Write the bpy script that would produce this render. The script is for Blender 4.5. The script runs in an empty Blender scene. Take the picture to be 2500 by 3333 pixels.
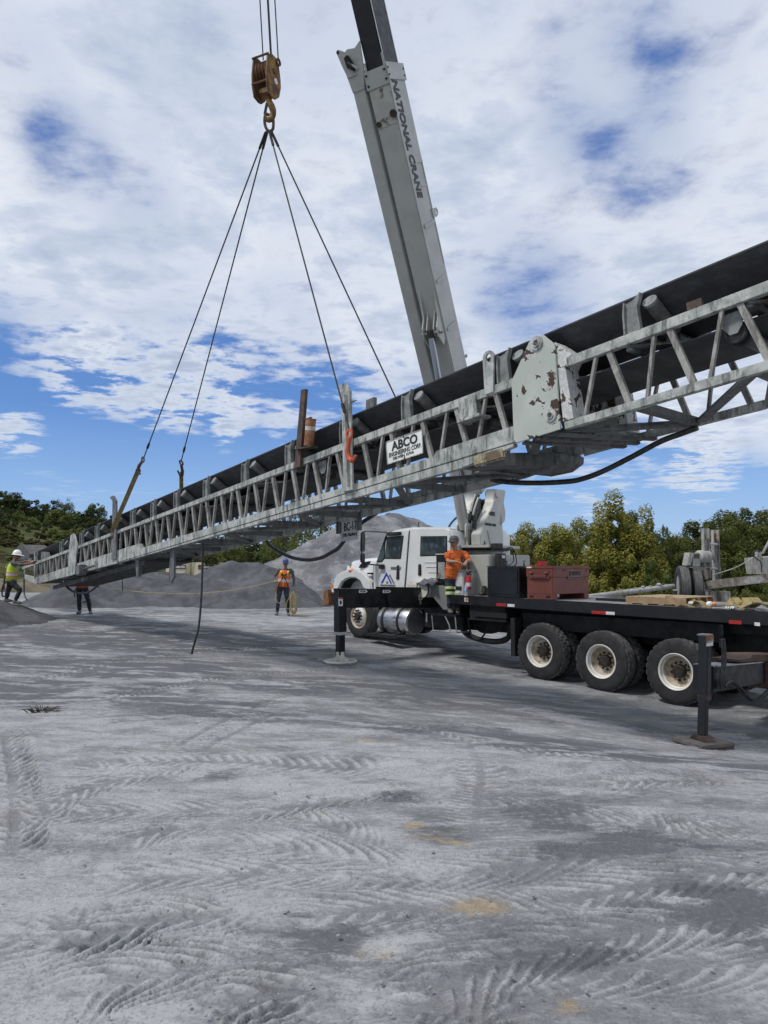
import bpy, bmesh, math, random
import numpy as np
from math import sin, cos, tan, atan, radians, pi, sqrt, hypot
from mathutils import Vector, Matrix

SC = bpy.context.scene
COL = SC.collection
random.seed(7)
RNG = np.random.default_rng(11)

# ------------------------------------------------------------------ camera
FOC, HOR, CZ = 2400.0, 1845.0, 1.62          # focal length in photo pixels, horizon row, eye height
PITCH = atan((HOR - 1666.5) / FOC)
cam_d = bpy.data.cameras.new('camera')
cam = bpy.data.objects.new('camera', cam_d)
COL.objects.link(cam)
cam.location = (0, 0, CZ)
cam.rotation_euler = (pi / 2 + PITCH, 0, 0)
cam_d.sensor_fit = 'AUTO'
cam_d.sensor_width = 36.0
cam_d.lens = 36.0 * FOC / 3333.0
cam_d.clip_start = 0.1
cam_d.clip_end = 3000
SC.camera = cam
SC.render.resolution_x, SC.render.resolution_y = 768, 1024

# ------------------------------------------------------------------ world: daylight with broken cloud
SUN_EL, SUN_AZ = radians(58), radians(-112)    # azimuth clockwise from +Y: high on the left, a little behind the camera
world = bpy.data.worlds.new('World')
SC.world = world
world.use_nodes = True
wn, wl = world.node_tree.nodes, world.node_tree.links
wn.clear()
def wnode(t, **kw):
    n = wn.new(t)
    for k, v in kw.items():
        setattr(n, k, v)
    return n
def wmath(op, a, b=None, c=None, clamp=False):
    n = wn.new('ShaderNodeMath'); n.operation = op; n.use_clamp = clamp
    for i, v in enumerate((a, b, c)):
        if v is None: continue
        if isinstance(v, (int, float)): n.inputs[i].default_value = v
        else: wl.new(v, n.inputs[i])
    return n.outputs[0]
def wnoise(vec, scale, detail, rough, dist=0.0):
    n = wn.new('ShaderNodeTexNoise'); n.noise_dimensions = '3D'
    n.inputs['Scale'].default_value = scale; n.inputs['Detail'].default_value = detail
    n.inputs['Roughness'].default_value = rough; n.inputs['Distortion'].default_value = dist
    wl.new(vec, n.inputs['Vector'])
    return n.outputs['Fac']
def wramp(v, stops):
    n = wn.new('ShaderNodeValToRGB')
    e = n.color_ramp.elements
    while len(e) < len(stops): e.new(0.5)
    for el, (p, c) in zip(e, stops):
        el.position = p; el.color = (c[0], c[1], c[2], 1) if not isinstance(c, (int, float)) else (c, c, c, 1)
    wl.new(v, n.inputs['Fac'])
    return n.outputs['Color']
sky = wnode('ShaderNodeTexSky', sky_type='NISHITA', sun_disc=False)
sky.sun_elevation = SUN_EL; sky.sun_rotation = SUN_AZ
sky.altitude = 200; sky.air_density = 1.15; sky.dust_density = 0.5; sky.ozone_density = 2.2
tc = wnode('ShaderNodeTexCoord')
sep = wnode('ShaderNodeSeparateXYZ'); wl.new(tc.outputs['Generated'], sep.inputs[0])
dx, dy, dz = sep.outputs
zc = wmath('MAXIMUM', wmath('ADD', dz, 0.05), 0.03)
px, py = wmath('DIVIDE', dx, zc), wmath('DIVIDE', dy, zc)      # point on a flat cloud deck
comb = wnode('ShaderNodeCombineXYZ')
wl.new(px, comb.inputs[0]); wl.new(py, comb.inputs[1]); comb.inputs[2].default_value = 3.7
P = comb.outputs[0]
big = wnoise(P, 0.55, 3.0, 0.5, 0.3)
mid = wnoise(P, 1.9, 10.0, 0.61, 0.22)
fine = wnoise(P, 7.0, 8.0, 0.62, 0.15)
dist = wmath('ADD', wmath('MULTIPLY', py, 1.0), wmath('MULTIPLY', px, -0.62))   # the deck breaks up towards the left horizon
cover = wn.new('ShaderNodeMapRange'); cover.interpolation_type = 'SMOOTHSTEP'
wl.new(dist, cover.inputs['Value'])
for k, v in (('From Min', 2.55), ('From Max', 3.9), ('To Min', 0.20), ('To Max', -0.125)):
    cover.inputs[k].default_value = v
dens = wmath('ADD', wmath('ADD', wmath('MULTIPLY', big, 0.40), wmath('MULTIPLY', mid, 0.52)), wmath('MULTIPLY', fine, 0.30))
dens = wmath('ADD', dens, cover.outputs[0])
nrm = wnode('ShaderNodeVectorMath', operation='NORMALIZE'); wl.new(tc.outputs['Generated'], nrm.inputs[0])
def ray_dir(px_, py_):
    x, y = px_ - 1250.0, 1666.5 - py_
    return Vector((x, FOC * cos(PITCH) - y * sin(PITCH), FOC * sin(PITCH) + y * cos(PITCH))).normalized()
# gaps in the deck and stray low puffs, fixed in the sky: (towards, angular radius in degrees, change of density)
wisp_ = wn.new('ShaderNodeMapRange'); wl.new(wmath('ADD', wmath('MULTIPLY', mid, .6), wmath('MULTIPLY', fine, .4)), wisp_.inputs['Value'])
for k, v in (('From Min', .40), ('From Max', .58), ('To Min', 0.0), ('To Max', 1.35)): wisp_.inputs[k].default_value = v
wisp = wisp_.outputs[0]
for (ax_, ay_), rad_, amt in (((300, 610), 7, -.105), ((230, 500), 4, -.07), ((520, 800), 6, -.07), ((1960, 290), 7, -.085), ((2120, 500), 5, -.07), ((1850, 470), 4, -.06), ((1640, 900), 6, -.08), ((1780, 1040), 7, -.12), ((2230, 60), 6, -.07), ((600, 330), 5, -.06), ((40, 260), 5, -.07), ((2330, 1130), 6, -.08), ((900, 1040), 5, -.06),
        ((170, 1190), 4, .17), ((300, 1215), 4, .17), ((480, 1240), 5, .20), ((640, 1260), 5, .16), ((820, 1200), 6, .13), ((40, 1400), 2.8, .22), ((310, 1108), 2.2, .22), ((765, 1345), 2.2, .17), ((740, 1420), 1.5, .18), ((940, 1390), 2.6, .13), ((2290, 1530), 3.2, .19), ((1960, 1590), 3, .14), ((1150, 1260), 6, .12), ((2200, 1420), 5, .13), ((1800, 1520), 4, .10)):
    dt = wnode('ShaderNodeVectorMath', operation='DOT_PRODUCT'); wl.new(nrm.outputs[0], dt.inputs[0]); dt.inputs[1].default_value = ray_dir(ax_, ay_)
    mr_ = wn.new('ShaderNodeMapRange'); mr_.interpolation_type = 'SMOOTHSTEP'; wl.new(dt.outputs['Value'], mr_.inputs['Value'])
    for k, v in (('From Min', cos(radians(rad_))), ('From Max', 1.0), ('To Min', 0.0), ('To Max', amt)): mr_.inputs[k].default_value = v
    dens = wmath('ADD', dens, mr_.outputs[0] if amt < 0 else wmath('MULTIPLY', mr_.outputs[0], wisp))
cmask = wn.new('ShaderNodeMapRange'); cmask.interpolation_type = 'SMOOTHSTEP'
wl.new(dens, cmask.inputs['Value'])
for k, v in (('From Min', 0.535), ('From Max', 0.80), ('To Min', 0.0), ('To Max', 0.97)):
    cmask.inputs[k].default_value = v
mask = cmask.outputs[0]
shade = wmath('ADD', wmath('ADD', wmath('MULTIPLY', mid, 0.55), wmath('MULTIPLY', fine, 0.35)), wmath('MULTIPLY', wmath('SUBTRACT', dens, 0.62), 0.45))
ccol = wramp(shade, [(0.36, (0.97, 0.985, 1.0)), (0.47, (0.85, 0.90, 0.99)), (0.56, (0.67, 0.745, 0.88)), (0.70, (0.50, 0.585, 0.75))])
SKY_S = 0.10
CLOUD = 0.92
clear = wramp(dz, [(0.0, (0.40, 0.60, 0.92)), (0.10, (0.25, 0.46, 0.86)), (0.20, (0.105, 0.27, 0.69)), (0.40, (0.060, 0.175, 0.52)), (1.0, (0.04, 0.12, 0.40))])
cs = wnode('ShaderNodeVectorMath', operation='SCALE'); wl.new(clear, cs.inputs[0]); cs.inputs['Scale'].default_value = 1.0 / SKY_S
skys = wnode('ShaderNodeMix', data_type='RGBA'); skys.inputs['Factor'].default_value = 0.78
wl.new(sky.outputs[0], skys.inputs[6]); wl.new(cs.outputs[0], skys.inputs[7])
cl = wnode('ShaderNodeVectorMath', operation='SCALE'); wl.new(ccol, cl.inputs[0]); cl.inputs['Scale'].default_value = CLOUD / SKY_S
mx = wnode('ShaderNodeMix', data_type='RGBA'); mx.clamp_factor = True
wl.new(mask, mx.inputs['Factor']); wl.new(skys.outputs[2], mx.inputs[6]); wl.new(cl.outputs[0], mx.inputs[7])
bg = wnode('ShaderNodeBackground'); bg.inputs['Strength'].default_value = SKY_S
wl.new(mx.outputs[2], bg.inputs['Color'])
wo = wnode('ShaderNodeOutputWorld'); wl.new(bg.outputs[0], wo.inputs['Surface'])

# ------------------------------------------------------------------ sun veiled by thin cloud, high on the left
sd = bpy.data.lights.new('sun', 'SUN'); sd.energy = 2.5; sd.angle = radians(8); sd.color = (1.0, 0.96, 0.90)
sun = bpy.data.objects.new('sun', sd); COL.objects.link(sun)
sdir = Vector((sin(SUN_AZ) * cos(SUN_EL), cos(SUN_AZ) * cos(SUN_EL), sin(SUN_EL)))
sun.rotation_euler = (-sdir).to_track_quat('-Z', 'Y').to_euler()
sun.location = sdir * 60

SC.view_settings.view_transform = 'Standard'
SC.view_settings.look = 'None'
SC.view_settings.exposure = 0.0
SC.view_settings.gamma = 1.0
SC.view_settings.use_curve_mapping = False
SC.cycles.max_bounces = 6
SC.cycles.transparent_max_bounces = 8

# ------------------------------------------------------------------ helpers
def V(*a): return Vector(a if len(a) > 1 else a[0])
EYE = Vector((0, 0, CZ))
def ray(px_, py_):
    x, y = px_ - 1250.0, 1666.5 - py_
    return Vector((x, FOC * cos(PITCH) - y * sin(PITCH), FOC * sin(PITCH) + y * cos(PITCH))).normalized()
def hit(px_, py_, p, n):
    """where the sight line of a photo pixel meets a plane of the place"""
    d = ray(px_, py_)
    return EYE + d * ((Vector(p) - EYE).dot(n) / d.dot(n))
def atY(px_, py_, y):
    d = ray(px_, py_)
    return EYE + d * (y / d.y)

def tag(o, label=None, cat=None, group=None, kind=None):
    if label: o['label'] = label
    if cat: o['category'] = cat
    if group: o['group'] = group
    if kind: o['kind'] = kind
    return o
def thing(name, loc, label, cat, group=None, rz=0.0):
    o = bpy.data.objects.new(name, None); COL.objects.link(o)
    o.location = loc; o.rotation_euler = (0, 0, rz); o.empty_display_size = 0.2
    return tag(o, label, cat, group)
def wmat(o):
    m = Matrix.LocRotScale(o.location, o.rotation_euler, o.scale)
    if o.parent is not None:
        m = wmat(o.parent) @ o.matrix_parent_inverse @ m
    return m
def attach(o, parent, local=False):
    if parent is not None:
        o.parent = parent
        if not local:
            o.matrix_parent_inverse = wmat(parent).inverted()
    return o

class MB:
    """collects shapes and links them as one mesh object"""
    def __init__(self): self.v, self.f, self.mi = [], [], []
    def add(self, vs, fs, mi=0):
        b = len(self.v)
        self.v += [tuple(p) for p in vs]
        self.f += [[i + b for i in f] for f in fs]
        self.mi += [mi] * len(fs)
        return self
    def hexa(self, c, mi=0):      # 8 corners: bottom ring then top ring
        return self.add(c, [(3, 2, 1, 0), (4, 5, 6, 7), (0, 1, 5, 4), (1, 2, 6, 5), (2, 3, 7, 6), (3, 0, 4, 7)], mi)
    def box(self, o, ex, ey, ez, mi=0):     # o = centre, half vectors
        o, ex, ey, ez = Vector(o), Vector(ex), Vector(ey), Vector(ez)
        return self.hexa([o - ex - ey - ez, o + ex - ey - ez, o + ex + ey - ez, o - ex + ey - ez,
                          o - ex - ey + ez, o + ex - ey + ez, o + ex + ey + ez, o - ex + ey + ez], mi)
    def bx(self, x0, x1, y0, y1, z0, z1, mi=0):
        return self.hexa([(x0, y0, z0), (x1, y0, z0), (x1, y1, z0), (x0, y1, z0), (x0, y0, z1), (x1, y0, z1), (x1, y1, z1), (x0, y1, z1)], mi)
    def beam(self, p, q, w, h, up=(0, 0, 1), mi=0):
        p, q, up = Vector(p), Vector(q), Vector(up)
        d = (q - p); a = d.normalized(); s = a.cross(up).normalized(); u = s.cross(a)
        return self.box((p + q) / 2, d / 2, s * w / 2, u * h / 2, mi)
    def prism(self, poly, o, ex, ey, ez, mi=0):   # polygon in (ex, ey) extruded by vector ez
        o, ex, ey, ez = Vector(o), Vector(ex), Vector(ey), Vector(ez)
        n = len(poly)
        a = [o + ex * x + ey * y for x, y in poly]; b = [p + ez for p in a]
        return self.add(a + b, [list(range(n))[::-1], [i + n for i in range(n)]] + [[i, (i + 1) % n, (i + 1) % n + n, i + n] for i in range(n)], mi)
    def tube(self, pts, r, seg=8, mi=0, cap=True):
        pts = [Vector(p) for p in pts]; n = len(pts)
        rr = r if isinstance(r, (list, tuple)) else [r] * n
        vs, prev = [], None
        for i, p in enumerate(pts):
            t = (pts[min(i + 1, n - 1)] - pts[max(i - 1, 0)]).normalized()
            if prev is None:
                prev = t.orthogonal().normalized()
            s = (prev - t * prev.dot(t))
            s = s.normalized() if s.length > 1e-6 else t.orthogonal().normalized()
            prev = s; u = t.cross(s)
            vs += [p + (s * cos(2 * pi * k / seg) + u * sin(2 * pi * k / seg)) * rr[i] for k in range(seg)]
        fs = [[i * seg + k, i * seg + (k + 1) % seg, (i + 1) * seg + (k + 1) % seg, (i + 1) * seg + k] for i in range(n - 1) for k in range(seg)]
        if cap: fs += [list(range(seg))[::-1], [(n - 1) * seg + k for k in range(seg)]]
        return self.add(vs, fs, mi)
    def cyl(self, p, q, r, seg=16, r2=None, mi=0):
        return self.tube([p, q], [r, r if r2 is None else r2], seg, mi)
    def lathe(self, prof, o, ax, seg=24, mi=0, close=False):   # prof: (radius, offset along axis)
        o, ax = Vector(o), Vector(ax).normalized()
        s = ax.orthogonal().normalized(); u = ax.cross(s); n = len(prof)
        vs = [o + ax * z + (s * cos(2 * pi * k / seg) + u * sin(2 * pi * k / seg)) * r for r, z in prof for k in range(seg)]
        rng = n if close else n - 1
        fs = [[i * seg + k, i * seg + (k + 1) % seg, ((i + 1) % n) * seg + (k + 1) % seg, ((i + 1) % n) * seg + k] for i in range(rng) for k in range(seg)]
        return self.add(vs, fs, mi)
    def sphere(self, o, r, seg=12, rings=8, sc=(1, 1, 1), mi=0):
        vs, fs = [], []
        o = Vector(o)
        for i in range(rings + 1):
            a = pi * i / rings
            for k in range(seg):
                b = 2 * pi * k / seg
                vs.append(o + Vector((sin(a) * cos(b) * sc[0], sin(a) * sin(b) * sc[1], cos(a) * sc[2])) * r)
        fs = [[i * seg + k, (i + 1) * seg + k, (i + 1) * seg + (k + 1) % seg, i * seg + (k + 1) % seg] for i in range(rings) for k in range(seg)]
        return self.add(vs, fs, mi)
    def mesh(self, name, mats, smooth=False, bevel=0.0, angle=35):
        me = bpy.data.meshes.new(name)
        me.from_pydata(self.v, [], self.f)
        for m in (mats if isinstance(mats, (list, tuple)) else [mats]): me.materials.append(m)
        if max(self.mi, default=0): me.polygons.foreach_set('material_index', self.mi)
        bm = bmesh.new(); bm.from_mesh(me)
        bmesh.ops.recalc_face_normals(bm, faces=bm.faces)
        if bevel > 0:
            es = [e for e in bm.edges if len(e.link_faces) == 2 and e.calc_face_angle(0) > radians(30)]
            bmesh.ops.bevel(bm, geom=es, offset=bevel, segments=2, affect='EDGES', clamp_overlap=True)
        bm.to_mesh(me); bm.free()
        if smooth or bevel > 0:
            me.polygons.foreach_set('use_smooth', [True] * len(me.polygons))
            me.set_sharp_from_angle(angle=radians(angle))
        me.update()
        return me
    def build(self, name, mats, parent=None, smooth=False, bevel=0.0, local=False, angle=35):
        o = bpy.data.objects.new(name, self.mesh(name, mats, smooth, bevel, angle))
        COL.objects.link(o)
        return attach(o, parent, local)

def obj_from(name, me, parent=None, mat=None, local=False):
    o = bpy.data.objects.new(name, me); COL.objects.link(o)
    if mat is not None:
        o.location, q, o.scale = mat.decompose(); o.rotation_mode = 'QUATERNION'; o.rotation_quaternion = q
        if parent is not None:
            o.parent = parent
            o.matrix_parent_inverse = Matrix.Identity(4) if local else wmat(parent).inverted()
        return o
    return attach(o, parent, local)
def copy_tree(o, parent=None):
    c = o.copy(); COL.objects.link(c)
    if parent is not None: c.parent = parent
    for ch in list(o.children): copy_tree(ch, c)
    return c
def bez(pts, n=24):
    """smooth curve through points"""
    pts = [Vector(p) for p in pts]; out = []
    for i in range(len(pts) - 1):
        p0, p1, p2, p3 = pts[max(i - 1, 0)], pts[i], pts[i + 1], pts[min(i + 2, len(pts) - 1)]
        for k in range(n):
            t = k / n
            out.append(0.5 * ((2 * p1) + (p2 - p0) * t + (2 * p0 - 5 * p1 + 4 * p2 - p3) * t * t + (3 * p1 - p0 - 3 * p2 + p3) * t ** 3))
    return out + [pts[-1]]
def text(name, s, size, o, ex, ey, mat, parent, bold=0.0, shear=0.0, xs=1.0, depth=0.004, align='CENTER', space=1.0, fit=None, fith=None):
    """flat lettering standing a few mm proud of the surface at o; ex along the line, ey up"""
    cu = bpy.data.curves.new(name, 'FONT'); cu.body = s; cu.size = size; cu.offset = bold; cu.shear = shear
    cu.align_x = align; cu.align_y = 'CENTER'; cu.extrude = depth; cu.space_character = space; cu.resolution_u = 4
    t = bpy.data.objects.new(name, cu); COL.objects.link(t)
    dg = bpy.context.evaluated_depsgraph_get()
    me = bpy.data.meshes.new_from_object(t.evaluated_get(dg))
    bpy.data.objects.remove(t); bpy.data.curves.remove(cu)
    me.materials.clear(); me.materials.append(mat)
    if fit:
        co = np.zeros(len(me.vertices) * 3); me.vertices.foreach_get('co', co); co = co.reshape(-1, 3)
        a_, b_ = co.min(0), co.max(0)
        co[:, 0] = (co[:, 0] - (a_[0] + b_[0]) / 2) * fit / (b_[0] - a_[0])
        co[:, 1] = (co[:, 1] - (a_[1] + b_[1]) / 2) * ((fith / (b_[1] - a_[1])) if fith else 1)
        me.vertices.foreach_set('co', co.ravel())
    ex, ey = Vector(ex).normalized(), Vector(ey).normalized(); ez = ex.cross(ey)
    m = Matrix(((ex.x * xs, ey.x, ez.x, o[0]), (ex.y * xs, ey.y, ez.y, o[1]), (ex.z * xs, ey.z, ez.z, o[2]), (0, 0, 0, 1)))
    me.transform(m); me.name = name
    ob = bpy.data.objects.new(name, me); COL.objects.link(ob)
    return attach(ob, parent)

# ------------------------------------------------------------------ materials
class NT:
    def __init__(self, m):
        self.t = m.node_tree; self.n, self.l = self.t.nodes, self.t.links
        self.b = self.n.get('Principled BSDF')
        g = self.n.new('ShaderNodeNewGeometry'); self.pos = g.outputs['Position']; self.nor = g.outputs['Normal']
        self.tc = self.n.new('ShaderNodeTexCoord')
    def set(self, k, v):
        i = self.b.inputs[k]
        if hasattr(v, 'links') or hasattr(v, 'is_linked'): self.l.new(v, i)
        else: i.default_value = v
    def noise(self, scale, detail=4, rough=0.55, vec=None, dist=0.0, stretch=None):
        v = self.pos if vec is None else vec
        if stretch:
            m = self.n.new('ShaderNodeMapping'); m.inputs['Scale'].default_value = stretch; self.l.new(v, m.inputs[0]); v = m.outputs[0]
        n = self.n.new('ShaderNodeTexNoise'); n.inputs['Scale'].default_value = scale; n.inputs['Detail'].default_value = detail
        n.inputs['Roughness'].default_value = rough; n.inputs['Distortion'].default_value = dist
        self.l.new(v, n.inputs['Vector']); return n.outputs['Fac']
    def voro(self, scale, feature='F1', out='Distance', vec=None):
        n = self.n.new('ShaderNodeTexVoronoi'); n.feature = feature; n.inputs['Scale'].default_value = scale
        self.l.new(self.pos if vec is None else vec, n.inputs['Vector']); return n.outputs[out]
    def rng(self, v, a, b, c=0.0, d=1.0):
        n = self.n.new('ShaderNodeMapRange'); n.interpolation_type = 'SMOOTHSTEP'
        self.l.new(v, n.inputs['Value'])
        for k, x in (('From Min', a), ('From Max', b), ('To Min', c), ('To Max', d)): n.inputs[k].default_value = x
        return n.outputs[0]
    def math(self, op, a, b=0.0, clamp=False):
        n = self.n.new('ShaderNodeMath'); n.operation = op; n.use_clamp = clamp
        for i, v in enumerate((a, b)):
            if isinstance(v, (int, float)): n.inputs[i].default_value = v
            else: self.l.new(v, n.inputs[i])
        return n.outputs[0]
    def mix(self, f, a, b):
        n = self.n.new('ShaderNodeMix'); n.data_type = 'RGBA'
        for k, v in (('Factor', f), (6, a), (7, b)):
            i = n.inputs[k]
            if isinstance(v, (int, float)): i.default_value = v
            elif isinstance(v, (tuple, list)): i.default_value = (v[0], v[1], v[2], 1)
            else: self.l.new(v, i)
        return n.outputs[2]
    def attr(self, name, out='Fac'):
        n = self.n.new('ShaderNodeAttribute'); n.attribute_name = name; return n.outputs[out]
    def bump(self, h, strength=0.3, dist=0.01):
        n = self.n.new('ShaderNodeBump'); n.inputs['Strength'].default_value = strength; n.inputs['Distance'].default_value = dist
        self.l.new(h, n.inputs['Height']); self.l.new(n.outputs[0], self.b.inputs['Normal'])
MATS = {}
def new_mat(name, col=(0.5, 0.5, 0.5), rough=0.6, metal=0.0):
    m = bpy.data.materials.new(name); m.use_nodes = True
    t = NT(m); t.set('Base Color', (*col, 1)); t.set('Roughness', rough); t.set('Metallic', metal)
    MATS[name] = m
    return m, t
def pm(name, c1, c2=None, scale=6.0, rough=0.6, metal=0.0, lo=0.4, hi=0.65, detail=5, dirt=None, bump=0.0, stretch=None, coat=0.0, spec=None, dscale=3.0, damt=(0.5, 0.72)):
    """paint or stuff of two mottled tones, dusty or rusty patches lying over it"""
    m, t = new_mat(name, c1, rough, metal)
    if c2 is not None:
        c = t.mix(t.rng(t.noise(scale, detail, 0.6, stretch=stretch), lo, hi), c1, c2)
        if dirt is not None:
            c = t.mix(t.rng(t.noise(dscale, 7, 0.65, dist=0.4), damt[0], damt[1], 0, 0.85), c, dirt)
        t.set('Base Color', c)
        t.set('Roughness', t.rng(t.noise(scale * 1.7, 3), 0.3, 0.7, max(rough - 0.1, 0.05), min(rough + 0.12, 1)))
    if bump: t.bump(t.noise(scale * 6, 5, 0.6), bump, 0.01)
    if coat: t.set('Coat Weight', coat); t.set('Coat Roughness', 0.12)
    if spec is not None: t.set('Specular IOR Level', spec)
    return m
# ================================================================== GROUND
def vnoise(x, y, seed):
    """value noise on arrays"""
    xi, yi = np.floor(x).astype(np.int64), np.floor(y).astype(np.int64)
    fx, fy = x - xi, y - yi
    fx, fy = fx * fx * (3 - 2 * fx), fy * fy * (3 - 2 * fy)
    def h(a, b):
        n = (a * 374761393 + b * 668265263 + seed * 974711) & 0xffffffff
        n = ((n ^ (n >> 13)) * 1274126177) & 0xffffffff
        return ((n ^ (n >> 16)) & 0xffff) / 65535.0
    a, b, c, d = h(xi, yi), h(xi + 1, yi), h(xi, yi + 1), h(xi + 1, yi + 1)
    return (a * (1 - fx) + b * fx) * (1 - fy) + (c * (1 - fx) + d * fx) * fy
def fbm(x, y, seed, oct=4, gain=0.5):
    s, a, t = 0.0, 1.0, 0.0
    for i in range(oct):
        s = s + a * vnoise(x * 2 ** i + 17.3 * i, y * 2 ** i - 9.1 * i, seed + i); t += a; a *= gain
    return s / t
def sstep(a, b, x):
    t = np.clip((x - a) / (b - a), 0, 1); return t * t * (3 - 2 * t)

# levels read off wheels, jack pads and boots
CTRL = np.array([(0, 0, 0), (-3, 2, 0), (3, 2, 0), (0, 4, 0), (-4, 5, 0), (4, 4.5, -.03), (1.2, 5.6, -.02), (3.2, 6.3, -.16), (-2, 7, -.02), (-6, 8, 0), (6, 6, -.25),
    (1.6, 7.4, -.2), (4.09, 9.41, -.60), (7, 9, -.62), (4.7, 12.0, -.59), (3.88, 12.94, -.546), (2.95, 13.98, -.476), (-.63, 17.94, -.11), (1.2, 19.5, -.2), (5.0, 17, -.5), (7, 14, -.6),
    (-.88, 14.5, -.33), (1.2, 11, -.38), (-1, 10.5, -.18), (-3.4, 12, -.12), (-3, 17, -.12), (-7, 12, -.03), (-9, 17, .02), (-3.2, 23.6, .05), (-9.4, 23, .12), (-13, 21, .2), (-6, 27, .06), (1, 27, 0), (5, 26, -.3),
    (10, 24, -.5), (12, 16, -.7), (16, 30, -.8), (-16, 30, .4), (0, 45, -.3), (-25, 60, -.5), (30, 60, -3), (0, 120, -2), (60, 40, -4), (-60, 40, 1), (-14, 8, .1), (15, 5, -.6), (0, -15, 0), (-20, -10, 0), (20, -10, -.3), (80, 150, -4), (-100, 150, 0)])
def _rbf():
    P_ = CTRL[:, :2]; D = np.hypot(*(P_[:, None] - P_[None]).transpose(2, 0, 1))
    A_ = np.block([[-D + 0.25 * np.eye(len(P_)) * -1, np.ones((len(P_), 1))], [np.ones((1, len(P_))), np.zeros((1, 1))]])
    return np.linalg.solve(A_, np.append(CTRL[:, 2], 0))
RBF = _rbf()
def level(x, y):
    x, y = np.asarray(x, float), np.asarray(y, float)
    s = np.full(x.shape, RBF[-1])
    for w, (a, b, _) in zip(RBF[:-1], CTRL):
        s = s - w * np.sqrt((x - a) ** 2 + (y - b) ** 2 + 0.16)
    return s
def gz(x, y): return float(level(np.array([x]), np.array([y]))[0])
def G(px_, py_, z=0.0):
    p = hit(px_, py_, (0, 0, z), Vector((0, 0, 1))); return (p.x, p.y)
def ground_at(px_, py_):
    """where the sight line of a photo pixel lands on the ground"""
    z = 0.0
    for _ in range(12):
        x, y = G(px_, py_, z); z = 0.5 * z + 0.5 * gz(x, y)
    return Vector((x, y, gz(x, y)))

# tyre tracks: (points on the ground via photo pixels, half width, lug pitch, height, lug slant)
TR = [
    ([(740, 2672), (860, 2640), (1000, 2612), (1200, 2584), (1420, 2572)], .22, .105, .020, 1.25),
    ([(900, 2640), (1050, 2680), (1130, 2720), (1180, 2790)], .20, .10, .015, 1.2),
    ([(330, 2770), (470, 2715), (620, 2690), (760, 2672)], .21, .105, .016, 1.2),
    ([(1000, 2885), (1250, 2862), (1560, 2836), (1900, 2795), (2060, 2790)], .24, .11, .020, 1.3),
    ([(640, 2740), (900, 2760), (1150, 2800), (1350, 2850)], .22, .10, .014, 1.0),
    ([(10, 2380), (35, 2480), (45, 2560), (50, 2680), (30, 2800)], .20, .11, .022, 1.0),
    ([(120, 2560), (150, 2640), (160, 2700)], .16, .10, .012, 1.0),
    ([(30, 3110), (160, 3090), (300, 3060), (480, 3000), (700, 2985), (860, 2940)], .24, .105, .024, 1.35),
    ([(150, 2950), (190, 3010), (200, 3090)], .15, .09, .018, .9),
    ([(90, 3330), (260, 3230), (420, 3180), (640, 3150), (900, 3120)], .23, .10, .022, 1.3),
    ([(560, 3330), (700, 3270), (900, 3235), (1150, 3210)], .22, .10, .020, 1.2),
    ([(1150, 3333), (1400, 3270), (1650, 3260), (1900, 3310)], .20, .10, .015, 1.1),
    ([(1900, 2560), (2100, 2530), (2300, 2508), (2420, 2490)], .22, .105, .018, 1.2),
    ([(1500, 2330), (1545, 2420), (1565, 2520), (1550, 2640), (1545, 2760)], .20, .055, .008, .1),
    ([(560, 2440), (680, 2355), (800, 2285), (900, 2235)], .20, .050, .009, .0),
    ([(640, 2450), (760, 2370), (880, 2300), (980, 2250)], .18, .050, .008, .0),
    ([(1200, 2250), (1300, 2210), (1420, 2185)], .26, .055, .010, .0),
    ([(100, 2640), (300, 2560), (560, 2500), (800, 2440)], .22, .10, .009, 1.0),
    ([(1750, 2950), (2000, 2900), (2300, 2850), (2520, 2820)], .24, .105, .013, 1.2),
    ([(1300, 3333), (1500, 3180), (1800, 3080), (2200, 3010), (2520, 2980)], .24, .105, .012, 1.2),
    ([(300, 2480), (620, 2475), (950, 2490), (1300, 2500)], .18, .09, .006, .5),
    ([(1500, 2600), (1800, 2650), (2100, 2690), (2500, 2700)], .24, .10, .010, 1.1),
    ([(2000, 2640), (2200, 2720), (2500, 2770)], .24, .10, .012, 1.1),
    ([(900, 3000), (1200, 2960), (1600, 2960), (1900, 3010)], .22, .10, .008, 1.1),
    ([(200, 2900), (500, 2860), (800, 2850), (1000, 2850)], .2, .10, .009, 1.1),
    ([(1250, 2300), (1600, 2380), (1900, 2420), (2200, 2440)], .22, .10, .008, .6),
    ([(300, 2270), (600, 2190), (900, 2140), (1200, 2110)], .28, .11, .012, .8),
    ([(60, 2200), (500, 2120), (900, 2080)], .30, .12, .014, .8),
]
_r = random.Random(21)
for _i in range(12):          # older, half worn prints crossing the yard every way
    _x, _y = _r.uniform(-100, 2600), 2440 + 860 * _r.random() ** .8; _a = _r.uniform(-.5, .5); _L = _r.uniform(220, 520)
    _k = (_y - 1845) / 1000
    TR.insert(0, ([(_x - _L * cos(_a) * _k, _y - _L * sin(_a) * .30 * _k), (_x, _y + _r.uniform(-25, 25) * _k), (_x + _L * cos(_a) * _k, _y + _L * sin(_a) * .30 * _k)], _r.uniform(.16, .23), _r.uniform(.085, .11), _r.uniform(.006, .011), _r.uniform(.8, 1.4)))
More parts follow.
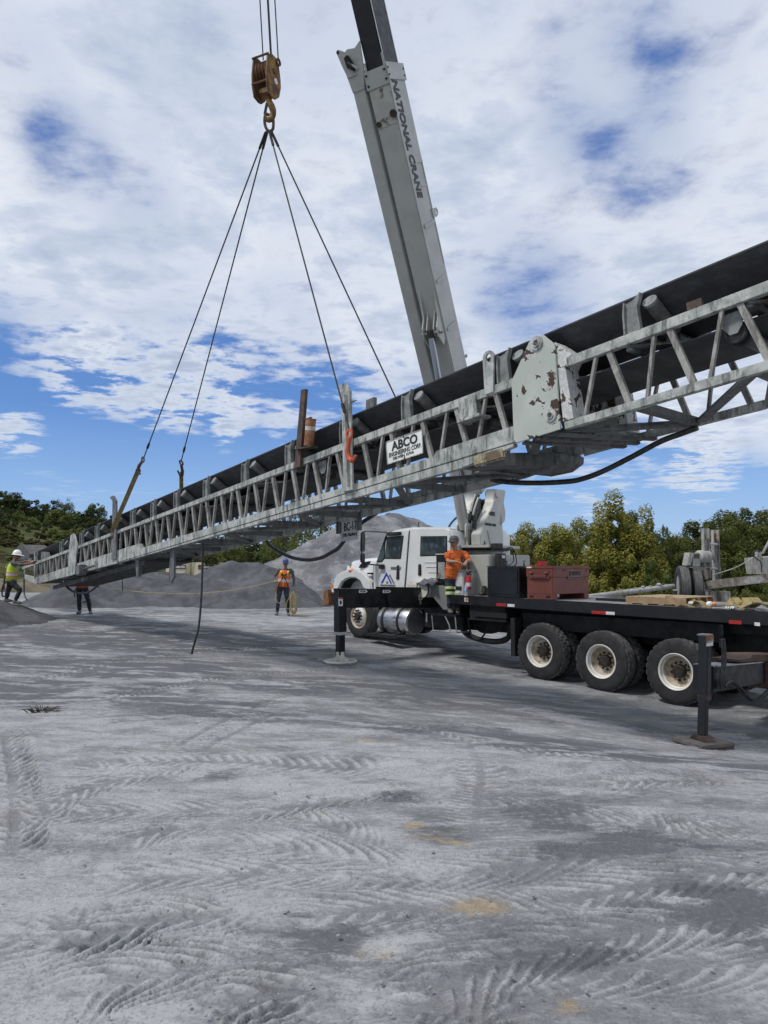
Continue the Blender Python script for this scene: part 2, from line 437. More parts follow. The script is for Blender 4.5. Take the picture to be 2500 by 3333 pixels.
def track_relief(x, y, pts, hw, pitch, amp, slant, seed):
    h = np.zeros_like(x); soft = np.zeros_like(x); press = np.zeros_like(x)
    P_ = np.array([(p.x, p.y) for p in bez([Vector((*G(*q), 0)) for q in pts], 6)])
    lo, hi = P_.min(0) - hw * 1.6, P_.max(0) + hw * 1.6
    m = (x > lo[0]) & (x < hi[0]) & (y > lo[1]) & (y < hi[1])
    if not m.any(): return h, soft, press
    X, Y = x[m], y[m]
    X = X + .016 * (fbm(X * 4, Y * 4, seed) - .5); Y = Y + .022 * (fbm(X * 3, Y * 3, seed + 5) - .5)
    best = np.full(X.shape, 1e9); S = np.zeros_like(X); D = np.zeros_like(X); s0 = 0.0
    for a, b in zip(P_[:-1], P_[1:]):
        t = b - a; L = np.hypot(*t); t = t / L
        u = np.clip((X - a[0]) * t[0] + (Y - a[1]) * t[1], 0, L)
        dx_, dy_ = X - a[0] - u * t[0], Y - a[1] - u * t[1]
        d2 = dx_ ** 2 + dy_ ** 2; k = d2 < best
        best[k] = d2[k]; S[k] = (s0 + u)[k]; D[k] = (dx_ * -t[1] + dy_ * t[0])[k]
        s0 += L
    ad = np.abs(D)
    lat = 1 - sstep(hw * .82, hw * 1.12, ad)
    end = sstep(0, .35, S) * (1 - sstep(s0 - .35, s0, S))
    wear = .62 + .50 * sstep(.26, .5, fbm(X * 1.3, Y * 1.3, seed + 9, 3))
    pitch = pitch * 1.2; half = np.where(D > 0, pitch * .5, 0.0)
    v = (S + slant * ad * (.30 + 1.15 * ad / hw) + half + .022 * (fbm(X * 9, Y * 9, seed + 3, 2) - .5)) / pitch
    lug = v - np.floor(v)
    bar = sstep(.04, .20, lug) * (1 - sstep(.46, .66, lug)) * (.6 + .4 * lug) * sstep(.015, .05, ad)
    rim = np.exp(-((ad - hw * 1.08) / .05) ** 2) * .35
    h[m] = ((bar - .42) * lat + rim) * amp * 1.55 * end * wear * (np.sqrt(best) < hw * 1.5)
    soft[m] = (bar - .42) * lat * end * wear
    press[m] = lat * end * np.clip(wear, 0, 1) * (np.sqrt(best) < hw * 1.3)
    return h, soft, press

def blob(x, y, px_, py_, rx, ry, ang=0.0):
    c = G(px_, py_); a = cos(ang), sin(ang)
    u = (x - c[0]) * a[0] + (y - c[1]) * a[1]; v = -(x - c[0]) * a[1] + (y - c[1]) * a[0]
    return np.exp(-((u / rx) ** 2 + (v / ry) ** 2))

def make_ground():
    a0 = radians(47)
    ang = np.concatenate([np.linspace(-pi, -a0, 40)[:-1], np.linspace(-a0, a0, 780), np.linspace(a0, pi, 40)[1:]])
    rad = np.concatenate([np.geomspace(.25, 2.2, 30)[:-1], np.geomspace(2.2, 46, 1080), np.geomspace(46, 1500, 40)[1:]])
    A_, R_ = np.meshgrid(ang[:-1], rad)
    x, y = (R_ * np.sin(A_)).ravel(), (R_ * np.cos(A_)).ravel()
    z = level(x, y)
    near = 1 - sstep(45, 70, np.hypot(x, y))
    dust_and_shade = np.zeros_like(x)
    z += near * (.10 * (fbm(x * .45, y * .45, 3, 3) - .5) * sstep(2, 8, np.hypot(x, y)) + .034 * (fbm(x * 1.7, y * 1.7, 21, 4) - .5))
    # crusty, wind-rippled relief: streaks across the view and crumbs
    cr = fbm(x * 3.2 + 2 * fbm(x, y, 5, 2), y * 6.5, 31, 4)
    z += near * (.016 * np.abs(cr - .5) * 2 * (.3 + .9 * sstep(.4, .62, fbm(x * .8, y * .8, 77, 3))))
    z += near * .012 * (sstep(.5, .62, fbm(x * 3.5 + 3 * fbm(x, y * 2, 15, 2), y * 15, 37, 3)) - .3) * sstep(.42, .6, fbm(x * .9, y * 1.2, 79, 3))
    z += near * .006 * (fbm(x * 19, y * 26, 41, 3) - .5)
    ledge_c = [Vector((*G(*q, -.05), 0)) for q in ((560, 2470), (900, 2462), (1200, 2478), (1450, 2502), (1640, 2520), (1800, 2512), (2050, 2498), (2300, 2480), (2500, 2470))]
    rel = np.zeros_like(x); tone = np.zeros_like(x)
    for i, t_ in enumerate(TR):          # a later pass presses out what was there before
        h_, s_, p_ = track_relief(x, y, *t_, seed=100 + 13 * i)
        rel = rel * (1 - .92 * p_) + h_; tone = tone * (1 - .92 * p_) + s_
    z += rel; dust_and_shade += 1.0 * tone  # pale dusty lug crests; shade inside the lug pits painted in as darker tone
    # a small lip where the bench drops towards the truck
    lx = np.array([p.x for p in ledge_c]); ly = np.array([p.y for p in ledge_c])
    yl = np.interp(x, lx, ly) + .22 * (fbm(x * 2.3, y * 0 + 3, 7, 4) - .5)
    w = sstep(lx[0], lx[2], x) * (1 - sstep(lx[-3], lx[-1], x))
    z += near * w * (.07 * np.exp(-((y - yl + .12) / .18) ** 2) - .07 * np.exp(-((y - yl - .14) / .13) ** 2))
    # tone: pale dusty ground against dark gravel and broad darker patches
    f1 = fbm(x * .33 + 4, y * .6, 51, 5); f2 = fbm(x * 1.1, y * 1.6, 61, 5)
    f3 = fbm(x * 2.2 + 2 * fbm(x, y, 5, 2), y * 7.5, 63, 4)
    dust_and_shade += .42 * sstep(.40, .64, f1) + .30 * sstep(.42, .68, f2) + .30 * sstep(.45, .68, f3) + .02
    dark = np.zeros_like(x)
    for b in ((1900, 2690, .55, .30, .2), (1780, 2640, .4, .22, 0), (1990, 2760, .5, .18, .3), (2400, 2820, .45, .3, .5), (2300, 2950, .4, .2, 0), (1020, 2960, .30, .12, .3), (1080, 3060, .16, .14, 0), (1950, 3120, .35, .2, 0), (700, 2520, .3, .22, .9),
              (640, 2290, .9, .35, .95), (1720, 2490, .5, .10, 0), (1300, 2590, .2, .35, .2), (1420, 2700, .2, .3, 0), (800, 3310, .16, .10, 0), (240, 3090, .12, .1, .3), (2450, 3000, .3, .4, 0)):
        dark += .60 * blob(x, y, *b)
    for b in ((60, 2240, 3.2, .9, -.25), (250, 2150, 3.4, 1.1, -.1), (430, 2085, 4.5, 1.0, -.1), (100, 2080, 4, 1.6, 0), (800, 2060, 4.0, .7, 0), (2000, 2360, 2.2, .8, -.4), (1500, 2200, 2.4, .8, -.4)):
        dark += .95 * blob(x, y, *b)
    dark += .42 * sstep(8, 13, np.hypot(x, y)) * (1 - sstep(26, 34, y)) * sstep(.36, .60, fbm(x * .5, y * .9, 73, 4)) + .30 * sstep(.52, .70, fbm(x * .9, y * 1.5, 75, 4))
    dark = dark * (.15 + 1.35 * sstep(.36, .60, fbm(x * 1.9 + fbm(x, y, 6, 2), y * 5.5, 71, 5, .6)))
    dust_and_shade = dust_and_shade - .6 * dark + .5 * sstep(.0, .3, -(y - yl)) * w * 0
    ora = np.zeros_like(x)
    for b in ((1350, 2690, .22, .11, -.1), (1440, 2735, .22, .05, -.3), (1180, 2385, .34, .12, 0), (1290, 2690, .25, .1, 0), (1250, 3110, .16, .08, 0), (1850, 3285, .07, .05, .4), (620, 2430, .5, .07, 0), (1560, 2950, .2, .1, 0), (70, 2362, .2, .1, 0), (1020, 2660, .15, .1, 0)):
        ora += blob(x, y, *b)
    ora = ora * sstep(.44, .60, fbm(x * 5, y * 9, 91, 5, .6)) * .9
    nR, nA = R_.shape
    i, j = np.meshgrid(np.arange(nR - 1), np.arange(nA), indexing='ij')
    q = np.stack([i * nA + j, i * nA + (j + 1) % nA, (i + 1) * nA + (j + 1) % nA, (i + 1) * nA + j], -1).reshape(-1, 4)[:, ::-1]
    nv = len(x)
    me = bpy.data.meshes.new('ground')
    me.vertices.add(nv + 1); co = np.append(np.stack([x, y, z], 1).ravel(), (0, 0, 0)); me.vertices.foreach_set('co', co)
    cap = np.stack([np.full(nA, nv), (np.arange(nA) + 1) % nA, np.arange(nA)], 1)
    me.loops.add(q.size + cap.size); me.loops.foreach_set('vertex_index', np.concatenate([q.ravel(), cap.ravel()]).astype(np.int32))
    me.polygons.add(len(q) + nA)
    me.polygons.foreach_set('loop_start', np.concatenate([np.arange(len(q)) * 4, len(q) * 4 + np.arange(nA) * 3]).astype(np.int32))
    me.update(calc_edges=True)
    me.polygons.foreach_set('use_smooth', np.ones(len(me.polygons), bool))
    for nm, d in (('dust_and_shade', dust_and_shade), ('dark', dark), ('stain', ora)):
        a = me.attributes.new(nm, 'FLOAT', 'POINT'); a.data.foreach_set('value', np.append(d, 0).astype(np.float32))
    if me.polygons[2000].normal.z < 0: me.flip_normals()
    return me
def grit(t, c, k=1.0):
    """gravel grain over a base colour: stones of different greys and fine bump"""
    g = t.voro(95, out='Color'); s = t.n.new('ShaderNodeSeparateColor'); t.l.new(g, s.inputs[0])
    c = t.mix(t.rng(s.outputs[0], .7, 1, 0, .14 * k), c, (.36, .365, .37))
    c = t.mix(t.rng(s.outputs[1], .6, 1, 0, .36 * k), c, (.10, .103, .11))
    return c
gm, t = new_mat('ground_dust', (.27, .275, .29), .95)
d = t.math('ADD', t.attr('dust_and_shade'), t.rng(t.noise(2.2, 8, .62, dist=.6, stretch=(1, 1.7, 1)), .35, .68, -.30, .42))
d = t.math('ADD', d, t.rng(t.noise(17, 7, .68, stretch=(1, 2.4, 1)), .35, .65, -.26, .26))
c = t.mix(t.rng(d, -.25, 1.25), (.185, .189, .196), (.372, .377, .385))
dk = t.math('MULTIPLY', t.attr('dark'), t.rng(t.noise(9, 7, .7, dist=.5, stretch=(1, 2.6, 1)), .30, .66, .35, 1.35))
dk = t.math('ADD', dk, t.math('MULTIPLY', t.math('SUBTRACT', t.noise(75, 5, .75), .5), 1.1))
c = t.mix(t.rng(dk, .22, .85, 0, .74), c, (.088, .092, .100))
c = t.mix(t.rng(t.attr('stain'), .1, .9, 0, .55), c, (.38, .27, .13))
c = t.mix(t.rng(t.noise(.5, 4), .5, .75, 0, .12), c, (.34, .31, .315))
t.set('Base Color', grit(t, c)); t.set('Specular IOR Level', .15)
hh = t.math('ADD', t.noise(60, 5, .7), t.math('MULTIPLY', t.noise(14, 6, .65), 2.2))
t.bump(hh, .55, .016)
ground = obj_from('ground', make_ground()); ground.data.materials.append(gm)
tag(ground, 'grey dusty quarry ground marked with chevron tyre tracks', kind='structure')

# ------------------------------------------------------------------ aggregate piles
pmx, t = new_mat('crushed_stone', (.22, .22, .235), .95)
n1 = t.noise(.55, 7, .6, dist=.8)
c = t.mix(t.rng(n1, .38, .66), (.120, .122, .130), (.260, .262, .272))
c = t.mix(t.rng(t.noise(2.3, 7, .68, dist=.5, stretch=(1, 1, .6)), .52, .72, 0, .7), c, (.34, .34, .355))
c = t.mix(t.rng(t.noise(3.6, 6, .7), .58, .70, 0, .6), c, (.075, .077, .088))
t.set('Base Color', grit(t, c, .7)); t.set('Specular IOR Level', .12)
t.bump(t.math('ADD', t.noise(9, 6, .7), t.math('MULTIPLY', t.noise(2.6, 5, .6), 3.0)), .8, .06)
pdark, t = new_mat('shaded_dark_stone', (.12, .12, .13), .95)  # dark stone, colour deepened further for cloud shadow over the left piles
c = t.mix(t.rng(t.noise(1.1, 7, .62, dist=.6), .38, .66), (.070, .072, .079), (.125, .128, .137))
t.set('Base Color', grit(t, c, .5)); t.set('Specular IOR Level', .12)
t.bump(t.math('ADD', t.noise(9, 6, .7), t.math('MULTIPLY', t.noise(2.6, 5, .6), 2.0)), .7, .05)
def pile(name, crest, slope, res, lump, mat, label, seed, groove=0.0):
    """heap of crushed stone: crest points (photo pixel, distance), sides falling at the angle of repose"""
    C_ = np.array([tuple(atY(a, b, Y)) for a, b, Y in crest])
    rmax = (C_[:, 2].max() + 1.0) / slope
    xs = np.arange(C_[:, 0].min() - rmax, C_[:, 0].max() + rmax, res); ys = np.arange(C_[:, 1].min() - rmax, C_[:, 1].max() + rmax, res)
    X, Y = np.meshgrid(xs, ys); x, y = X.ravel(), Y.ravel()
    wx = x + .5 * (fbm(x * .8, y * .8, seed + 1, 3) - .5); wy = y + .5 * (fbm(x * .8, y * .8, seed + 2, 3) - .5)
    z = np.full(x.shape, -9.0)
    for a, b in zip(C_[:-1], C_[1:]):
        d_ = b - a; L2 = d_[0] ** 2 + d_[1] ** 2
        u = np.clip(((wx - a[0]) * d_[0] + (wy - a[1]) * d_[1]) / L2, 0, 1)
        dist_ = np.hypot(wx - a[0] - u * d_[0], wy - a[1] - u * d_[1])
        z = np.maximum(z, a[2] + u * d_[2] - slope * (np.sqrt(dist_ ** 2 + .09) - .3))
    g = level(x, y)
    base = z - g
    z += lump * (fbm(x * 1.1, y * 1.1, seed + 3, 5, .6) - .5) * 2 * sstep(-.2, .8, base) + .8 * lump * (fbm(x * 4, y * 4, seed + 4, 3, .6) - .5) * sstep(-.2, .5, base)
    keep = (z > g - .35).reshape(X.shape)
    ny, nx = X.shape
    i, j = np.meshgrid(np.arange(ny - 1), np.arange(nx - 1), indexing='ij')
    k = keep[:-1, :-1] & keep[1:, :-1] & keep[:-1, 1:] & keep[1:, 1:]
    q = np.stack([i * nx + j, i * nx + j + 1, (i + 1) * nx + j + 1, (i + 1) * nx + j], -1)[k]
    used, inv = np.unique(q.ravel(), return_inverse=True)
    me = bpy.data.meshes.new(name)
    me.from_pydata(np.stack([x, y, z], 1)[used].tolist(), [], inv.reshape(-1, 4).tolist())
    me.polygons.foreach_set('use_smooth', np.ones(len(me.polygons), bool)); me.materials.append(mat)
    o = bpy.data.objects.new(name, me); COL.objects.link(o)
    return tag(o, label, 'gravel pile', 'piles of crushed stone')
pile('gravel_pile', [(872, 1845, 33), (1000, 1770, 34.5), (1120, 1715, 35.5), (1232, 1682, 36.5), (1288, 1670, 37), (1420, 1724, 41), (1600, 1786, 45), (1690, 1818, 47), (1760, 1865, 49)], .60, .13, .20, pmx, 'tallest grey gravel pile, peaked behind the white cab', 200)
pile('gravel_pile', [(440, 1878, 30), (470, 1867, 30), (520, 1864, 30.5), (600, 1862, 30.5), (635, 1870, 30.7), (665, 1867, 31), (700, 1856, 31.2), (735, 1836, 31.5), (765, 1827, 31.5), (835, 1832, 31.5), (900, 1864, 31)], .50, .07, .13, pdark, 'long low gravel bank behind the man in the blue hard hat', 300)
pile('gravel_pile', [(150, 1938, 26.5), (215, 1898, 27), (300, 1885, 28), (400, 1890, 29)], .52, .11, .12, pdark, 'dark gravel heap rising under the low end of the conveyor', 400)
pile('gravel_pile', [(-160, 1925, 19.5), (-40, 1948, 20.4), (35, 1966, 21.3), (75, 1984, 21.8)], .45, .10, .09, pdark, 'small dark gravel mound under the feet of the man in the white hard hat', 500)

# ------------------------------------------------------------------ hills
def hill(name, pts, mat, label, seed, depth=60, amp=1.0, res=(90, 26)):
    """slope rising away from the yard: ridge line given by photo pixels at a distance"""
    nx, ny = res
    R = [atY(a, b, Y) for a, b, Y in pts]
    vs = []
    for j in range(ny):
        v = j / (ny - 1) * 1.35
        for i in range(nx):
            u = i / (nx - 1) * (len(R) - 1); k = min(int(u), len(R) - 2); f = u - k; f = f * f * (3 - 2 * f)
            p = R[k].lerp(R[k + 1], f)
            x, y = p.x, p.y - depth * (1 - v)
            x *= (y / p.y) if v < 1 else 1
            s = v * v * (3 - 2 * v) if v < 1 else 1 - .35 * (v - 1)
            vs.append((x, y, -2.5 + (p.z + 2.5) * s + amp * float(fbm(np.array([x * .06]), np.array([y * .06]), seed, 4)[0] - .5) * 2 * min(v * 2, 1)))
    fs = [(j * nx + i, j * nx + i + 1, (j + 1) * nx + i + 1, (j + 1) * nx + i) for j in range(ny - 1) for i in range(nx - 1)]
    me = bpy.data.meshes.new(name); me.from_pydata(vs, [], fs); me.materials.append(mat)
    me.polygons.foreach_set('use_smooth', np.ones(len(fs), bool))
    o = bpy.data.objects.new(name, me); COL.objects.link(o)
    return tag(o, label, kind='structure')
hm, t = new_mat('rough_pasture', (.07, .08, .03), .95)
c = t.mix(t.rng(t.noise(.12, 6, .62), .40, .62), (.045, .062, .020), (.105, .095, .045))
t.set('Base Color', t.mix(t.rng(t.noise(.7, 6, .7), .45, .7, 0, .6), c, (.035, .05, .015)))
t.set('Specular IOR Level', .1)
gmx, t = new_mat('meadow', (.10, .13, .05), .95)
t.set('Base Color', t.mix(t.rng(t.noise(.2, 5), .4, .65), (.085, .115, .045), (.13, .14, .065)))
bm_, t = new_mat('tan_earth', (.2, .16, .1), .95)
c = t.mix(t.rng(t.noise(.5, 7, .65, dist=.5), .4, .62), (.175, .140, .095), (.075, .072, .038))
t.set('Base Color', t.mix(t.rng(t.noise(2.0, 6, .7), .5, .7, 0, .6), c, (.24, .21, .165)))
t.bump(t.noise(3, 6, .7), .8, .2)
hill('hill', [(-900, 1600, 150), (-300, 1640, 150), (0, 1672, 150), (200, 1705, 155), (420, 1752, 160), (600, 1790, 170), (900, 1815, 175), (1200, 1830, 180)], hm, 'brushy hillside rising on the left', 5, 75, 1.4)
hill('hill', [(-200, 1846, 320), (300, 1790, 320), (560, 1768, 330), (760, 1790, 330), (1100, 1820, 320), (1600, 1812, 330), (2000, 1815, 340), (2900, 1800, 330), (3600, 1800, 330)], gmx, 'pale green meadow slope far behind the gravel piles', 8, 140, 1.5, (70, 18))
hill('hill', [(-400, 1880, 40), (-100, 1880, 42), (60, 1890, 44), (180, 1868, 46), (330, 1858, 48), (480, 1872, 48), (560, 1900, 48)], bm_, 'low bank of tan earth behind the conveyor tail', 12, 9, .5, (80, 24))
# ================================================================== CONVEYOR BEING LIFTED
KS = .9007
CA = -ray(-925, 2213)                               # along the conveyor, low end to high end
CN = Vector((CA.y, -CA.x, 0)).normalized()
if CN.y < 0: CN = -CN
CV = CN.cross(CA)
if CV.z < 0: CV = -CV
CP0 = atY(1135, 1500, 1 / (.0000443 * (1135 + 925)))
def K(u, t, n=0.0): return CP0 + (CA * u + CV * t + CN * n) * KS
def kpix(px_, py_, n=0.0):                           # photo pixel -> (u, t) in the upright plane at n
    q = hit(px_, py_, CP0 + CN * n * KS, CN) - CP0
    return q.dot(CA) / KS, q.dot(CV) / KS
W = 1.58                                             # near truss to far truss
def itp(xs, ys): return lambda u: float(np.interp(u, xs, ys))
TOP_HI = itp([-17.8, -16.4, -10, -4, .5, 6.7, 9.5], [.235, .239, .28, .312, .343, .359, .366])
TOP_LO = itp([-17.8, -16, -11, -9, -4, 0, 6, 9.5], [.15, .155, .178, .197, .208, .217, .236, .24])
BOT_HI = itp([-16.4, -13, -10, -8.3, -8.2, -4, .5, 1.9, 2.0, 3.5, 4.1, 9.5], [-.27, -.26, -.25, -.255, -.385, -.397, -.42, -.43, -.30, -.29, -.44, -.44])
BOT_LO = itp([-16.4, -13, -10, -4, 0, 2.4, 3.45, 3.5, 9.5], [-.494, -.55, -.585, -.61, -.645, -.655, -.56, -.535, -.557])

# weathered whitewashed steel: grime runs, flaking, bare grey
def steel(name, base, worn, grime, rust_amt=.70):
    m, t = new_mat(name, base, .62)
    c = t.mix(t.rng(t.noise(3.5, 7, .65, dist=.5), .42, .58), base, worn)
    c = t.mix(t.rng(t.noise(11, 6, .72, stretch=(1, 1, .22)), .48, .62, 0, .85), c, grime)
    c = t.mix(t.rng(t.noise(26, 4, .7), .56, .68, 0, .5), c, (.07, .07, .065))
    c = t.mix(t.rng(t.noise(1.7, 6, .7, dist=.8), .60, .74, 0, .55), c, (.10, .10, .095))
    c = t.mix(t.rng(t.noise(6.3, 7, .68, dist=.6), rust_amt, rust_amt + .03), c, (.085, .040, .022))
    t.set('Base Color', c); t.bump(t.noise(22, 5, .7), .25, .006)
    return m
M_CH = steel('chalky_steel', (.31, .33, .305), (.48, .485, .46), (.10, .10, .095), .69)
M_BAR = steel('lattice_steel', (.25, .245, .22), (.36, .35, .32), (.12, .115, .10), .72)
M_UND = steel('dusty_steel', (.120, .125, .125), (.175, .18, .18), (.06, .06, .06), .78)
m, t = new_mat('flaking_plate', (.5, .53, .48), .5)
c = t.mix(t.rng(t.noise(2.2, 5, .6), .4, .65), (.40, .435, .385), (.46, .49, .445))
r_ = t.rng(t.math('ADD', t.noise(4.2, 9, .66, dist=.5), t.math('MULTIPLY', t.noise(1.4, 3), .22)), .665, .675)
edge = t.rng(t.math('ADD', t.noise(4.2, 9, .66, dist=.5), t.math('MULTIPLY', t.noise(1.4, 3), .22)), .640, .662)
c = t.mix(t.math('MULTIPLY', edge, .6), c, (.60, .61, .58))
c = t.mix(r_, c, (.060, .036, .026)); t.set('Base Color', c)
t.set('Roughness', t.rng(r_, 0, 1, .45, .9)); M_PLATE = m
m, t = new_mat('flaking_flange', (.5, .53, .48), .55)
n_ = t.noise(7, 8, .66, dist=.6)
c = t.mix(t.rng(n_, .40, .55), (.46, .47, .45), (.62, .62, .60)); c = t.mix(t.rng(n_, .545, .565), c, (.065, .038, .028)); t.set('Base Color', c); M_FLANGE = m
m, t = new_mat('belt_rubber', (.03, .032, .036), .62)
c = t.mix(t.rng(t.noise(5, 6, .65, stretch=(1, 1, 3)), .4, .7), (.030, .032, .036), (.056, .060, .066))
c = t.mix(t.rng(t.noise(1.1, 4), .5, .8, 0, .5), c, (.085, .088, .095)); t.set('Base Color', c); M_BELT = m
m, t = new_mat('belt_underside', (.05, .052, .055), .7)
c = t.mix(t.rng(t.noise(4, 5, .6, stretch=(.3, .3, 5)), .4, .65), (.035, .037, .040), (.080, .083, .088)); t.set('Base Color', c); M_BELT2 = m
M_IDL = pm('idler_bracket', (.17, .18, .175), (.26, .27, .26), 7, .6, dirt=(.07, .065, .06), dscale=9)
M_ROLL = pm('idler_roller', (.085, .083, .08), (.15, .145, .14), 9, .5, dirt=(.045, .04, .035))
M_RUSTY = pm('rusty_steel', (.20, .085, .038), (.30, .15, .075), 8, .85, dirt=(.10, .045, .025), dscale=12)
M_DARKRUST = pm('dark_rusty_steel', (.055, .040, .034), (.12, .07, .05), 7, .8)
M_HOSE = pm('black_hose', (.022, .022, .024), (.05, .05, .05), 14, .55)
M_WHITE = pm('sign_white', (.78, .79, .74), (.68, .69, .64), 5, .5)
M_INK = pm('sign_ink', (.012, .013, .016), None, rough=.5)

conv = thing('conveyor', K(0, -.65, W / 2), 'long grey lattice conveyor with black belt hanging in slings above the crane truck', 'conveyor')
def cbeam(mb, u0, u1, lo, hi, n0, n1, lo1=None, hi1=None, mi=0):
    a0, b0 = (lo(u0), hi(u0)) if callable(lo) else (lo, hi)
    a1, b1 = (lo(u1), hi(u1)) if callable(lo) else (lo if lo1 is None else lo1, hi if hi1 is None else hi1)
    return mb.hexa([K(u0, a0, n0), K(u1, a1, n0), K(u1, a1, n1), K(u0, a0, n1), K(u0, b0, n0), K(u1, b1, n0), K(u1, b1, n1), K(u0, b0, n1)], mi)
def chord(name, segs, lo, hi, n0, n1, mat):
    mb = MB()
    for a, b in zip(segs[:-1], segs[1:]): cbeam(mb, a, b, lo, hi, n0, n1)
    return mb.build(name, mat, conv, bevel=.006)
mid = lambda u: min(-.525 + .004 * u, BOT_HI(u) - .03)
for far in (0, 1):
    f = (lambda a: (W - a)) if far else (lambda a: a)
    chord('top_chord', [-17.9, -16, -13.1], TOP_LO, TOP_HI, f(0), f(.085), M_CH)
    chord('top_chord', [-12.6, -9, -4, 0, 3.55], TOP_LO, TOP_HI, f(0), f(.085), M_CH)
    chord('top_chord', [4.33, 6, 9.5], TOP_LO, TOP_HI, f(0), f(.085), M_CH)
    chord('bottom_chord', [-16.4, -15, -13.1], BOT_LO, BOT_HI, f(0), f(.085), M_CH)
    chord('bottom_chord', [-12.6, -9.65], BOT_LO, BOT_HI, f(-.004), f(.085), M_CH)
    chord('bottom_chord', [-9.6, -8.3, -8.2, -4, 0, 1.95, 2.0, 3.45], mid, BOT_HI, f(-.006), f(.085), M_CH)
    chord('bottom_chord', [-9.6, -4, 0, 2.4, 3.4], BOT_LO, lambda u: mid(u) - .006, f(.004), f(.09), M_CH)
    chord('bottom_chord', [4.2, 6, 9.5], BOT_LO, BOT_HI, f(0), f(.085), M_CH)
    mb = MB(); cbeam(mb, -17.65, -16.4, -.20, -.05, f(0), f(.06), -.494, -.27); mb.build('tail_plate', M_CH, conv)

# lattice bars, one unit mesh
unit = MB().box((0, 0, 0), (.5, 0, 0), (0, .5, 0), (0, 0, .5)).mesh('lattice_bar', M_BAR)
thin = [(5.48, 5.3), (6.25, 6.02), (4.73, 4.48), (2.26, 2.07), (2.99, 2.79), (-.53, -.72), (.85, .64), (1.55, 1.33), (-3.82, -4.0), (-3.17, -3.38), (-2.51, -2.72), (-1.87, -2.06), (-1.18, -1.40), (-9.48, -9.6), (-8.82, -8.98), (-8.24, -8.4),
        (-7.6, -7.8), (-6.99, -7.21), (-6.38, -6.58), (-5.76, -5.96), (-5.13, -5.33), (-4.48, -4.69), (-10.04, -10.18), (-10.61, -10.78), (-11.18, -11.32), (-11.75, -11.92), (-12.34, -12.46), (-13.63, -13.79), (-14.19, -14.34), (-14.71, -14.86), (-15.26, -15.4), (-15.84, -15.94), (-16.3, -16.42), (7.02, 6.8), (7.8, 7.58), (8.6, 8.38)]
wide = [(5.66, 5.84), (6.43, 6.62), (4.9, 5.07), (2.43, 2.55), (3.16, 3.27), (-.34, -.20), (.36, .48), (1.04, 1.17), (1.73, 1.88), (-4.27, -4.18), (-3.64, -3.52), (-2.98, -2.87), (-2.33, -2.21), (-1.68, -1.55), (-1.01, -.88), (-9.26, -9.17), (-8.64, -8.57), (-8.04, -7.93),
        (-7.42, -7.33), (-6.82, -6.7), (-6.21, -6.08), (-5.56, -5.47), (-4.93, -4.82), (-10.42, -10.32), (-11.01, -10.95), (-11.59, -11.53), (-12.15, -12.05), (-13.45, -13.4), (-14.02, -13.94), (-14.55, -14.47), (-15.11, -15.05), (-15.65, -15.58), (-16.1, -16.0), (7.2, 7.4), (8.0, 8.18), (8.8, 9.0)]
def lbar(u1, u0, w, n, th):
    p, q = K(u0, BOT_HI(u0) - .01, n), K(u1, TOP_LO(u1) + .01, n)
    d = q - p; z = d.normalized(); x = CN.cross(z).normalized(); y = z.cross(x)
    M_ = Matrix((x * w * KS, y * th * KS, z * d.length)).transposed().to_4x4(); M_.translation = (p + q) / 2
    obj_from('lattice_bar', unit, conv, M_)
for far in (0, 1):
    for u1, u0 in thin: lbar(u1, u0, .036, (W - .04) if far else .04, .05)
    for u1, u0 in wide: lbar(u1, u0, .068, (W - .05) if far else .05, .06)

# splice plates
for n0, n1 in ((-.035, -.008), (W + .008, W + .035)):
    mb = MB(); poly = [(3.43, -.539), (4.16, -.529), (4.22, .56), (4.06, .745), (3.86, .745), (3.50, .30)]
    mb.prism(poly, K(0, 0, n0), CA * KS, CV * KS, CN * KS * (n1 - n0))
    sp = mb.build('splice_plate', M_PLATE, conv, bevel=.004)
    for u, t_, r in ((3.96, .66, .085), (4.05, -.322, .075)):
        s = -1 if n0 < 0 else 1
        o = K(u, t_, n0 if s < 0 else n1)
        MB().lathe([(0, 0), (r * .42, 0), (r * .42, .03), (r * .55, .03), (r * .6, .018), (r, .018), (r, 0)][::-1], o, CN * s, 20).build('pin', M_CH, sp, smooth=True)
    mb = MB(); nn = .0 if n0 < 0 else W - .28
    mb.prism([(4.19, -.43), (4.34, -.43), (4.31, .22), (4.42, .365), (4.20, .60)], K(0, 0, nn), CA * KS, CV * KS, CN * KS * .28)
    mb.build('splice_flange', M_FLANGE, conv)
for n0 in (-.03, W):
    mb = MB(); mb.prism([(-13.03, -.56), (-12.75, -.55), (-12.62, -.12), (-12.50, .285), (-12.72, .61), (-12.80, .65), (-13.06, .65), (-13.21, .217), (-13.26, -.33)], K(0, 0, n0), CA * KS, CV * KS, CN * KS * .03)
    mb.build('splice_plate', M_CH, conv, bevel=.004)
# pointed lug with an eye beside the sign board
mb = MB(); c_ = (3.15, .74); ro = [(c_[0] + .10 * cos(a), c_[1] + .10 * sin(a)) for a in np.linspace(pi, 0, 9)]
out = [(3.02, .25)] + ro + [(3.17, .25)]; ho = [(c_[0] + .045 * cos(a), c_[1] + .06 * sin(a)) for a in np.linspace(pi, 0, 9)]
for i in range(9 - 1): mb.prism([ro[i], ro[i + 1], ho[i + 1], ho[i]], K(0, 0, -.03), CA * KS, CV * KS, CN * KS * .03)
lo_ = [(c_[0] + .045 * cos(a), c_[1] + .06 * sin(a)) for a in np.linspace(pi, 2 * pi, 7)]
mb.prism([(3.025, .25), (3.17, .25), ro[-1]] + lo_[::-1] + [ro[0]], K(0, 0, -.03), CA * KS, CV * KS, CN * KS * .03)
mb.build('lifting_lug', M_CH, conv)
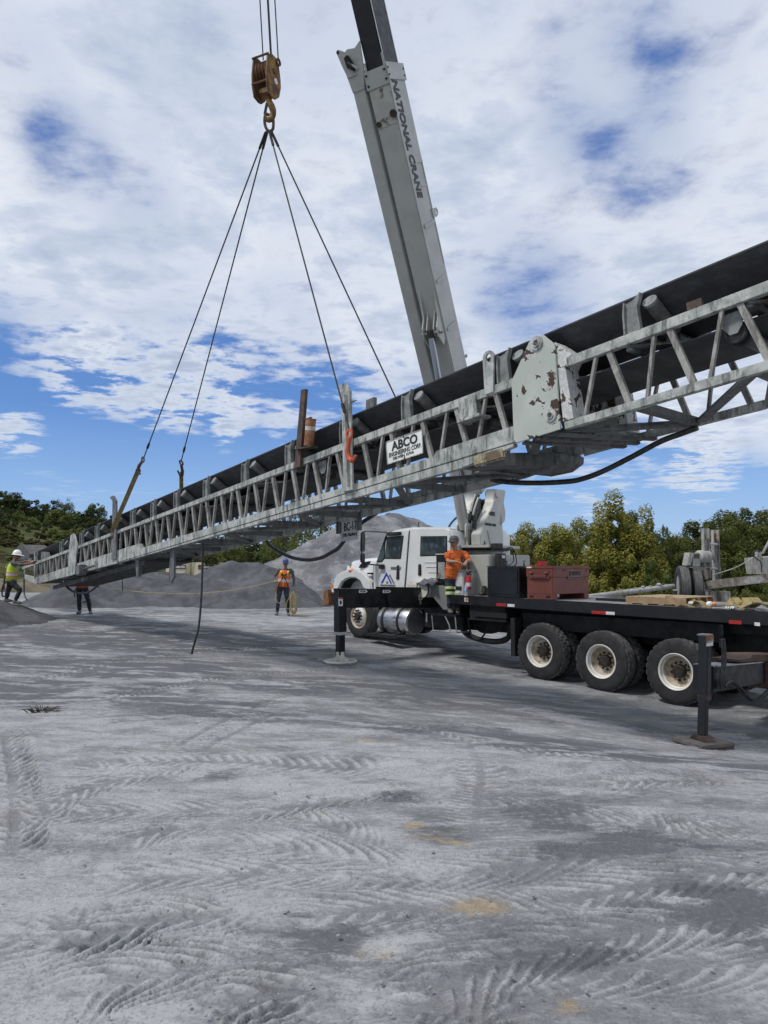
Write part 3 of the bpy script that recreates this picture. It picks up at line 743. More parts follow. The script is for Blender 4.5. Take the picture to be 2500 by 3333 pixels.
# hanging bracket left of the lug
mb = MB(); cbeam(mb, 2.52, 2.85, .02, .31, -.02, .09); cbeam(mb, 2.50, 2.92, -.02, .02, -.06, .20)
mb.build('roller_hanger', M_CH, conv, bevel=.004)
# posts
def post(name, pts, w, n, mat=None, d=.10):
    mb = MB()
    for a, b in zip(pts[:-1], pts[1:]):
        mb.beam(K(*a, n), K(*b, n), w * KS, d * KS, CN)
    return mb.build(name, mat or M_CH, conv)
mb = MB()
for n_ in (0, 1): pass
mb.prism([(-.14, -.50), (.10, -.51), (.22, 1.136), (.11, 1.323), (-.11, 1.322), (-.02, 1.138)], K(0, 0, -.045), CA * KS, CV * KS, CN * KS * .035)
mb.prism([(.02, -.45), (.04, -.45), (.13, 1.1), (.11, 1.1)], K(0, 0, -.10), CA * KS, CV * KS, CN * KS * .055)
mb.prism([(.20, 1.0), (.34, .95), (.20, .945)], K(0, 0, -.03), CA * KS, CV * KS, CN * KS * .03)
mb.build('upright_post', M_CH, conv, bevel=.003)
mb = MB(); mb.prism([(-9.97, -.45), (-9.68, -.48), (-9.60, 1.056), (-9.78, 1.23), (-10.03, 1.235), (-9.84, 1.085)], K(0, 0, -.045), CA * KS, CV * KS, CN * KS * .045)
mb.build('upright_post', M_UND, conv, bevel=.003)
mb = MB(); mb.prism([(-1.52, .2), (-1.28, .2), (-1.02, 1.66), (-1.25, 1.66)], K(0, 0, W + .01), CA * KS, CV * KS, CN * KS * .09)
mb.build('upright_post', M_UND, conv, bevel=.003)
po = MB().prism([(-1.47, .18), (-1.29, .17), (-.98, 1.53), (-1.12, 1.56)], K(0, 0, -.07), CA * KS, CV * KS, CN * KS * .06).build('leaning_post', M_DARKRUST, conv, bevel=.003)
MB().beam(K(-1.1, 1.0, -.04), K(-.9, .985, -.04), .02, .03, CN).beam(K(-1.32, .50, -.04), K(-.86, .44, -.04), .16, .02, CV).build('canister_bracket', M_DARKRUST, po)
m, t = new_mat('rusty_canister', (.28, .12, .05), .75)
c = t.mix(t.rng(t.noise(9, 7, .65), .35, .65), (.19, .075, .035), (.36, .17, .08))
c = t.mix(t.rng(t.noise(16, 6, .7), .62, .72, 0, .6), c, (.55, .48, .40)); t.set('Base Color', c)
can_lo, can_hi = K(-1.025, .50, -.04), K(-.905, .955, -.04)
can = MB().cyl(can_lo, can_hi, .080, 24).build('rusty_canister', m, conv, smooth=True)
cd_ = (can_hi - can_lo)
MB().cyl(can_lo + cd_ * .56, can_lo + cd_ * .72, .0825, 24).build('label_band', pm('pale_band', (.62, .60, .56), (.42, .36, .31), 12, .7), can, smooth=True)
MB().cyl(can_lo - cd_ * .01, can_lo + cd_ * .02, .085, 24).cyl(can_lo + cd_ * .97, can_lo + cd_ * 1.01, .085, 24).build('rim', M_RUSTY, can, smooth=True)

# belts
US = [-16.7, -13.7, -10.5, -7, -4, 1, 6, 9.5]
BE = itp([-16.7, -13.7, -10.5, -4, 1, 6, 9.5], [.60, .65, .695, .745, .785, .80, .81])
def belt(name, sect, mat):
    mb = MB(); vs = []; k = len(sect(0))
    for u in US: vs += [K(u, t_, n_) for n_, t_ in sect(u)]
    mb.add(vs, [(i * k + j, i * k + (j + 1) % k, (i + 1) * k + (j + 1) % k, (i + 1) * k + j) for i in range(len(US) - 1) for j in range(k)] + [list(range(k)), [(len(US) - 1) * k + j for j in range(k)][::-1]])
    return mb.build(name, mat, conv)
belt('carrying_belt', lambda u: [(.12, BE(u)), (.19, BE(u) - .075), (.50, BE(u) - .36), (.56, BE(u) - .375), (1.02, BE(u) - .375), (1.08, BE(u) - .36), (1.39, BE(u) - .075), (1.46, BE(u)),
                                 (1.46, BE(u) + .018), (1.08, BE(u) - .335), (1.02, BE(u) - .355), (.56, BE(u) - .355), (.50, BE(u) - .335), (.12, BE(u) + .018)], M_BELT)
belt('return_belt', lambda u: [(.2, .085), (.5, .075), (1.1, .075), (1.36, .085), (1.36, .105), (.2, .105)], M_BELT2)

# troughing idlers: curved end brackets, two wing rollers, a centre roller
for ui in (-14.02, -12.32, -11.13, -9.9, -8.73, -7.53, -6.30, -4.89, -3.30, -1.74, -.10, 1.44, 3.34, 5.24, 7.15):
    z0 = TOP_HI(ui); be = BE(ui) - .01
    mb = MB()
    for s in (0, 1):
        f = (lambda a: W - a) if s else (lambda a: a)
        # plate leaning with the wing roller, folded rim on the near side
        prof = [(ui - .10, z0 - .01), (ui + .10, z0 - .01), (ui + .085, be - .16), (ui + .15, be - .02), (ui + .13, be + .005), (ui + .04, be - .05), (ui - .06, be - .07), (ui - .085, be - .2)]
        mb.prism(prof, K(0, 0, f(.035)), CA * KS, CV * KS, CN * KS * (-.02 if s else .02))
        mb.prism([(ui - .105, z0), (ui - .085, z0), (ui - .07, be - .2), (ui - .05, be - .075), (ui - .06, be - .05), (ui - .09, be - .19)], K(0, 0, f(-.005)), CA * KS, CV * KS, CN * KS * (-.07 if s else .07))
        mb.prism([(ui + .085, z0), (ui + .105, z0), (ui + .10, be - .16), (ui + .16, be - .01), (ui + .145, be - .005), (ui + .082, be - .15)], K(0, 0, f(-.005)), CA * KS, CV * KS, CN * KS * (-.07 if s else .07))
    mb.beam(K(ui, z0 - .03, .03), K(ui, z0 - .03, W - .03), .10, .05, CV)
    br = mb.build('idler', M_IDL, conv)
    ur = ui + .215
    mb = MB(); mb.cyl(K(ur, be - .12, .10), K(ur + .05, z0 + .02, .50), .076, 18).build('roller', M_ROLL, br, smooth=True)
    mb = MB(); mb.cyl(K(ur, be - .115, W - .08), K(ur, z0 + .02, W - .50), .082, 18).build('roller', M_ROLL, br, smooth=True)
    mb = MB(); mb.cyl(K(ur, be - .375 - .09, .56), K(ur, be - .375 - .09, 1.02), .082, 18).build('roller', M_ROLL, br, smooth=True)
    mb = MB()
    for s in (0, 1):
        f = (lambda a: W - a) if s else (lambda a: a)
        mb.cyl(K(ur, be - .11, f(.085)), K(ur, be - .13, f(.115)), .080, 18)
        mb.beam(K(ur - .02, z0 - .02, f(.52)), K(ur - .02, be - .36, f(.53)), .14, .03, CA)
    mb.beam(K(ur, z0 - .02, .03), K(ur, z0 - .02, W - .03), .06, .03, CV)
    mb.build('roller_stand', M_IDL, br)
# return rollers hanging under the top chords
for ui in (2.72, -.85, -4.35, -7.9, -11.6, 6.3):
    for s in (1, 0):
        f = (lambda a: W - a) if s else (lambda a: a)
        br = MB().prism([(ui - .12, .2), (ui + .12, .2), (ui + .10, .05), (ui + .04, -.03), (ui - .04, -.03), (ui - .10, .05)], K(0, 0, f(.10)), CA * KS, CV * KS, CN * KS * (-.02 if s else .02)).build('return_bracket', M_IDL, conv)
    MB().cyl(K(ui, 0, .16), K(ui, 0, W - .16), .075, 16).build('roller', M_ROLL, br, smooth=True)
    for o_, r_ in ((.14, .10), (.26, .12)): MB().lathe([(.075, 0), (r_, 0), (r_, .045), (.075, .045)], K(ui, 0, o_), CN, 16, close=True).build('rubber_disc', M_HOSE, br, smooth=True)

# cross members and diagonals, top and bottom
k = 0
us = [-16.2, -14.9, -13.5, -12.3, -11.0, -9.6, -8.3, -7.0, -5.65, -4.3, -2.95, -1.6, -.25, 1.1, 2.45, 3.8, 5.15, 6.5, 7.9, 9.3]
for i, u in enumerate(us):
    b = BOT_LO(u)
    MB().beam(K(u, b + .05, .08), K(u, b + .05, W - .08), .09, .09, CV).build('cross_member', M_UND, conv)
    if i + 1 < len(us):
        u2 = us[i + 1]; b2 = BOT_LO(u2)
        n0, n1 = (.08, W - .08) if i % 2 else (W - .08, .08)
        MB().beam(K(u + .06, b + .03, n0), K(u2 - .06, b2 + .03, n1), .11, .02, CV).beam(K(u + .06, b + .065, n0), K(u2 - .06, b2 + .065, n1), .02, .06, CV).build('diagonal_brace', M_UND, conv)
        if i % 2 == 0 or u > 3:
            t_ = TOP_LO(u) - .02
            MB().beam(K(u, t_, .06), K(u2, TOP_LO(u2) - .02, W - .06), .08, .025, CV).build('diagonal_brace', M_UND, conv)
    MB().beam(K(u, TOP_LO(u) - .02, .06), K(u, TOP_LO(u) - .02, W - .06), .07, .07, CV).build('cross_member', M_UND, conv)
for u in (3.55, 3.75, 4.0):
    MB().beam(K(u, -.55, .02), K(u + .55, -.56, W), .07, .03, CV).build('diagonal_brace', M_UND, conv)
# heavy saddle under the splice, on the far side
mb = MB(); mb.prism([(2.45, -.40), (3.45, -.56), (3.43, -.66), (3.23, -.74), (2.86, -.73), (2.5, -.62)], K(0, 0, .95), CA * KS, CV * KS, CN * KS * .62)
mb.build('saddle', M_UND, conv, bevel=.01)
MB().beam(K(2.75, -.62, .05), K(3.35, -.62, 1.2), .22, .16, CV).build('saddle_arm', M_UND, conv)
MB().box(K(2.95, -.60, .03), CA * .25, CN * .03, CV * .075).build('jacking_lug', pm('burnt_lug', (.14, .10, .06), (.42, .38, .24), 5, .8, dirt=(.05, .035, .025), dscale=7), conv, bevel=.02)
# walkway pan and dangling legs under the low end
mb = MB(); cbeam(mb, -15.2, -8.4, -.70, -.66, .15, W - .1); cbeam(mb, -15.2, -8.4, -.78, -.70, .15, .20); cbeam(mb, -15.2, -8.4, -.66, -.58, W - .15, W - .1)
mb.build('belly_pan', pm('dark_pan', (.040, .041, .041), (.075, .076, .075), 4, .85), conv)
MB().prism([(-8.86, -.6), (-8.66, -.6), (-8.70, -1.03), (-8.80, -1.03)], K(0, 0, .12), CA * KS, CV * KS, CN * KS * .09).build('hanging_leg', M_UND, conv)
MB().prism([(-6.86, -.6), (-6.68, -.6), (-6.74, -1.25), (-6.91, -1.37), (-7.03, -1.36), (-7.0, -1.2)], K(0, 0, .12), CA * KS, CV * KS, CN * KS * .05).build('hanging_leg', M_UND, conv)
MB().beam(K(-12.3, -.50, -.10), K(-11.0, -.50, -.10), .06, .05, CV).box(K(-11.95, -.52, -.12), CA * .13, CN * .1, CV * .13).build('winch', M_UND, conv, bevel=.02)
MB().beam(K(-11.05, -.50, -.06), K(-11.05, -.36, -.06), .05, .04, CA).build('winch_bracket', M_CH, conv)
# tail: hopper, skirt and pulley
h_ = []
for px_, py_ in ((64, 1781), (72, 1773), (82, 1773), (108, 1804), (104, 1823), (66, 1823)): h_.append(kpix(px_, py_, .5))
MB().prism(h_, K(0, 0, .4), CA * KS, CV * KS, CN * KS * .8).build('tail_hopper', pm('sooty_steel', (.05, .05, .05), (.09, .09, .088), 5, .8), conv, bevel=.01)
MB().cyl(K(-17.2, .15, .2), K(-17.2, .15, W - .2), .22, 24).build('tail_pulley', M_ROLL, conv, smooth=True)
mb = MB(); cbeam(mb, -17.7, -17.62, -.2, .42, 0, .08); cbeam(mb, -17.2, -17.12, .2, .45, 0, .08); cbeam(mb, -16.52, -16.44, -.3, .60, -.02, .06)
mb.build('tail_post', M_CH, conv)
mb = MB(); mb.prism([(-16.4, .25), (-15.5, .30), (-15.7, .48), (-16.35, .58)], K(0, 0, .15), CA * KS, CV * KS, CN * KS * .05); mb.build('skirt_board', M_UND, conv)
mb = MB(); mb.prism([(-15.6, .50), (-14.9, .62), (-14.7, .72), (-14.95, .74)], K(0, 0, 1.2), CA * KS, CV * KS, CN * KS * .12); mb.build('skirt_board', M_CH, conv)
MB().box(K(5.98, .405, .03), CA * .075, CN * .02, CV * .04).build('rusty_plate', M_DARKRUST, conv)
MB().prism([(6.6, .20), (7.3, .21), (7.3, .10), (6.95, .03)], K(0, 0, .1), CA * KS, CV * KS, CN * KS * .5).build('gusset', M_DARKRUST, conv)
MB().box(K(6.95, -.62, W - .2), CA * .12, CN * .12, CV * .30).build('junction_box', M_UND, conv, bevel=.01)
# maker's plate
sg = MB().prism([(.985, -.277), (1.765, -.277), (1.79, .078), (.99, .075)], K(0, 0, -.035), CA * KS, CV * KS, CN * KS * .012).build('sign_board', M_WHITE, conv, bevel=.002)
fr = MB()
for a, b in (((.985, -.277), (1.765, -.277)), ((1.765, -.277), (1.79, .078)), ((1.79, .078), (.99, .075)), ((.99, .075), (.985, -.277))):
    fr.beam(K(*a, -.037), K(*b, -.037), .012, .01, CN)
fr.build('frame', M_CH, sg)
MB().box(K(1.39, .07, -.04), CA * .012, CN * .004, CV * .02).box(K(1.37, -.272, -.04), CA * .012, CN * .004, CV * .02).build('clip', M_DARKRUST, sg)
tx = CA * 1.0; ty = (CV + CA * .04)
text('lettering', 'ABCO', .2, K(1.39, -.025, -.0365), tx, ty, M_INK, sg, bold=.006, fit=.52, fith=.130)
text('lettering', 'ENGINEERING CORP.', .2, K(1.39, -.148, -.0365), tx, ty, M_INK, sg, bold=.0015, fit=.64, fith=.062)
text('lettering', 'DELWEIN, IOWA', .2, K(1.35, -.222, -.0365), tx, ty, M_INK, sg, bold=.001, fit=.42, fith=.045)
# number board under the far chord
M_GREYB = pm('grey_board', (.48, .48, .48), (.56, .56, .56), 4, .6)
bp = [kpix(x, y, W - .04) for x, y in ((1108, 1763), (1167, 1755), (1166, 1684), (1109, 1697))]
sb = MB().prism(bp, K(0, 0, W - .05), CA * KS, CV * KS, CN * KS * .015).build('number_board', M_GREYB, conv)
mb = MB()
for x0, x1, y0, y1 in ((1099, 1103, 1699, 1738), (1105.5, 1110, 1698, 1737), (1165, 1168, 1682, 1727), (1172, 1177, 1680, 1726)):
    q = [kpix(x, y, W - .06) for x, y in ((x0, y1), (x1, y1), (x1, y0), (x0, y0))]
    mb.prism(q, K(0, 0, W - .10), CA * KS, CV * KS, CN * KS * .05)
mb.build('clamp', M_UND, sb)
cx_, cy_ = kpix(1140, 1712, W - .055); c2x, c2y = kpix(1138, 1741, W - .055)
ax = (K(*kpix(1167, 1702, W), W) - K(*kpix(1110, 1713, W), W)).normalized(); ay = CN.cross(ax); ay = ay if ay.z > 0 else -ay
text('lettering', 'BC-17', .2, K(cx_, cy_, W - .055), ax, ay, M_INK, sb, bold=.001, fit=.35, fith=.16)
text('lettering', "(10's Stacker)", .2, K(c2x, c2y, W - .055), ax, ay, M_INK, sb, bold=.001, fit=.39, fith=.085)

# hoses and lines hanging from it (each a thing)
def hose(name, pix, n, r, mat, label, cat, group=None, nn=14, seg=8):
    pts = [K(*kpix(a, b, n), n) for a, b in pix]
    return tag(MB().tube(bez(pts, nn), r, seg).build(name, mat, None, smooth=True), label, cat, group)
hose('hose', [(862, 1752), (880, 1775), (905, 1792), (941, 1811), (975, 1820), (1010, 1822), (1049, 1814), (1080, 1797), (1103, 1782), (1140, 1735), (1172, 1706), (1205, 1683), (1240, 1660)], W + .1, .036, M_HOSE, 'thick black hose looping behind the number board under the conveyor', 'hose', 'hoses slung under the conveyor')
hose('hose', [(1600, 1560), (1650, 1569), (1750, 1572), (1850, 1567), (1900, 1557), (1960, 1535), (2060, 1485), (2150, 1437), (2215, 1412), (2270, 1392)], W - .1, .036, M_HOSE, 'thick black hose sagging against the sky below the right part of the conveyor', 'hose', 'hoses slung under the conveyor')
hose('hose', [(207, 1893), (214, 1906), (235, 1924), (264, 1931), (293, 1925), (320, 1903), (336, 1880), (345, 1866)], .35, .030, M_HOSE, 'pair-bent black hose looping in front of the half-hidden man', 'hose', 'hoses slung under the conveyor')
hose('hanging_strap', [(662, 1768), (659, 1850), (655, 1950), (647, 2040), (637, 2080), (626, 2120), (620, 2160)], .3, .022, M_HOSE, 'black strap dangling from the conveyor towards the ground, left of the crane truck', 'strap')
hose('dark_cord', [(397, 1860), (398, 1890), (399, 1922)], 1.2, .012, M_HOSE, 'short dark cord hanging under the conveyor before the gravel bank', 'cord')
hose('power_cable', [(79, 1870), (79, 1930), (88, 1953)], .0, .022, M_HOSE, 'dark cable hanging from the conveyor tail by the man in the white hard hat', 'cable')
# ================================================================== CRANE TRUCK
TH = radians(42)
TU, TRr = Vector((-sin(TH), cos(TH), 0)), Vector((cos(TH), sin(TH), 0))      # forwards, and towards its far side
TO = Vector((4.725, 12.0, 0)); ZUP = Vector((0, 0, 1))
def T(u, r, h): return TO + TU * u + TRr * r + ZUP * h
def tr(px_, py_, r=0.0):
    q = hit(px_, py_, TO + TRr * r, TRr) - TO; return q.dot(TU), q.z
def tu(px_, py_, u):
    q = hit(px_, py_, TO + TU * u, TU) - TO; return q.dot(TRr), q.z
def side(mb, poly, r0, r1, mi=0):                 # outline in (u, h) extruded across the truck
    return mb.prism(poly, TO + TRr * r0, TU, ZUP, TRr * (r1 - r0), mi)
def cross(mb, poly, u0, u1, mi=0):                # outline in (r, h) extruded along the truck
    return mb.prism(poly, TO + TU * u0, TRr, ZUP, TU * (u1 - u0), mi)
def tb(mb, u0, u1, r0, r1, h0, h1, mi=0):
    return mb.hexa([T(u0, r0, h0), T(u1, r0, h0), T(u1, r1, h0), T(u0, r1, h0), T(u0, r0, h1), T(u1, r0, h1), T(u1, r1, h1), T(u0, r1, h1)], mi)

M_WPAINT = pm('white_truck_paint', (.74, .75, .74), (.66, .67, .66), 1.2, .28, coat=.5, dirt=(.40, .385, .35), dscale=2.2, damt=(.60, .95))
M_CRANE = pm('crane_paint', (.42, .425, .39), (.37, .375, .345), 2.0, .42, coat=.2, dirt=(.22, .21, .18), dscale=3.2, damt=(.58, .85))
M_BLACK = pm('black_truck_paint', (.006, .0065, .008), (.012, .0125, .014), 4, .36, dirt=(.040, .039, .038), dscale=3.5, damt=(.58, .82))
M_CHAS = pm('chassis_black', (.006, .006, .007), (.012, .012, .012), 5, .7, dirt=(.03, .029, .027), dscale=5, damt=(.6, .8))
M_PLAST = pm('black_plastic', (.016, .016, .018), (.028, .028, .03), 6, .5)
M_ALU = pm('brushed_aluminium', (.62, .63, .64), (.52, .53, .54), 3, .34, 1.0, dirt=(.36, .34, .31), dscale=5, damt=(.58, .85), stretch=(1, 1, 6))
M_TYRE = pm('tyre_rubber', (.016, .016, .017), (.028, .027, .027), 5, .82, dirt=(.085, .083, .08), dscale=4, damt=(.57, .82))
M_TREAD = pm('dusty_tread', (.075, .074, .072), (.12, .118, .114), 7, .9, dirt=(.19, .186, .18), dscale=6, damt=(.55, .8))
M_RIM = pm('white_rim', (.70, .69, .65), (.60, .58, .53), 6, .5)
M_RIMD = pm('rusty_rim_dish', (.50, .45, .36), (.36, .27, .17), 7, .75, dirt=(.26, .155, .085), dscale=9, damt=(.5, .7))
M_HUB = pm('greasy_hub', (.018, .015, .013), (.04, .03, .024), 12, .75)
M_GREY = pm('grey_box_paint', (.42, .425, .41), (.36, .365, .355), 3, .5)
M_STEEL = pm('worn_steel', (.36, .35, .33), (.25, .24, .23), 8, .5, .6)
M_DECK = pm('worn_deck', (.20, .195, .19), (.11, .108, .105), 2.5, .8, dirt=(.30, .295, .29), dscale=2, damt=(.5, .8))
M_RED = pm('reflector_red', (.42, .02, .02), (.30, .02, .02), 20, .35)
M_REFW = pm('reflector_white', (.75, .75, .74), (.55, .55, .55), 25, .4)
M_ORANGE = pm('amber_lens', (.85, .26, .03), (.6, .16, .02), 20, .25)
m, t = new_mat('tinted_glass', (.030, .042, .045), .05); t.set('Specular IOR Level', .6); t.set('Coat Weight', .6); t.set('Coat Roughness', .03)
t.set('Base Color', t.mix(t.rng(t.noise(1.1, 3), .42, .62), (.028, .042, .048), (.085, .12, .125))); M_GLASS = m
M_BLUE = pm('badge_blue', (.03, .05, .42), None, rough=.4)
M_BGREY = pm('badge_grey', (.16, .17, .18), None, rough=.4)
M_DRUM = pm('cream_paint', (.62, .60, .52), (.52, .50, .44), 4, .45, dirt=(.33, .31, .27), dscale=4)

truck = thing('crane_truck', T(3, 1.2, -.5), 'white cab crane truck with black flatbed, raised grey boom and outriggers down', 'crane truck')
# ---- wheels
def tyre_mesh(R=.528, w=.27, rim=.29, seg=112, pattern=0):
    prof = [(rim, .02), (rim + .03, -.005), (R - .10, -.012), (R - .035, .006), (R - .008, .03)]
    n_in = 12
    cross_ = [(R, .03 + (w - .06) * i / (n_in - 1)) for i in range(n_in)]
    prof2 = prof + cross_ + [(R - .008, w - .03), (R - .035, w - .006), (R - .10, w + .012), (rim + .03, w + .005), (rim, w - .02)]
    vs = []; n = len(prof2)
    for k in range(seg):
        a = 2 * pi * k / seg
        for i, (r, z) in enumerate(prof2):
            if len(prof) <= i < len(prof) + n_in:
                c = i - len(prof)
                if pattern == 0:
                    if c in (3, 8): r -= .010
                    if (k + (2 if 3 < c < 8 else 0)) % 4 == 0: r -= .022
                elif pattern == 1:
                    if (k + abs(c - 5) // 2) % 6 == 0 or (c in (2, 9) and k % 3 == 0) or c == 5: r -= .018
                else:
                    if c in (2, 5, 6, 9): r -= .012
                    if c in (0, 11) and k % 3 == 0: r -= .008
            elif i in (len(prof) - 1, len(prof) + n_in) and k % 4 == 0 and pattern < 2: r -= .016
            vs.append((r * cos(a), z, r * sin(a)))
    fs = [(k * n + i, ((k + 1) % seg) * n + i, ((k + 1) % seg) * n + i + 1, k * n + i + 1) for k in range(seg) for i in range(n - 1)]
    mb = MB(); mb.add(vs, fs); a_, b_ = len(prof) - 1, len(prof) + n_in - 1
    mb.mi = [1 if a_ <= i < b_ + 1 else 0 for k in range(seg) for i in range(n - 1)]
    return mb.mesh('tyre', [M_TYRE, M_TREAD], smooth=True, angle=28)
Yax = Vector((0, 1, 0))
def dish_meshes():
    mb = MB(); mb.lathe([(.275, .03), (.300, .0), (.292, -.012), (.268, .004), (.262, .06), (.245, .075)], (0, 0, 0), Yax, 48)
    lip = mb.mesh('rim', M_RIM, smooth=True)
    mb = MB(); mb.lathe([(.255, .066), (.240, .11), (.215, .150), (.16, .170), (.10, .172), (.0, .172)], (0, 0, 0), Yax, 48)
    dish = mb.mesh('dish', M_RIMD, smooth=True)
    mb = MB(); mb.lathe([(.11, .175), (.105, .10), (.085, .075), (.03, .068), (0, .068)], (0, 0, 0), Yax, 20)
    for k in range(8): mb.cyl((.075 * cos(k * pi / 4), .06, .075 * sin(k * pi / 4)), (.075 * cos(k * pi / 4), .10, .075 * sin(k * pi / 4)), .012, 6)
    hub = mb.mesh('hub', M_HUB, smooth=True)
    nut = MB().cyl((0, .14, 0), (0, .178, 0), .019, 8).mesh('wheel_nut', M_HUB)
    hole = MB().lathe([(.034, .0), (.034, .012), (0, .012)], (0, 0, 0), Yax, 14).mesh('hand_hole', M_HUB)
    return lip, dish, hub, nut, hole
TYRES = [tyre_mesh(pattern=0), tyre_mesh(pattern=1), tyre_mesh(pattern=2)]
LIP, DISH, HUB, NUT, HOLE = dish_meshes()
FLIP = Matrix.Rotation(pi, 4, 'Z')
def wheel(u, h, r, kind, far=False, spin=0.0, inner=True):
    """dual rear wheel (kind 0/1) or single front wheel (2); r = outer face of the tyre"""
    e = bpy.data.objects.new('wheel', None); COL.objects.link(e)
    e.location = T(u, r, h); e.rotation_euler = (0, 0, TH - pi / 2 + (pi if far else 0))
    attach(e, truck)
    def put(nm, me, dy=0.0, rot=None):
        o = bpy.data.objects.new(nm, me); COL.objects.link(o); o.parent = e; o.location = (0, dy, 0)
        if rot is not None: o.location = rot[0]; o.rotation_euler = rot[1]
        return o
    # local: +x along the axle's side?  y = into the truck
    if kind < 2:
        put('tyre', TYRES[kind]); 
        if inner: put('tyre', TYRES[0], .33)
        put('rim', LIP); put('dish', DISH); put('hub', HUB)
        for k in range(10):
            a = spin + 2 * pi * k / 10
            put('wheel_nut', NUT, 0, ((.143 * cos(a), .0, .143 * sin(a)), (0, 0, 0)))
        for k in range(3):
            a = spin + .3 + 2 * pi * k / 3
            put('hand_hole', HOLE, 0, ((.19 * cos(a), .153, .19 * sin(a)), (0, 0, 0)))
    else:
        put('tyre', TYRES[2]); put('rim', FLIP_LIP); put('disc', FRONT_DISC); put('hub', FRONT_HUB)
        for k in range(10):
            a = spin + 2 * pi * k / 10
            put('wheel_nut', FNUT, 0, ((.143 * cos(a), 0, .143 * sin(a)), (0, 0, 0)))
FLIP_LIP = MB().lathe([(.275, .03), (.300, .0), (.292, -.012), (.262, .01), (.25, .05), (.235, .06)], (0, 0, 0), Yax, 48).mesh('rim', M_RIMD, smooth=True)
FRONT_DISC = MB().lathe([(.245, .07), (.235, .055), (.205, -.005), (.18, -.02), (.10, -.02)], (0, 0, 0), Yax, 48).mesh('disc', M_RIM, smooth=True)
FRONT_HUB = MB().lathe([(.105, -.015), (.10, -.05), (.08, -.075), (.03, -.08), (0, -.08)], (0, 0, 0), Yax, 20).mesh('hub', M_HUB, smooth=True)
FNUT = MB().cyl((0, -.015, 0), (0, -.062, 0), .021, 8).mesh('wheel_nut', M_HUB)
# (wheel meshes lie in xz with y inward, so the tyre's outer face is at y = 0)
for u, h, k, s in ((.045, -.068, 0, .2), (1.40, -.030, 1, .5), (2.70, .035, 0, .9)):
    wheel(u, h, 0.0, k, spin=s)
    wheel(u, h - .03, 2.44, k, True, s + .3)
wheel(8.12, .42, .12, 2, spin=.1); wheel(8.12, .40, 2.38, 2, True)

# ---- chassis
mb = MB()
for r in (.80, 1.50):
    tb(mb, -3.4, 9.0, r, r + .09, .24, .56)
for u in (-2.6, -1.0, .7, 2.1, 3.6, 5.0, 6.8, 8.4): tb(mb, u - .06, u + .06, .89, 1.50, .28, .52)
mb.build('chassis_frame', M_CHAS, truck)
for u, h in ((.045, -.068), (1.40, -.03), (2.70, .035), (8.12, .42)):
    mb = MB(); mb.cyl(T(u, .3, h), T(u, 2.1, h), .075, 14)
    if u < 4: mb.lathe([(.075, -.22), (.20, -.12), (.22, 0), (.20, .12), (.075, .22)], T(u, 1.22, h), TRr, 16)
    mb.build('axle', M_CHAS, truck, smooth=True)

mb = MB(); tb(mb, -.6, 3.3, .30, .80, .42, .72); tb(mb, -.6, 3.3, 1.64, 2.14, .42, .72); mb.build('subframe', M_CHAS, truck)
# ---- flatbed
ds = .0118
def dh(u): return .966 + ds * u
mb = MB()
mb.hexa([T(-3.4, .09, dh(-3.4) - .05), T(4.92, .09, dh(4.92) - .05), T(4.92, 2.35, dh(4.92) - .05), T(-3.4, 2.35, dh(-3.4) - .05), T(-3.4, .09, dh(-3.4) + .001), T(4.92, .09, dh(4.92) + .001), T(4.92, 2.35, dh(4.92) + .001), T(-3.4, 2.35, dh(-3.4) + .001)])
bed = mb.build('flatbed', M_DECK, truck)
for r0, r1 in ((0, .09), (2.35, 2.44)):
    mb = MB(); a, b = -3.4, 4.96
    mb.hexa([T(a, r0, dh(a) - .20), T(b, r0, dh(b) - .18), T(b, r1, dh(b) - .18), T(a, r1, dh(a) - .20), T(a, r0, dh(a) + .006), T(b, r0, dh(b) + .006), T(b, r1, dh(b) + .006), T(a, r1, dh(a) + .006)])
    mb.build('side_rail', M_BLACK, bed, bevel=.006)
mb = MB()
for u in np.arange(-3.2, 4.8, .45): tb(mb, u, u + .07, .1, 2.34, dh(u) - .16, dh(u) - .055)
mb.build('bed_bearers', M_CHAS, bed)
mb = MB(); tb(mb, -3.4, 4.9, .55, .72, .56, .80); tb(mb, -3.4, 4.9, 1.72, 1.89, .56, .80); mb.build('bed_sills', M_CHAS, bed)
def rail_plate(nm, u0, u1, h0, h1, mat):
    mb = MB(); tb(mb, u0, u1, -.003, .002, h0, h1); return mb.build(nm, mat, truck)
for (x0, y0, x1, y1), (w0, v0, w1, v1) in (((1616, 1964, 1648, 1971), (1652, 1966, 1675, 1974)), ((1926, 1987, 1971, 1999), (1972, 1991, 2001, 2000)), ((2373, 2018, 2414, 2031), (2456, 2026, 2474, 2036))):
    a, b = tr(x0, (y0 + y1) / 2), tr(x1, (y0 + y1) / 2 + 1); rail_plate('red_reflector', b[0], a[0], (a[1] + b[1]) / 2 - .028, (a[1] + b[1]) / 2 + .028, M_RED)
    a, b = tr(w0, (v0 + v1) / 2), tr(w1, (v0 + v1) / 2 + 1); rail_plate('white_reflector', b[0], a[0], (a[1] + b[1]) / 2 - .026, (a[1] + b[1]) / 2 + .026, M_REFW)
a = tr(1518, 1952); lm = rail_plate('marker_lamp', a[0] - .05, a[0] + .05, a[1] - .042, a[1] + .042, M_REFW)
mb = MB(); tb(mb, a[0] - .032, a[0] + .032, -.012, -.003, a[1] - .026, a[1] + .026); mb.build('lens', M_ORANGE, lm, bevel=.004)
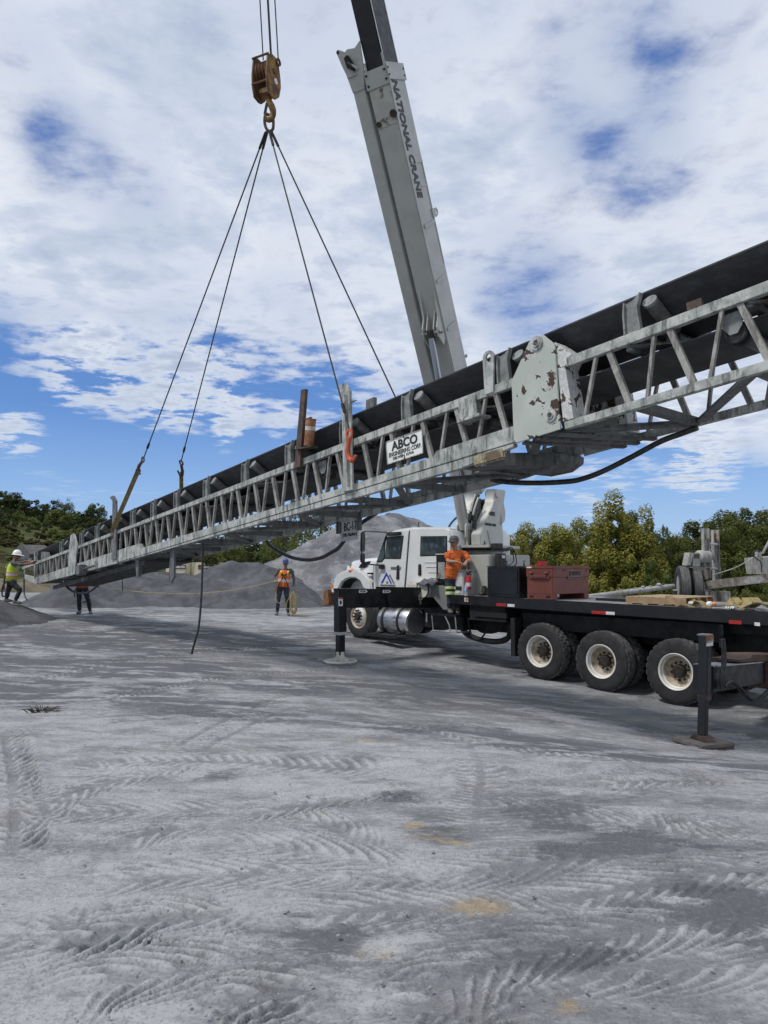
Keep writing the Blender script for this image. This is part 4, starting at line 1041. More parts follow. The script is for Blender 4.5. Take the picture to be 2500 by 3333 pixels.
# pockets and clutter below the bed
mb = MB(); tb(mb, 3.55, 4.50, .08, .55, .55, .84); tb(mb, 3.5, 4.35, .04, .10, .60, .70); tb(mb, 3.5, 4.5, .02, .30, .53, .56); mb.build('tool_tray', M_CHAS, truck, bevel=.008)
mb = MB(); tb(mb, 3.32, 3.42, .06, .70, -.12, .62); tb(mb, 2.95, 3.40, .15, .70, -.10, .05); mb.build('mudflap_bracket', M_CHAS, truck)
mb = MB()
mb.tube(bez([T(5.0, .4, .55), T(4.9, .35, .25), T(4.5, .32, .12), T(4.0, .34, .10), T(3.72, .36, .2), T(3.66, .38, .45), T(3.7, .5, .6)], 8), .06, 10)
mb.tube(bez([T(4.9, .6, .6), T(4.6, .5, .28), T(4.1, .5, .30), T(3.9, .6, .6)], 8), .028, 8)
mb.tube(bez([T(4.75, .3, .6), T(4.6, .25, .2), T(4.35, .25, .14), T(4.1, .3, .5)], 8), .02, 8)
mb.build('exhaust_pipe', M_CHAS, truck, smooth=True)
mb = MB(); tb(mb, 5.0, 6.2, .45, 2.0, .25, .75); tb(mb, 3.4, 5.0, .75, 1.7, .30, .62); tb(mb, 6.2, 8.6, .9, 1.55, .15, .60); mb.build('gearbox', M_CHAS, truck, bevel=.02)
# step beside the bed
st = MB(); a, b = tr(1412, 2004), tr(1498, 2008)
tb(st, b[0], a[0], -.12, .50, .585, .625); stp = st.build('step', M_BLACK, truck, bevel=.004)
mb = MB()
for u0 in (a[0] - .04, b[0] + .05):
    mb.tube([T(u0, -.10, .60), T(u0 - .04, -.10, .26), T(u0 - .04, .3, .26)], .016, 8)
mb.tube([T(a[0] - .08, -.10, .26), T(b[0] + .01, -.10, .26)], .016, 8)
mb.tube([T(a[0] - .42, -.10, .60), T(a[0] - .55, -.10, .40), T(a[0] - .58, -.10, .26)], .016, 8)
mb.build('step_frame', M_STEEL, stp, smooth=True)

# ---- cab
cab_poly = [(7.64, .95), (7.655, 1.70), (7.52, 1.76), (7.12, 2.40), (7.03, 2.46), (6.75, 2.50), (6.35, 2.525), (5.30, 2.49), (5.16, 2.44), (5.10, 2.30), (5.10, 1.00)]
cab = side(MB(), cab_poly, .20, 2.24).build('cab', M_WPAINT, truck, bevel=.045)
door_poly = [(7.635, 1.02), (7.635, 1.66), (7.50, 1.73), (7.10, 2.39), (7.02, 2.42), (6.45, 2.45), (6.42, 2.40), (6.56, 1.20), (6.60, 1.02)]
door = side(MB(), door_poly, .176, .205).build('door', M_WPAINT, cab, bevel=.008)
mb = MB(); mb.tube([T(6.40, .19, 2.45), T(6.545, .19, 1.2), T(6.59, .19, 1.0)], .010, 6); mb.tube([T(7.645, .19, 1.0), T(7.645, .19, 1.68)], .008, 6); mb.build('door_seal', M_PLAST, cab)
def pane(nm, poly, r, parent, m_=.03, near=True):
    c = Vector((sum(p[0] for p in poly) / len(poly), sum(p[1] for p in poly) / len(poly)))
    big = [(c.x + (p[0] - c.x) * (1 + m_ / max(abs(p[0] - c.x), .08)), c.y + (p[1] - c.y) * (1 + m_ / max(abs(p[1] - c.y), .08))) for p in poly]
    f = side(MB(), big, r - .008, r + .01).build('window_frame', M_PLAST, parent, bevel=.006)
    side(MB(), poly, r - .012, r + .004).build('pane', M_GLASS, f)
    return f
pane('w', [(7.12, 2.29), (6.60, 2.31), (6.70, 1.83), (7.20, 1.84)], .176, door)
pane('w', [(7.215, 2.32), (7.255, 1.84), (7.33, 1.76), (7.49, 1.76), (7.46, 1.84), (7.19, 2.34)], .176, door)
pane('w', [(6.02, 2.28), (5.26, 2.26), (5.26, 1.90), (6.04, 1.885)], .20, cab)
# seat and steering wheel behind the glass are dark shapes; ribs pressed into the cab's rear side
mb = MB()
for h in (1.72, 1.62, 1.50, 1.38): tb(mb, 5.2, 5.95 - (1.75 - h) * .5, .188, .205, h - .012, h + .012)
mb.build('pressed_rib', M_WPAINT, cab, bevel=.008)
mb = MB(); mb.tube([T(6.95 + .12 * cos(a), .172 + .0 * a, 1.93 + .10 * sin(a)) for a in np.linspace(0, 2 * pi, 20)], .011, 6); mb.build('steering_wheel', M_PLAST, cab, smooth=True)
side(MB(), [(6.72, 1.33), (6.83, 1.33), (6.80, 1.66), (6.72, 1.66)], .155, .18).build('door_handle', M_PLAST, door, bevel=.012)
side(MB(), [(6.02, 1.42), (6.13, 1.42), (6.12, 1.68), (6.03, 1.68)], .18, .205).build('grab_handle', M_PLAST, cab, bevel=.012)
side(MB(), [(7.12, 2.40), (7.05, 2.345), (6.66, 2.36), (6.64, 2.43), (7.05, 2.43)], .10, .20).build('rain_visor', M_PLAST, cab, bevel=.012)
side(MB(), [(7.50, 1.79), (7.10, 2.40), (7.06, 2.40), (7.46, 1.79)], .32, 2.12).build('windscreen', M_GLASS, cab)
MB().cyl(T(6.36, .45, 2.5), T(6.36, .45, 2.66), .012, 8).sphere(T(6.36, .45, 2.53), .03, 10, 6).build('aerial', M_PLAST, cab)
# mirror
mr = MB().tube(bez([T(7.10, .12, 2.43), T(7.55, -.12, 2.46), T(7.66, -.16, 2.40), T(7.67, -.16, 2.05), T(7.68, -.16, 1.78), T(7.62, -.12, 1.70), T(7.32, .15, 1.655)], 8), .017, 8).build('mirror_arm', M_PLAST, cab, smooth=True)
mb = MB(); mb.prism([(-.10, -.22), (.09, -.22), (.10, .24), (-.08, .24)], T(7.60, -.17, 2.20), (TRr * .92 + TU * .30).normalized(), ZUP, TU * .06); mb.build('mirror', M_PLAST, mr, bevel=.02)
mb = MB(); mb.prism([(-.09, -.11), (.09, -.11), (.09, .11), (-.08, .11)], T(7.60, -.17, 1.83), (TRr * .92 + TU * .30).normalized(), ZUP, TU * .07); mb.build('mirror', M_PLAST, mr, bevel=.02)
tb(MB(), 7.22, 7.38, .10, .18, 1.57, 1.68).build('mirror_foot', M_PLAST, mr, bevel=.015)
# hood: lofted sections
def loft(secs, mat, name, parent, bevel=0, smooth=True):
    mb = MB(); k = len(secs[0][1]); vs = []
    for u, s in secs: vs += [T(u + (p[2] if len(p) > 2 else 0), p[0], p[1]) for p in s]
    mb.add(vs, [(i * k + j, i * k + (j + 1) % k, (i + 1) * k + (j + 1) % k, (i + 1) * k + j) for i in range(len(secs) - 1) for j in range(k)] + [list(range(k)), [(len(secs) - 1) * k + j for j in range(k)][::-1]])
    return mb.build(name, mat, parent, smooth=smooth, angle=40)
def hsec(w, top, bot, rd=.16):
    c = 1.22
    q = [(c - w, bot), (c - w, top - rd * 1.3), (c - w + rd * .25, top - rd * .55), (c - w + rd, top - rd * .12), (c - w * .4, top)]
    return q + [(2 * c - a, b) for a, b in q[::-1]]
hood = loft([(7.66, hsec(.96, 1.86, .95)), (8.2, hsec(.87, 1.85, .95)), (8.6, hsec(.79, 1.83, .95)), (8.93, hsec(.74, 1.79, .95)), (9.08, hsec(.71, 1.73, .95)), (9.14, hsec(.66, 1.62, .95, .2))], M_WPAINT, 'hood', truck)
mb = MB(); tb(mb, 9.10, 9.18, .68, 1.76, 1.0, 1.60); mb.build('grille', M_PLAST, hood, bevel=.01)
vent = side(MB(), [(8.385, 1.59), (8.33, 1.67), (8.24, 1.73), (7.92, 1.765), (7.96, 1.64), (8.05, 1.60)], .325, .50).build('side_vent', M_PLAST, hood, bevel=.01)
for i in range(5):
    h = 1.615 + .03 * i; MB().beam(T(8.35 - .05 * i, .318, h), T(7.98 - .012 * i, .318, h + .012), .012, .012, ZUP).build('vent_slat', M_CHAS, vent)
MB().cyl(T(8.9, .60, 1.69), T(8.9, .44, 1.69), .045, 16).build('badge', M_STEEL, hood)
for near in (1, 0):
    arch = [(8.88, 1.09), (8.76, 1.235), (8.60, 1.31), (8.42, 1.345), (8.22, 1.34), (8.06, 1.27), (7.93, 1.10)]
    outl = [(9.20, 1.06), (9.16, 1.22), (9.11, 1.31), (8.98, 1.42), (8.80, 1.495), (8.55, 1.545), (8.2, 1.56), (7.98, 1.50), (7.80, 1.38), (7.68, 1.27), (7.64, 1.12), (7.64, 1.10)]
    r0, r1 = (.10, .19) if near else (2.25, 2.34)
    fe = side(MB(), [(9.20, .95)] + outl + [(7.62, 1.05), (7.80, 1.05), (7.86, 1.08)] + arch[::-1] + [(8.93, 1.0), (8.98, .95)], r0, r1).build('fender', M_WPAINT, truck, bevel=.045)
    side(MB(), [(9.205, 1.20), (9.155, 1.33), (9.06, 1.38), (9.06, 1.25), (9.12, 1.18)], r0 - .008, r0 + .3).build('headlight', pm('headlight_glass', (.45, .55, .70), (.25, .32, .42), 9, .08, coat=.6), fe, bevel=.01)
    side(MB(), [(9.21, 1.08), (9.19, 1.19), (9.08, 1.17), (9.10, 1.08)], r0 - .006, r0 + .25).build('turn_signal', M_ORANGE, fe, bevel=.006)
    MB().sphere(T(8.43, r0 + .06, 1.53), .07, 12, 8, (1.3, 1.3, .7)).build('marker_lamp', M_ORANGE, fe, smooth=True)
    cx_ = 8.42; inn = [(cx_ + (p[0] - cx_) * .93, 1.0 + (p[1] - 1.0) * .90) for p in arch]
    lr0, lr1 = (.185, .70) if near else (1.74, 2.255)
    side(MB(), arch + inn[::-1], lr0, lr1).build('wheel_arch', M_CHAS, fe)
    side(MB(), [(9.18, 1.07), (9.14, 1.21), (9.09, 1.29), (8.97, 1.40), (8.79, 1.475), (8.55, 1.525), (8.2, 1.54), (7.98, 1.48), (7.80, 1.36), (7.68, 1.25)] + [(7.70, 1.21), (7.82, 1.30), (8.0, 1.42), (8.2, 1.475), (8.55, 1.46), (8.77, 1.41), (8.93, 1.34), (9.05, 1.23), (9.10, 1.07)], lr0, lr1).build('fender_top', M_WPAINT, fe, bevel=.02)
side(MB(), [(7.86, 1.44), (7.70, 1.44), (7.70, 1.48), (7.86, 1.48)], .165, .30).build('engine_badge', M_PLAST, hood)
side(MB(), [(9.42, .62), (9.36, 1.02), (9.20, 1.04), (9.15, .66)], .0, 2.44).build('bumper', M_RUSTY, truck, bevel=.01)
# lettering and the two-peak badge on the door
mb = MB(); zz = .168
def peak(mb, pts, mi=0): side(mb, pts, zz, zz + .008, mi)
bd = MB()
peak(bd, [(7.365, 1.235), (7.30, 1.235), (7.165, 1.42), (7.03, 1.235), (6.965, 1.235), (7.14, 1.475), (7.19, 1.475)][:4] + [(6.975, 1.235), (7.165, 1.49)])
bd.build('badge', M_BLUE, door)
bd = MB(); peak(bd, [(7.085, 1.405), (7.045, 1.45), (6.88, 1.235), (6.935, 1.235), (7.045, 1.385)]); peak(bd, [(7.19, 1.235), (7.09, 1.235), (7.14, 1.30)]); bd.build('badge', M_BGREY, door)
text('lettering', 'APPALACHIAN AGGREGATES', .062, T(7.12, .168, 1.185), -TU, ZUP, M_BGREY, door, xs=.64)
text('lettering', 'COMPANIES', .028, T(7.12, .168, 1.135), -TU, ZUP, M_BGREY, door, xs=.9)
text('lettering', 'WORKSTAR', .085, T(6.85, .168, 1.585), -TU, ZUP, M_BGREY, door, bold=.003, xs=.75, shear=.3)
# exhaust shield and junk behind the cab
bx_ = MB(); a0 = tr(1420, 1795, .15)[0]; a1 = tr(1452, 1795, .15)[0]
hs = tb(MB(), a1, a0, .14, .60, 1.05, 1.88).build('exhaust_guard', M_BLACK, truck, bevel=.01)
m, t = new_mat('perforated_sheet', (.1, .1, .1), .5)
t.set('Base Color', t.mix(t.rng(t.voro(48), .30, .36), (.012, .012, .013), (.36, .36, .35))); M_PERF = m
tb(MB(), a1 + .03, a0 - .07, .132, .142, 1.36, 1.72).build('perforated_panel', M_PERF, hs)
tb(MB(), a1, a0, .12, .62, 1.88, 1.91).build('guard_cap', M_GREY, hs)
MB().tube([T(5.72, .1, 1.18), T(5.45, .1, 1.36), T(5.38, .1, 1.5)], .014, 8).tube([T(5.45, .1, 1.1), T(5.45, .1, 1.36)], .010, 8).build('grab_rail', M_STEEL, truck, smooth=True)
dr = MB().cyl(T(5.75, -.05, 1.12), T(5.75, .55, 1.12), .17, 28).build('cable_drum', M_DRUM, truck, smooth=True)
MB().lathe([(.175, 0), (.185, .0), (.185, .03), (.175, .03)], T(5.75, -.06, 1.12), TRr, 28, close=True).build('drum_rim', M_PLAST, dr, smooth=True)
tb(MB(), 5.75, 6.35, .02, .5, 1.0, 1.29).build('drum_housing', M_DRUM, truck, bevel=.06)
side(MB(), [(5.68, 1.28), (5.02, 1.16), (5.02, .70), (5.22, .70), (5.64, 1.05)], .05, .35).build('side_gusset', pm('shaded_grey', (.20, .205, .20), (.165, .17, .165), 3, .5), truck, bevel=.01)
# fuel tank and its step
prf = [(0, 0), (.25, 0), (.30, .02), (.315, .07)]
tk = MB(); fu0, fu1 = 6.47, 7.52; hc, rc = .36, .46
tk.lathe(prf + [(.315, fu1 - fu0 - .07), (.30, fu1 - fu0 - .02), (.25, fu1 - fu0), (0, fu1 - fu0)], T(fu0, rc, hc), TU, 40)
tank = tk.build('fuel_tank', M_ALU, truck, smooth=True)
for u in (fu0 + .28, fu1 - .24): MB().lathe([(.318, 0), (.330, 0), (.330, .06), (.318, .06)], T(u, rc, hc), TU, 40, close=True).build('tank_strap', M_PLAST, tank, smooth=True)
MB().lathe([(0, -.004), (.27, -.004), (.27, .004)], T(fu0, rc, hc), TU, 40).build('tank_end', pm('dull_tank_end', (.11, .115, .12), (.15, .155, .16), 4, .5), tank, smooth=True)
m, t = new_mat('chequer_plate', (.3, .3, .3), .4, .8); t.set('Base Color', t.mix(t.rng(t.voro(40), .25, .4), (.42, .42, .41), (.10, .10, .10)))
fs_ = tb(MB(), fu0 + .05, fu1 + .05, -.12, .20, .03, .06).build('tank_step', m, truck)
tb(MB(), fu0 + .05, fu1 + .05, -.125, -.11, .005, .07).build('step_edge', M_CHAS, fs_)
MB().beam(T(fu0 + .2, -.05, .05), T(fu0 + .2, .3, .1), .04, .04).beam(T(fu1 - .2, -.05, .05), T(fu1 - .2, .3, .1), .04, .04).build('step_bracket', M_CHAS, fs_)
MB().cyl(T(6.12, .50, .38), T(6.12, .50, .58), .055, 16).build('filter_can', M_REFW, truck, smooth=True)

# ---- front outrigger
UJ = 5.95
def rj(px_, py_, u=UJ): return tu(px_, py_, u)
hs_ = MB(); cross(hs_, [(-1.12, 1.20), (.55, 1.15), (.80, 1.13), (.80, .70), (-.88, .75), (-1.0, .80)], UJ - .16, UJ + .16)
ohouse = hs_.build('outrigger_housing', M_BLACK, truck, bevel=.012)
cross(MB(), [(.8, 1.10), (2.44, 1.02), (2.44, .68), (.8, .70)], UJ - .15, UJ + .15).build('outrigger_housing', M_BLACK, truck, bevel=.012)
jb = MB(); cross(jb, [(-2.30, 1.187), (-.7, 1.145), (-.7, .76), (-2.05, .79), (-2.18, .86)], UJ - .10, UJ + .10)
obeam = jb.build('outrigger_beam', M_BLACK, truck, bevel=.008)
mb = MB()
def rpl(mb, r0, r1, h0, h1, u, d=.006): return mb.hexa([T(u, r0, h0), T(u, r1, h0), T(u - d, r1, h0), T(u - d, r0, h0), T(u, r0, h1), T(u, r1, h1), T(u - d, r1, h1), T(u - d, r0, h1)])
for (x0, x1, y), s in (((1158, 1186, 1924.5), 'MID SPAN'), ((1229, 1255, 1924.5), 'FULL SPAN')):
    a = rj(x0, y + .3)[0]; b = rj(x1, y)[0]; hh = rj((x0 + x1) / 2, y)[1]
    uu = UJ - .10 if x0 < 1200 else UJ - .163
    pl = MB().prism([(a, hh - .03), (b - .04, hh - .03), (b, hh), (b - .04, hh + .03), (a, hh + .03)], TO + TU * (uu - .001), TRr, ZUP, TU * -.004).build('span_decal', M_REFW, truck)
    text('lettering', s, .052, T(uu - .007, (a + b) / 2 - .01, hh), TRr, ZUP, M_INK, pl, bold=.001, xs=.62, depth=.001)
for x, y in ((1352, 1944),):
    a = rj(x, y); rpl(MB(), a[0] - .055, a[0] + .055, a[1] - .05, a[1] + .05, UJ - .163).build('warning_decal', M_REFW, ohouse)
    rpl(MB(), a[0] - .045, a[0] + .0, a[1] - .035, a[1] + .035, UJ - .169, .002).build('warning_mark', M_INK, ohouse)
cross(MB(), [(-.10, 1.06), (-.06, 1.06), (-.05, .80), (-.10, .80)], UJ - .18, UJ - .15).build('latch', M_STEEL, ohouse, bevel=.01)
def jack(r_lo, r_hi, u, h_top, h_mid, h_lo, w_out, w_in, parent, mat, lean_u=0.0):
    d = Vector(T(u, r_hi, h_top)) - Vector(T(u, r_lo, h_lo)); L = d.length; d.normalize()
    base = T(u, r_lo, h_lo); k = (h_mid - h_lo) / (h_top - h_lo)
    o = MB().beam(base + d * L * k, base + d * L, w_out, w_out, TU).build('outrigger_jack', mat, truck, bevel=.008)
    MB().beam(base, base + d * (L * k + .2), w_in, w_in, TU).build('jack_leg', M_DARKRUST if mat is not M_BLACK else M_BLACK, o, bevel=.006)
    return o, base, d
jk, jb0, jd = jack(-2.18, -2.19, UJ, 1.186, .275, -.14, .19, .14, truck, M_BLACK)
a = rj(1098.5, 1958); rpl(MB(), a[0] - .055, a[0] + .055, a[1] - .085, a[1] + .085, UJ - .098).build('warning_decal', M_REFW, jk)
rpl(MB(), a[0] - .025, a[0] + .025, a[1] - .05, a[1] + .02, UJ - .105, .002).build('warning_mark', M_INK, jk)
rpl(MB(), a[0] - .053, a[0] + .053, a[1] + .055, a[1] + .083, UJ - .105, .002).build('warning_band', M_RED, jk)
MB().beam(jb0 + jd * .40, jb0 + jd * .46, .20, .20, TU).build('jack_collar', M_GREY, jk, bevel=.004)
# open ring foot with webs
gL = T(UJ, -2.18, 0); gL.z = gz(gL.x, gL.y) + .02
fp = MB(); fp.tube([gL + Vector((.32 * cos(a), .32 * sin(a), .02)) for a in np.linspace(0, 2 * pi, 33)], .022, 8)
foot = fp.build('jack_foot', M_DRUM, jk, smooth=True)
mb = MB()
for k in range(5):
    a = 2 * pi * k / 5 + .5; e = Vector((cos(a), sin(a), 0)); s = Vector((-sin(a), cos(a), 0)) * .008
    mb.prism([(.05, .0), (.31, .0), (.31, .02), (.12, .09), (.05, .15)], gL - s, e, ZUP, s * 2)
mb.build('foot_web', M_DRUM, foot)
MB().cyl(gL + ZUP * .0, gL + ZUP * .21, .085, 18).build('foot_hub', M_DRUM, foot, smooth=True)
# ---- rear outrigger
UR = -1.5
def rr_(px_, py_): return tu(px_, py_, UR)
q = [rr_(2320, 2168), rr_(2489, 2154), rr_(2600, 2146), rr_(2600, 2205), rr_(2467, 2226), rr_(2354, 2250), rr_(2320, 2252)]
rb = cross(MB(), q, UR, UR + .26).build('outrigger_beam', M_BLACK, truck, bevel=.008)
a, b = rr_(2322, 2168.5), rr_(2489, 2154.5)
MB().hexa([T(UR - .004, a[0], a[1] - .012), T(UR - .004, b[0], b[1] - .01), T(UR + .262, b[0], b[1] - .01), T(UR + .262, a[0], a[1] - .012), T(UR - .004, a[0], a[1] + .006), T(UR - .004, b[0], b[1] + .006), T(UR + .262, b[0], b[1] + .006), T(UR + .262, a[0], a[1] + .006)]).build('wear_strip', M_ALU, rb)
q = [rr_(2398, 2148), rr_(2430, 2143), rr_(2440, 2130), rr_(2640, 2128), rr_(2640, 2262), rr_(2492, 2240), rr_(2490, 2152), rr_(2400, 2156)]
cross(MB(), [(x, y) for x, y in q], UR - .05, UR + .36).build('outrigger_housing', M_DARKRUST, truck, bevel=.01)
t0, t1 = rr_(2300, 2066), rr_(2297, 2266); lo = rr_(2292, 2392)
jr = MB().beam(T(UR + .02, *t1), T(UR + .02, *t0), .105, .125, TU).build('outrigger_jack', M_BLACK, truck, bevel=.006)
MB().beam(T(UR + .02, *lo), T(UR + .02, *t1) + ZUP * .1, .088, .10, TU).build('jack_leg', M_BLACK, jr, bevel=.005)
p0, p1, p2, p3 = [rr_(x, y) for x, y in ((2286, 2068), (2312, 2070), (2286, 2086), (2310, 2087))]
rpl(MB(), p2[0], p3[0], p3[1] - .01, p0[1], UR - .046).build('rusty_band', M_RUSTY, jr)
s0, s1 = rr_(2287, 2086), rr_(2308, 2100)
rpl(MB(), s0[0], s1[0], s1[1], s0[1], UR - .046).build('warning_decal', M_REFW, jr)
MB().beam(T(UR + .02, *t0) - ZUP * .008, T(UR + .02, *t0) + ZUP * .008, .15, .14, TU).build('jack_cap', M_STEEL, jr)
MB().beam(T(UR + .02, *t1) - ZUP * .05, T(UR + .02, *t1) + ZUP * .02, .115, .135, TU).build('jack_collar', M_DARKRUST, jr, bevel=.004)
hp = [rr_(2331, 2080), rr_(2335, 2110), rr_(2336, 2160), rr_(2330, 2200), rr_(2334, 2245)]
mb = MB()
for d in (0, .05, .09): mb.tube(bez([T(UR - .06, x + d, y) for x, y in hp], 6), .013, 6)
mb.cyl(T(UR - .06, *hp[0]), T(UR - .06, hp[0][0], hp[0][1] - .10), .024, 8).cyl(T(UR - .06, hp[0][0] + .07, hp[0][1]), T(UR - .06, hp[0][0] + .07, hp[0][1] - .10), .024, 8)
mb.tube(bez([T(UR - .08, *rr_(x, y)) for x, y in ((2340, 2232), (2355, 2217), (2372, 2219), (2395, 2240), (2420, 2268), (2440, 2279), (2462, 2272), (2490, 2245))], 6), .015, 6)
mb.tube(bez([T(UR - .05, *rr_(x, y)) for x, y in ((2342, 2238), (2358, 2222), (2376, 2226), (2398, 2250), (2425, 2275), (2445, 2277), (2475, 2255), (2495, 2235))], 6), .013, 6)
mb.build('hydraulic_hose', M_HOSE, jr, smooth=True)
MB().cyl(T(UR - .06, *rr_(2332, 2034)), T(UR - .06, *rr_(2333, 2066)), .022, 10).build('lever_post', M_CHAS, jr)
gp = T(UR + .02, lo[0], 0); gp.z = gz(gp.x, gp.y)
lz = T(UR + .02, *lo).z
pad = thing('outrigger_pad', gp, 'square dark outrigger pad under the rear jack of the crane truck', 'outrigger pad')
E1, E2 = (TU * .93 + TRr * .36).normalized(), (TRr * .93 - TU * .36).normalized()
mb = MB(); pc = Vector((gp.x, gp.y, lz - .085))
mb.box(pc, E1 * .255, E2 * .255, ZUP * .022); mb.build('top_plate', pm('dusty_pad', (.11, .095, .085), (.17, .155, .145), 5, .8), pad, bevel=.006)
mb = MB(); mb.box(pc - ZUP * .05, E1 * .25, E2 * .25, ZUP * .026).box(pc - ZUP * .13, E1 * .23, E2 * .23, ZUP * .05); mb.build('lower_plate', M_DARKRUST, pad, bevel=.006)
mb = MB(); mb.prism([(-.15, 0), (.15, 0), (.07, .06), (-.07, .06)], pc + ZUP * .022 - E2 * .08, E1, ZUP, E2 * .16); mb.build('jack_shoe', M_DARKRUST, pad, bevel=.01)
# ================================================================== TURRET, BOOM
CT = T(5.24, 1.22, 0)
AL = Vector((-.52, -.85, 0)).normalized(); NR = Vector((.853, -.522, 0)).normalized()
def Cq(a, off, h): return CT + AL * a + NR * off + ZUP * h
mb = MB(); mb.lathe([(.62, .98), (.62, 1.30), (.55, 1.34), (.55, 1.95), (.62, 1.98), (.62, 2.03)], CT, ZUP, 36); ped = mb.build('pedestal', M_CRANE, truck, smooth=True)
tb(MB(), 4.30, 5.0, .5, 1.9, 1.0, 1.88).build('pedestal_box', M_CRANE, truck, bevel=.02)
mb = MB(); tb(mb, 4.284, 4.30, .62, .82, 1.12, 1.70); tb(mb, 4.284, 4.30, 1.02, 1.62, 1.15, 1.80); mb.build('access_panel', M_GREY, truck, bevel=.006)
mb = MB(); mb.prism([(.80, -.62), (.80, .62), (.3, .72), (-.75, .72), (-.9, .4), (-.9, -.4), (-.75, -.72), (.3, -.72)], CT + ZUP * 2.03, AL, NR, ZUP * .06)
trt = mb.build('turntable', M_CRANE, truck, bevel=.01)
mb = MB(); mb.lathe([(.66, 1.975), (.70, 1.98), (.70, 2.025), (.66, 2.03)], CT, ZUP, 40, close=True); mb.build('slewing_ring', M_CHAS, truck)
for s in (1, -1):
    a, b = (.14, .36) if s > 0 else (-.36, -.14)
    ck = [(.66, 2.09), (.66, 2.33), (-.08, 3.08), (-.17, 3.39), (-.34, 3.40), (-.50, 3.1), (-.62, 2.4), (-.62, 2.09)]
    o = MB().prism(ck, CT + NR * a, AL, ZUP, NR * (b - a)).build('turret_cheek', M_CRANE, truck, bevel=.012)
    MB().cyl(Cq(-.26, a - .03, 3.28), Cq(-.26, b + .03, 3.28), .09, 20).build('pivot_pin', M_CRANE, o, smooth=True)
    if s > 0:
        text('lettering', '1400H', .2, Cq(.02, .364, 2.81), -AL, ZUP, M_INK, o, bold=.004, fit=.34, fith=.10)
        text('lettering', 'NATIONAL CRANE', .2, Cq(.10, .364, 2.56), -AL, ZUP, M_INK, o, bold=.004, fit=.60, fith=.06)
        MB().prism([(.50, 2.10), (.38, 2.10), (.44, 2.20)], CT + NR * .362, AL, ZUP, NR * .004).build('warning_mark', M_INK, o)
        MB().prism([(.10, 2.10), (.14, 2.10), (.30, 2.42), (.27, 2.42)], CT + NR * .36, AL, ZUP, NR * .02).build('stiffener', M_CRANE, o)
mb = MB(); mb.prism([(-.35, 3.39), (-.74, 3.41), (-.81, 3.38), (-.68, 3.10), (-.79, 2.88), (-.74, 2.68), (-.48, 2.56), (-.40, 2.58), (-.5, 3.0)], CT + NR * .25, AL, ZUP, NR * .11)
wg = mb.build('winch_guard', M_CRANE, truck, bevel=.008)
MB().cyl(Cq(-.75, -.3, 3.0), Cq(-.75, .24, 3.0), .22, 24).build('winch_drum', M_CHAS, truck, smooth=True)
mb = MB(); mb.box(Cq(-.2, 0, 2.45), AL * .30, NR * .15, ZUP * .36); mb.build('turret_core', M_CHAS, truck, bevel=.02)
for off in (-.19, .02):
    mb = MB(); mb.prism([(.42, 2.09), (.42, 2.52), (.50, 2.58), (.70, 2.58), (.74, 2.52), (.74, 2.26), (.66, 2.20), (.66, 2.09)], CT + NR * off, AL, ZUP, NR * .04)
    mb.build('cylinder_lug', M_CRANE, truck, bevel=.006)
MB().cyl(Cq(.60, -.22, 2.45), Cq(.60, .10, 2.45), .04, 14).build('cylinder_pin', M_STEEL, truck)
mb = MB()
for k, (o0, p1, p2, p3) in enumerate(((.08, (.05, 3.2), (.35, 2.8), (.50, 2.12)), (.12, (.0, 3.15), (.40, 2.75), (.55, 2.12)), (-.02, (.0, 3.1), (.2, 2.7), (.25, 2.12)), (-.08, (-.05, 3.2), (.15, 2.75), (.1, 2.3)), (.0, (-.1, 3.25), (.3, 3.0), (.2, 2.6)), (-.30, (.2, 2.9), (.62, 2.55), (.45, 2.12)))):
    mb.tube(bez([Cq(p1[0], o0 * .6, p1[1]), Cq((p1[0] + p2[0]) / 2 + .05, o0, (p1[1] + p2[1]) / 2), Cq(*((p2[0], o0 * 1.3, p2[1]))), Cq((p2[0] + p3[0]) / 2 + .08, o0 * 1.6, (p2[1] + p3[1]) / 2), Cq(p3[0], o0 * 1.5, p3[1])], 6), .024, 8)
mb.build('hydraulic_hose', M_HOSE, truck, smooth=True)
mb = MB()
for d in (0, .09): mb.tube([Cq(.22 + d * .5, .05 + d, 3.25 - d), Cq(.32 + d, .02 + d, 3.0 - d), Cq(.36 + d, .0 + d, 2.85 - d)], .022, 8)
mb.build('hydraulic_pipe', M_CRANE, truck, smooth=True)
pm('boom_ink', (.028, .032, .042), None, rough=.5)
# boom
AX = Vector((-.25088, -.41280, .87559)).normalized()
BS = AX.cross(ZUP).normalized(); BD = BS.cross(AX)
B0 = Vector((2.24845, 17.22525, 3.34735))
def Bq(a, s, d): return B0 + AX * a + BS * s + BD * d
def bbox(mb, a0, a1, s0, s1, d0, d1): return mb.hexa([Bq(a0, s0, d0), Bq(a1, s0, d0), Bq(a1, s1, d0), Bq(a0, s1, d0), Bq(a0, s0, d1), Bq(a1, s0, d1), Bq(a1, s1, d1), Bq(a0, s1, d1)])
def bprof(mb, poly, s0, s1): return mb.prism(poly, B0 + BS * s0, AX, BD, BS * (s1 - s0))
boom = bbox(MB(), .1, 8.80, -.20, .265, -.33, .40).build('boom', M_CRANE, truck, bevel=.022)
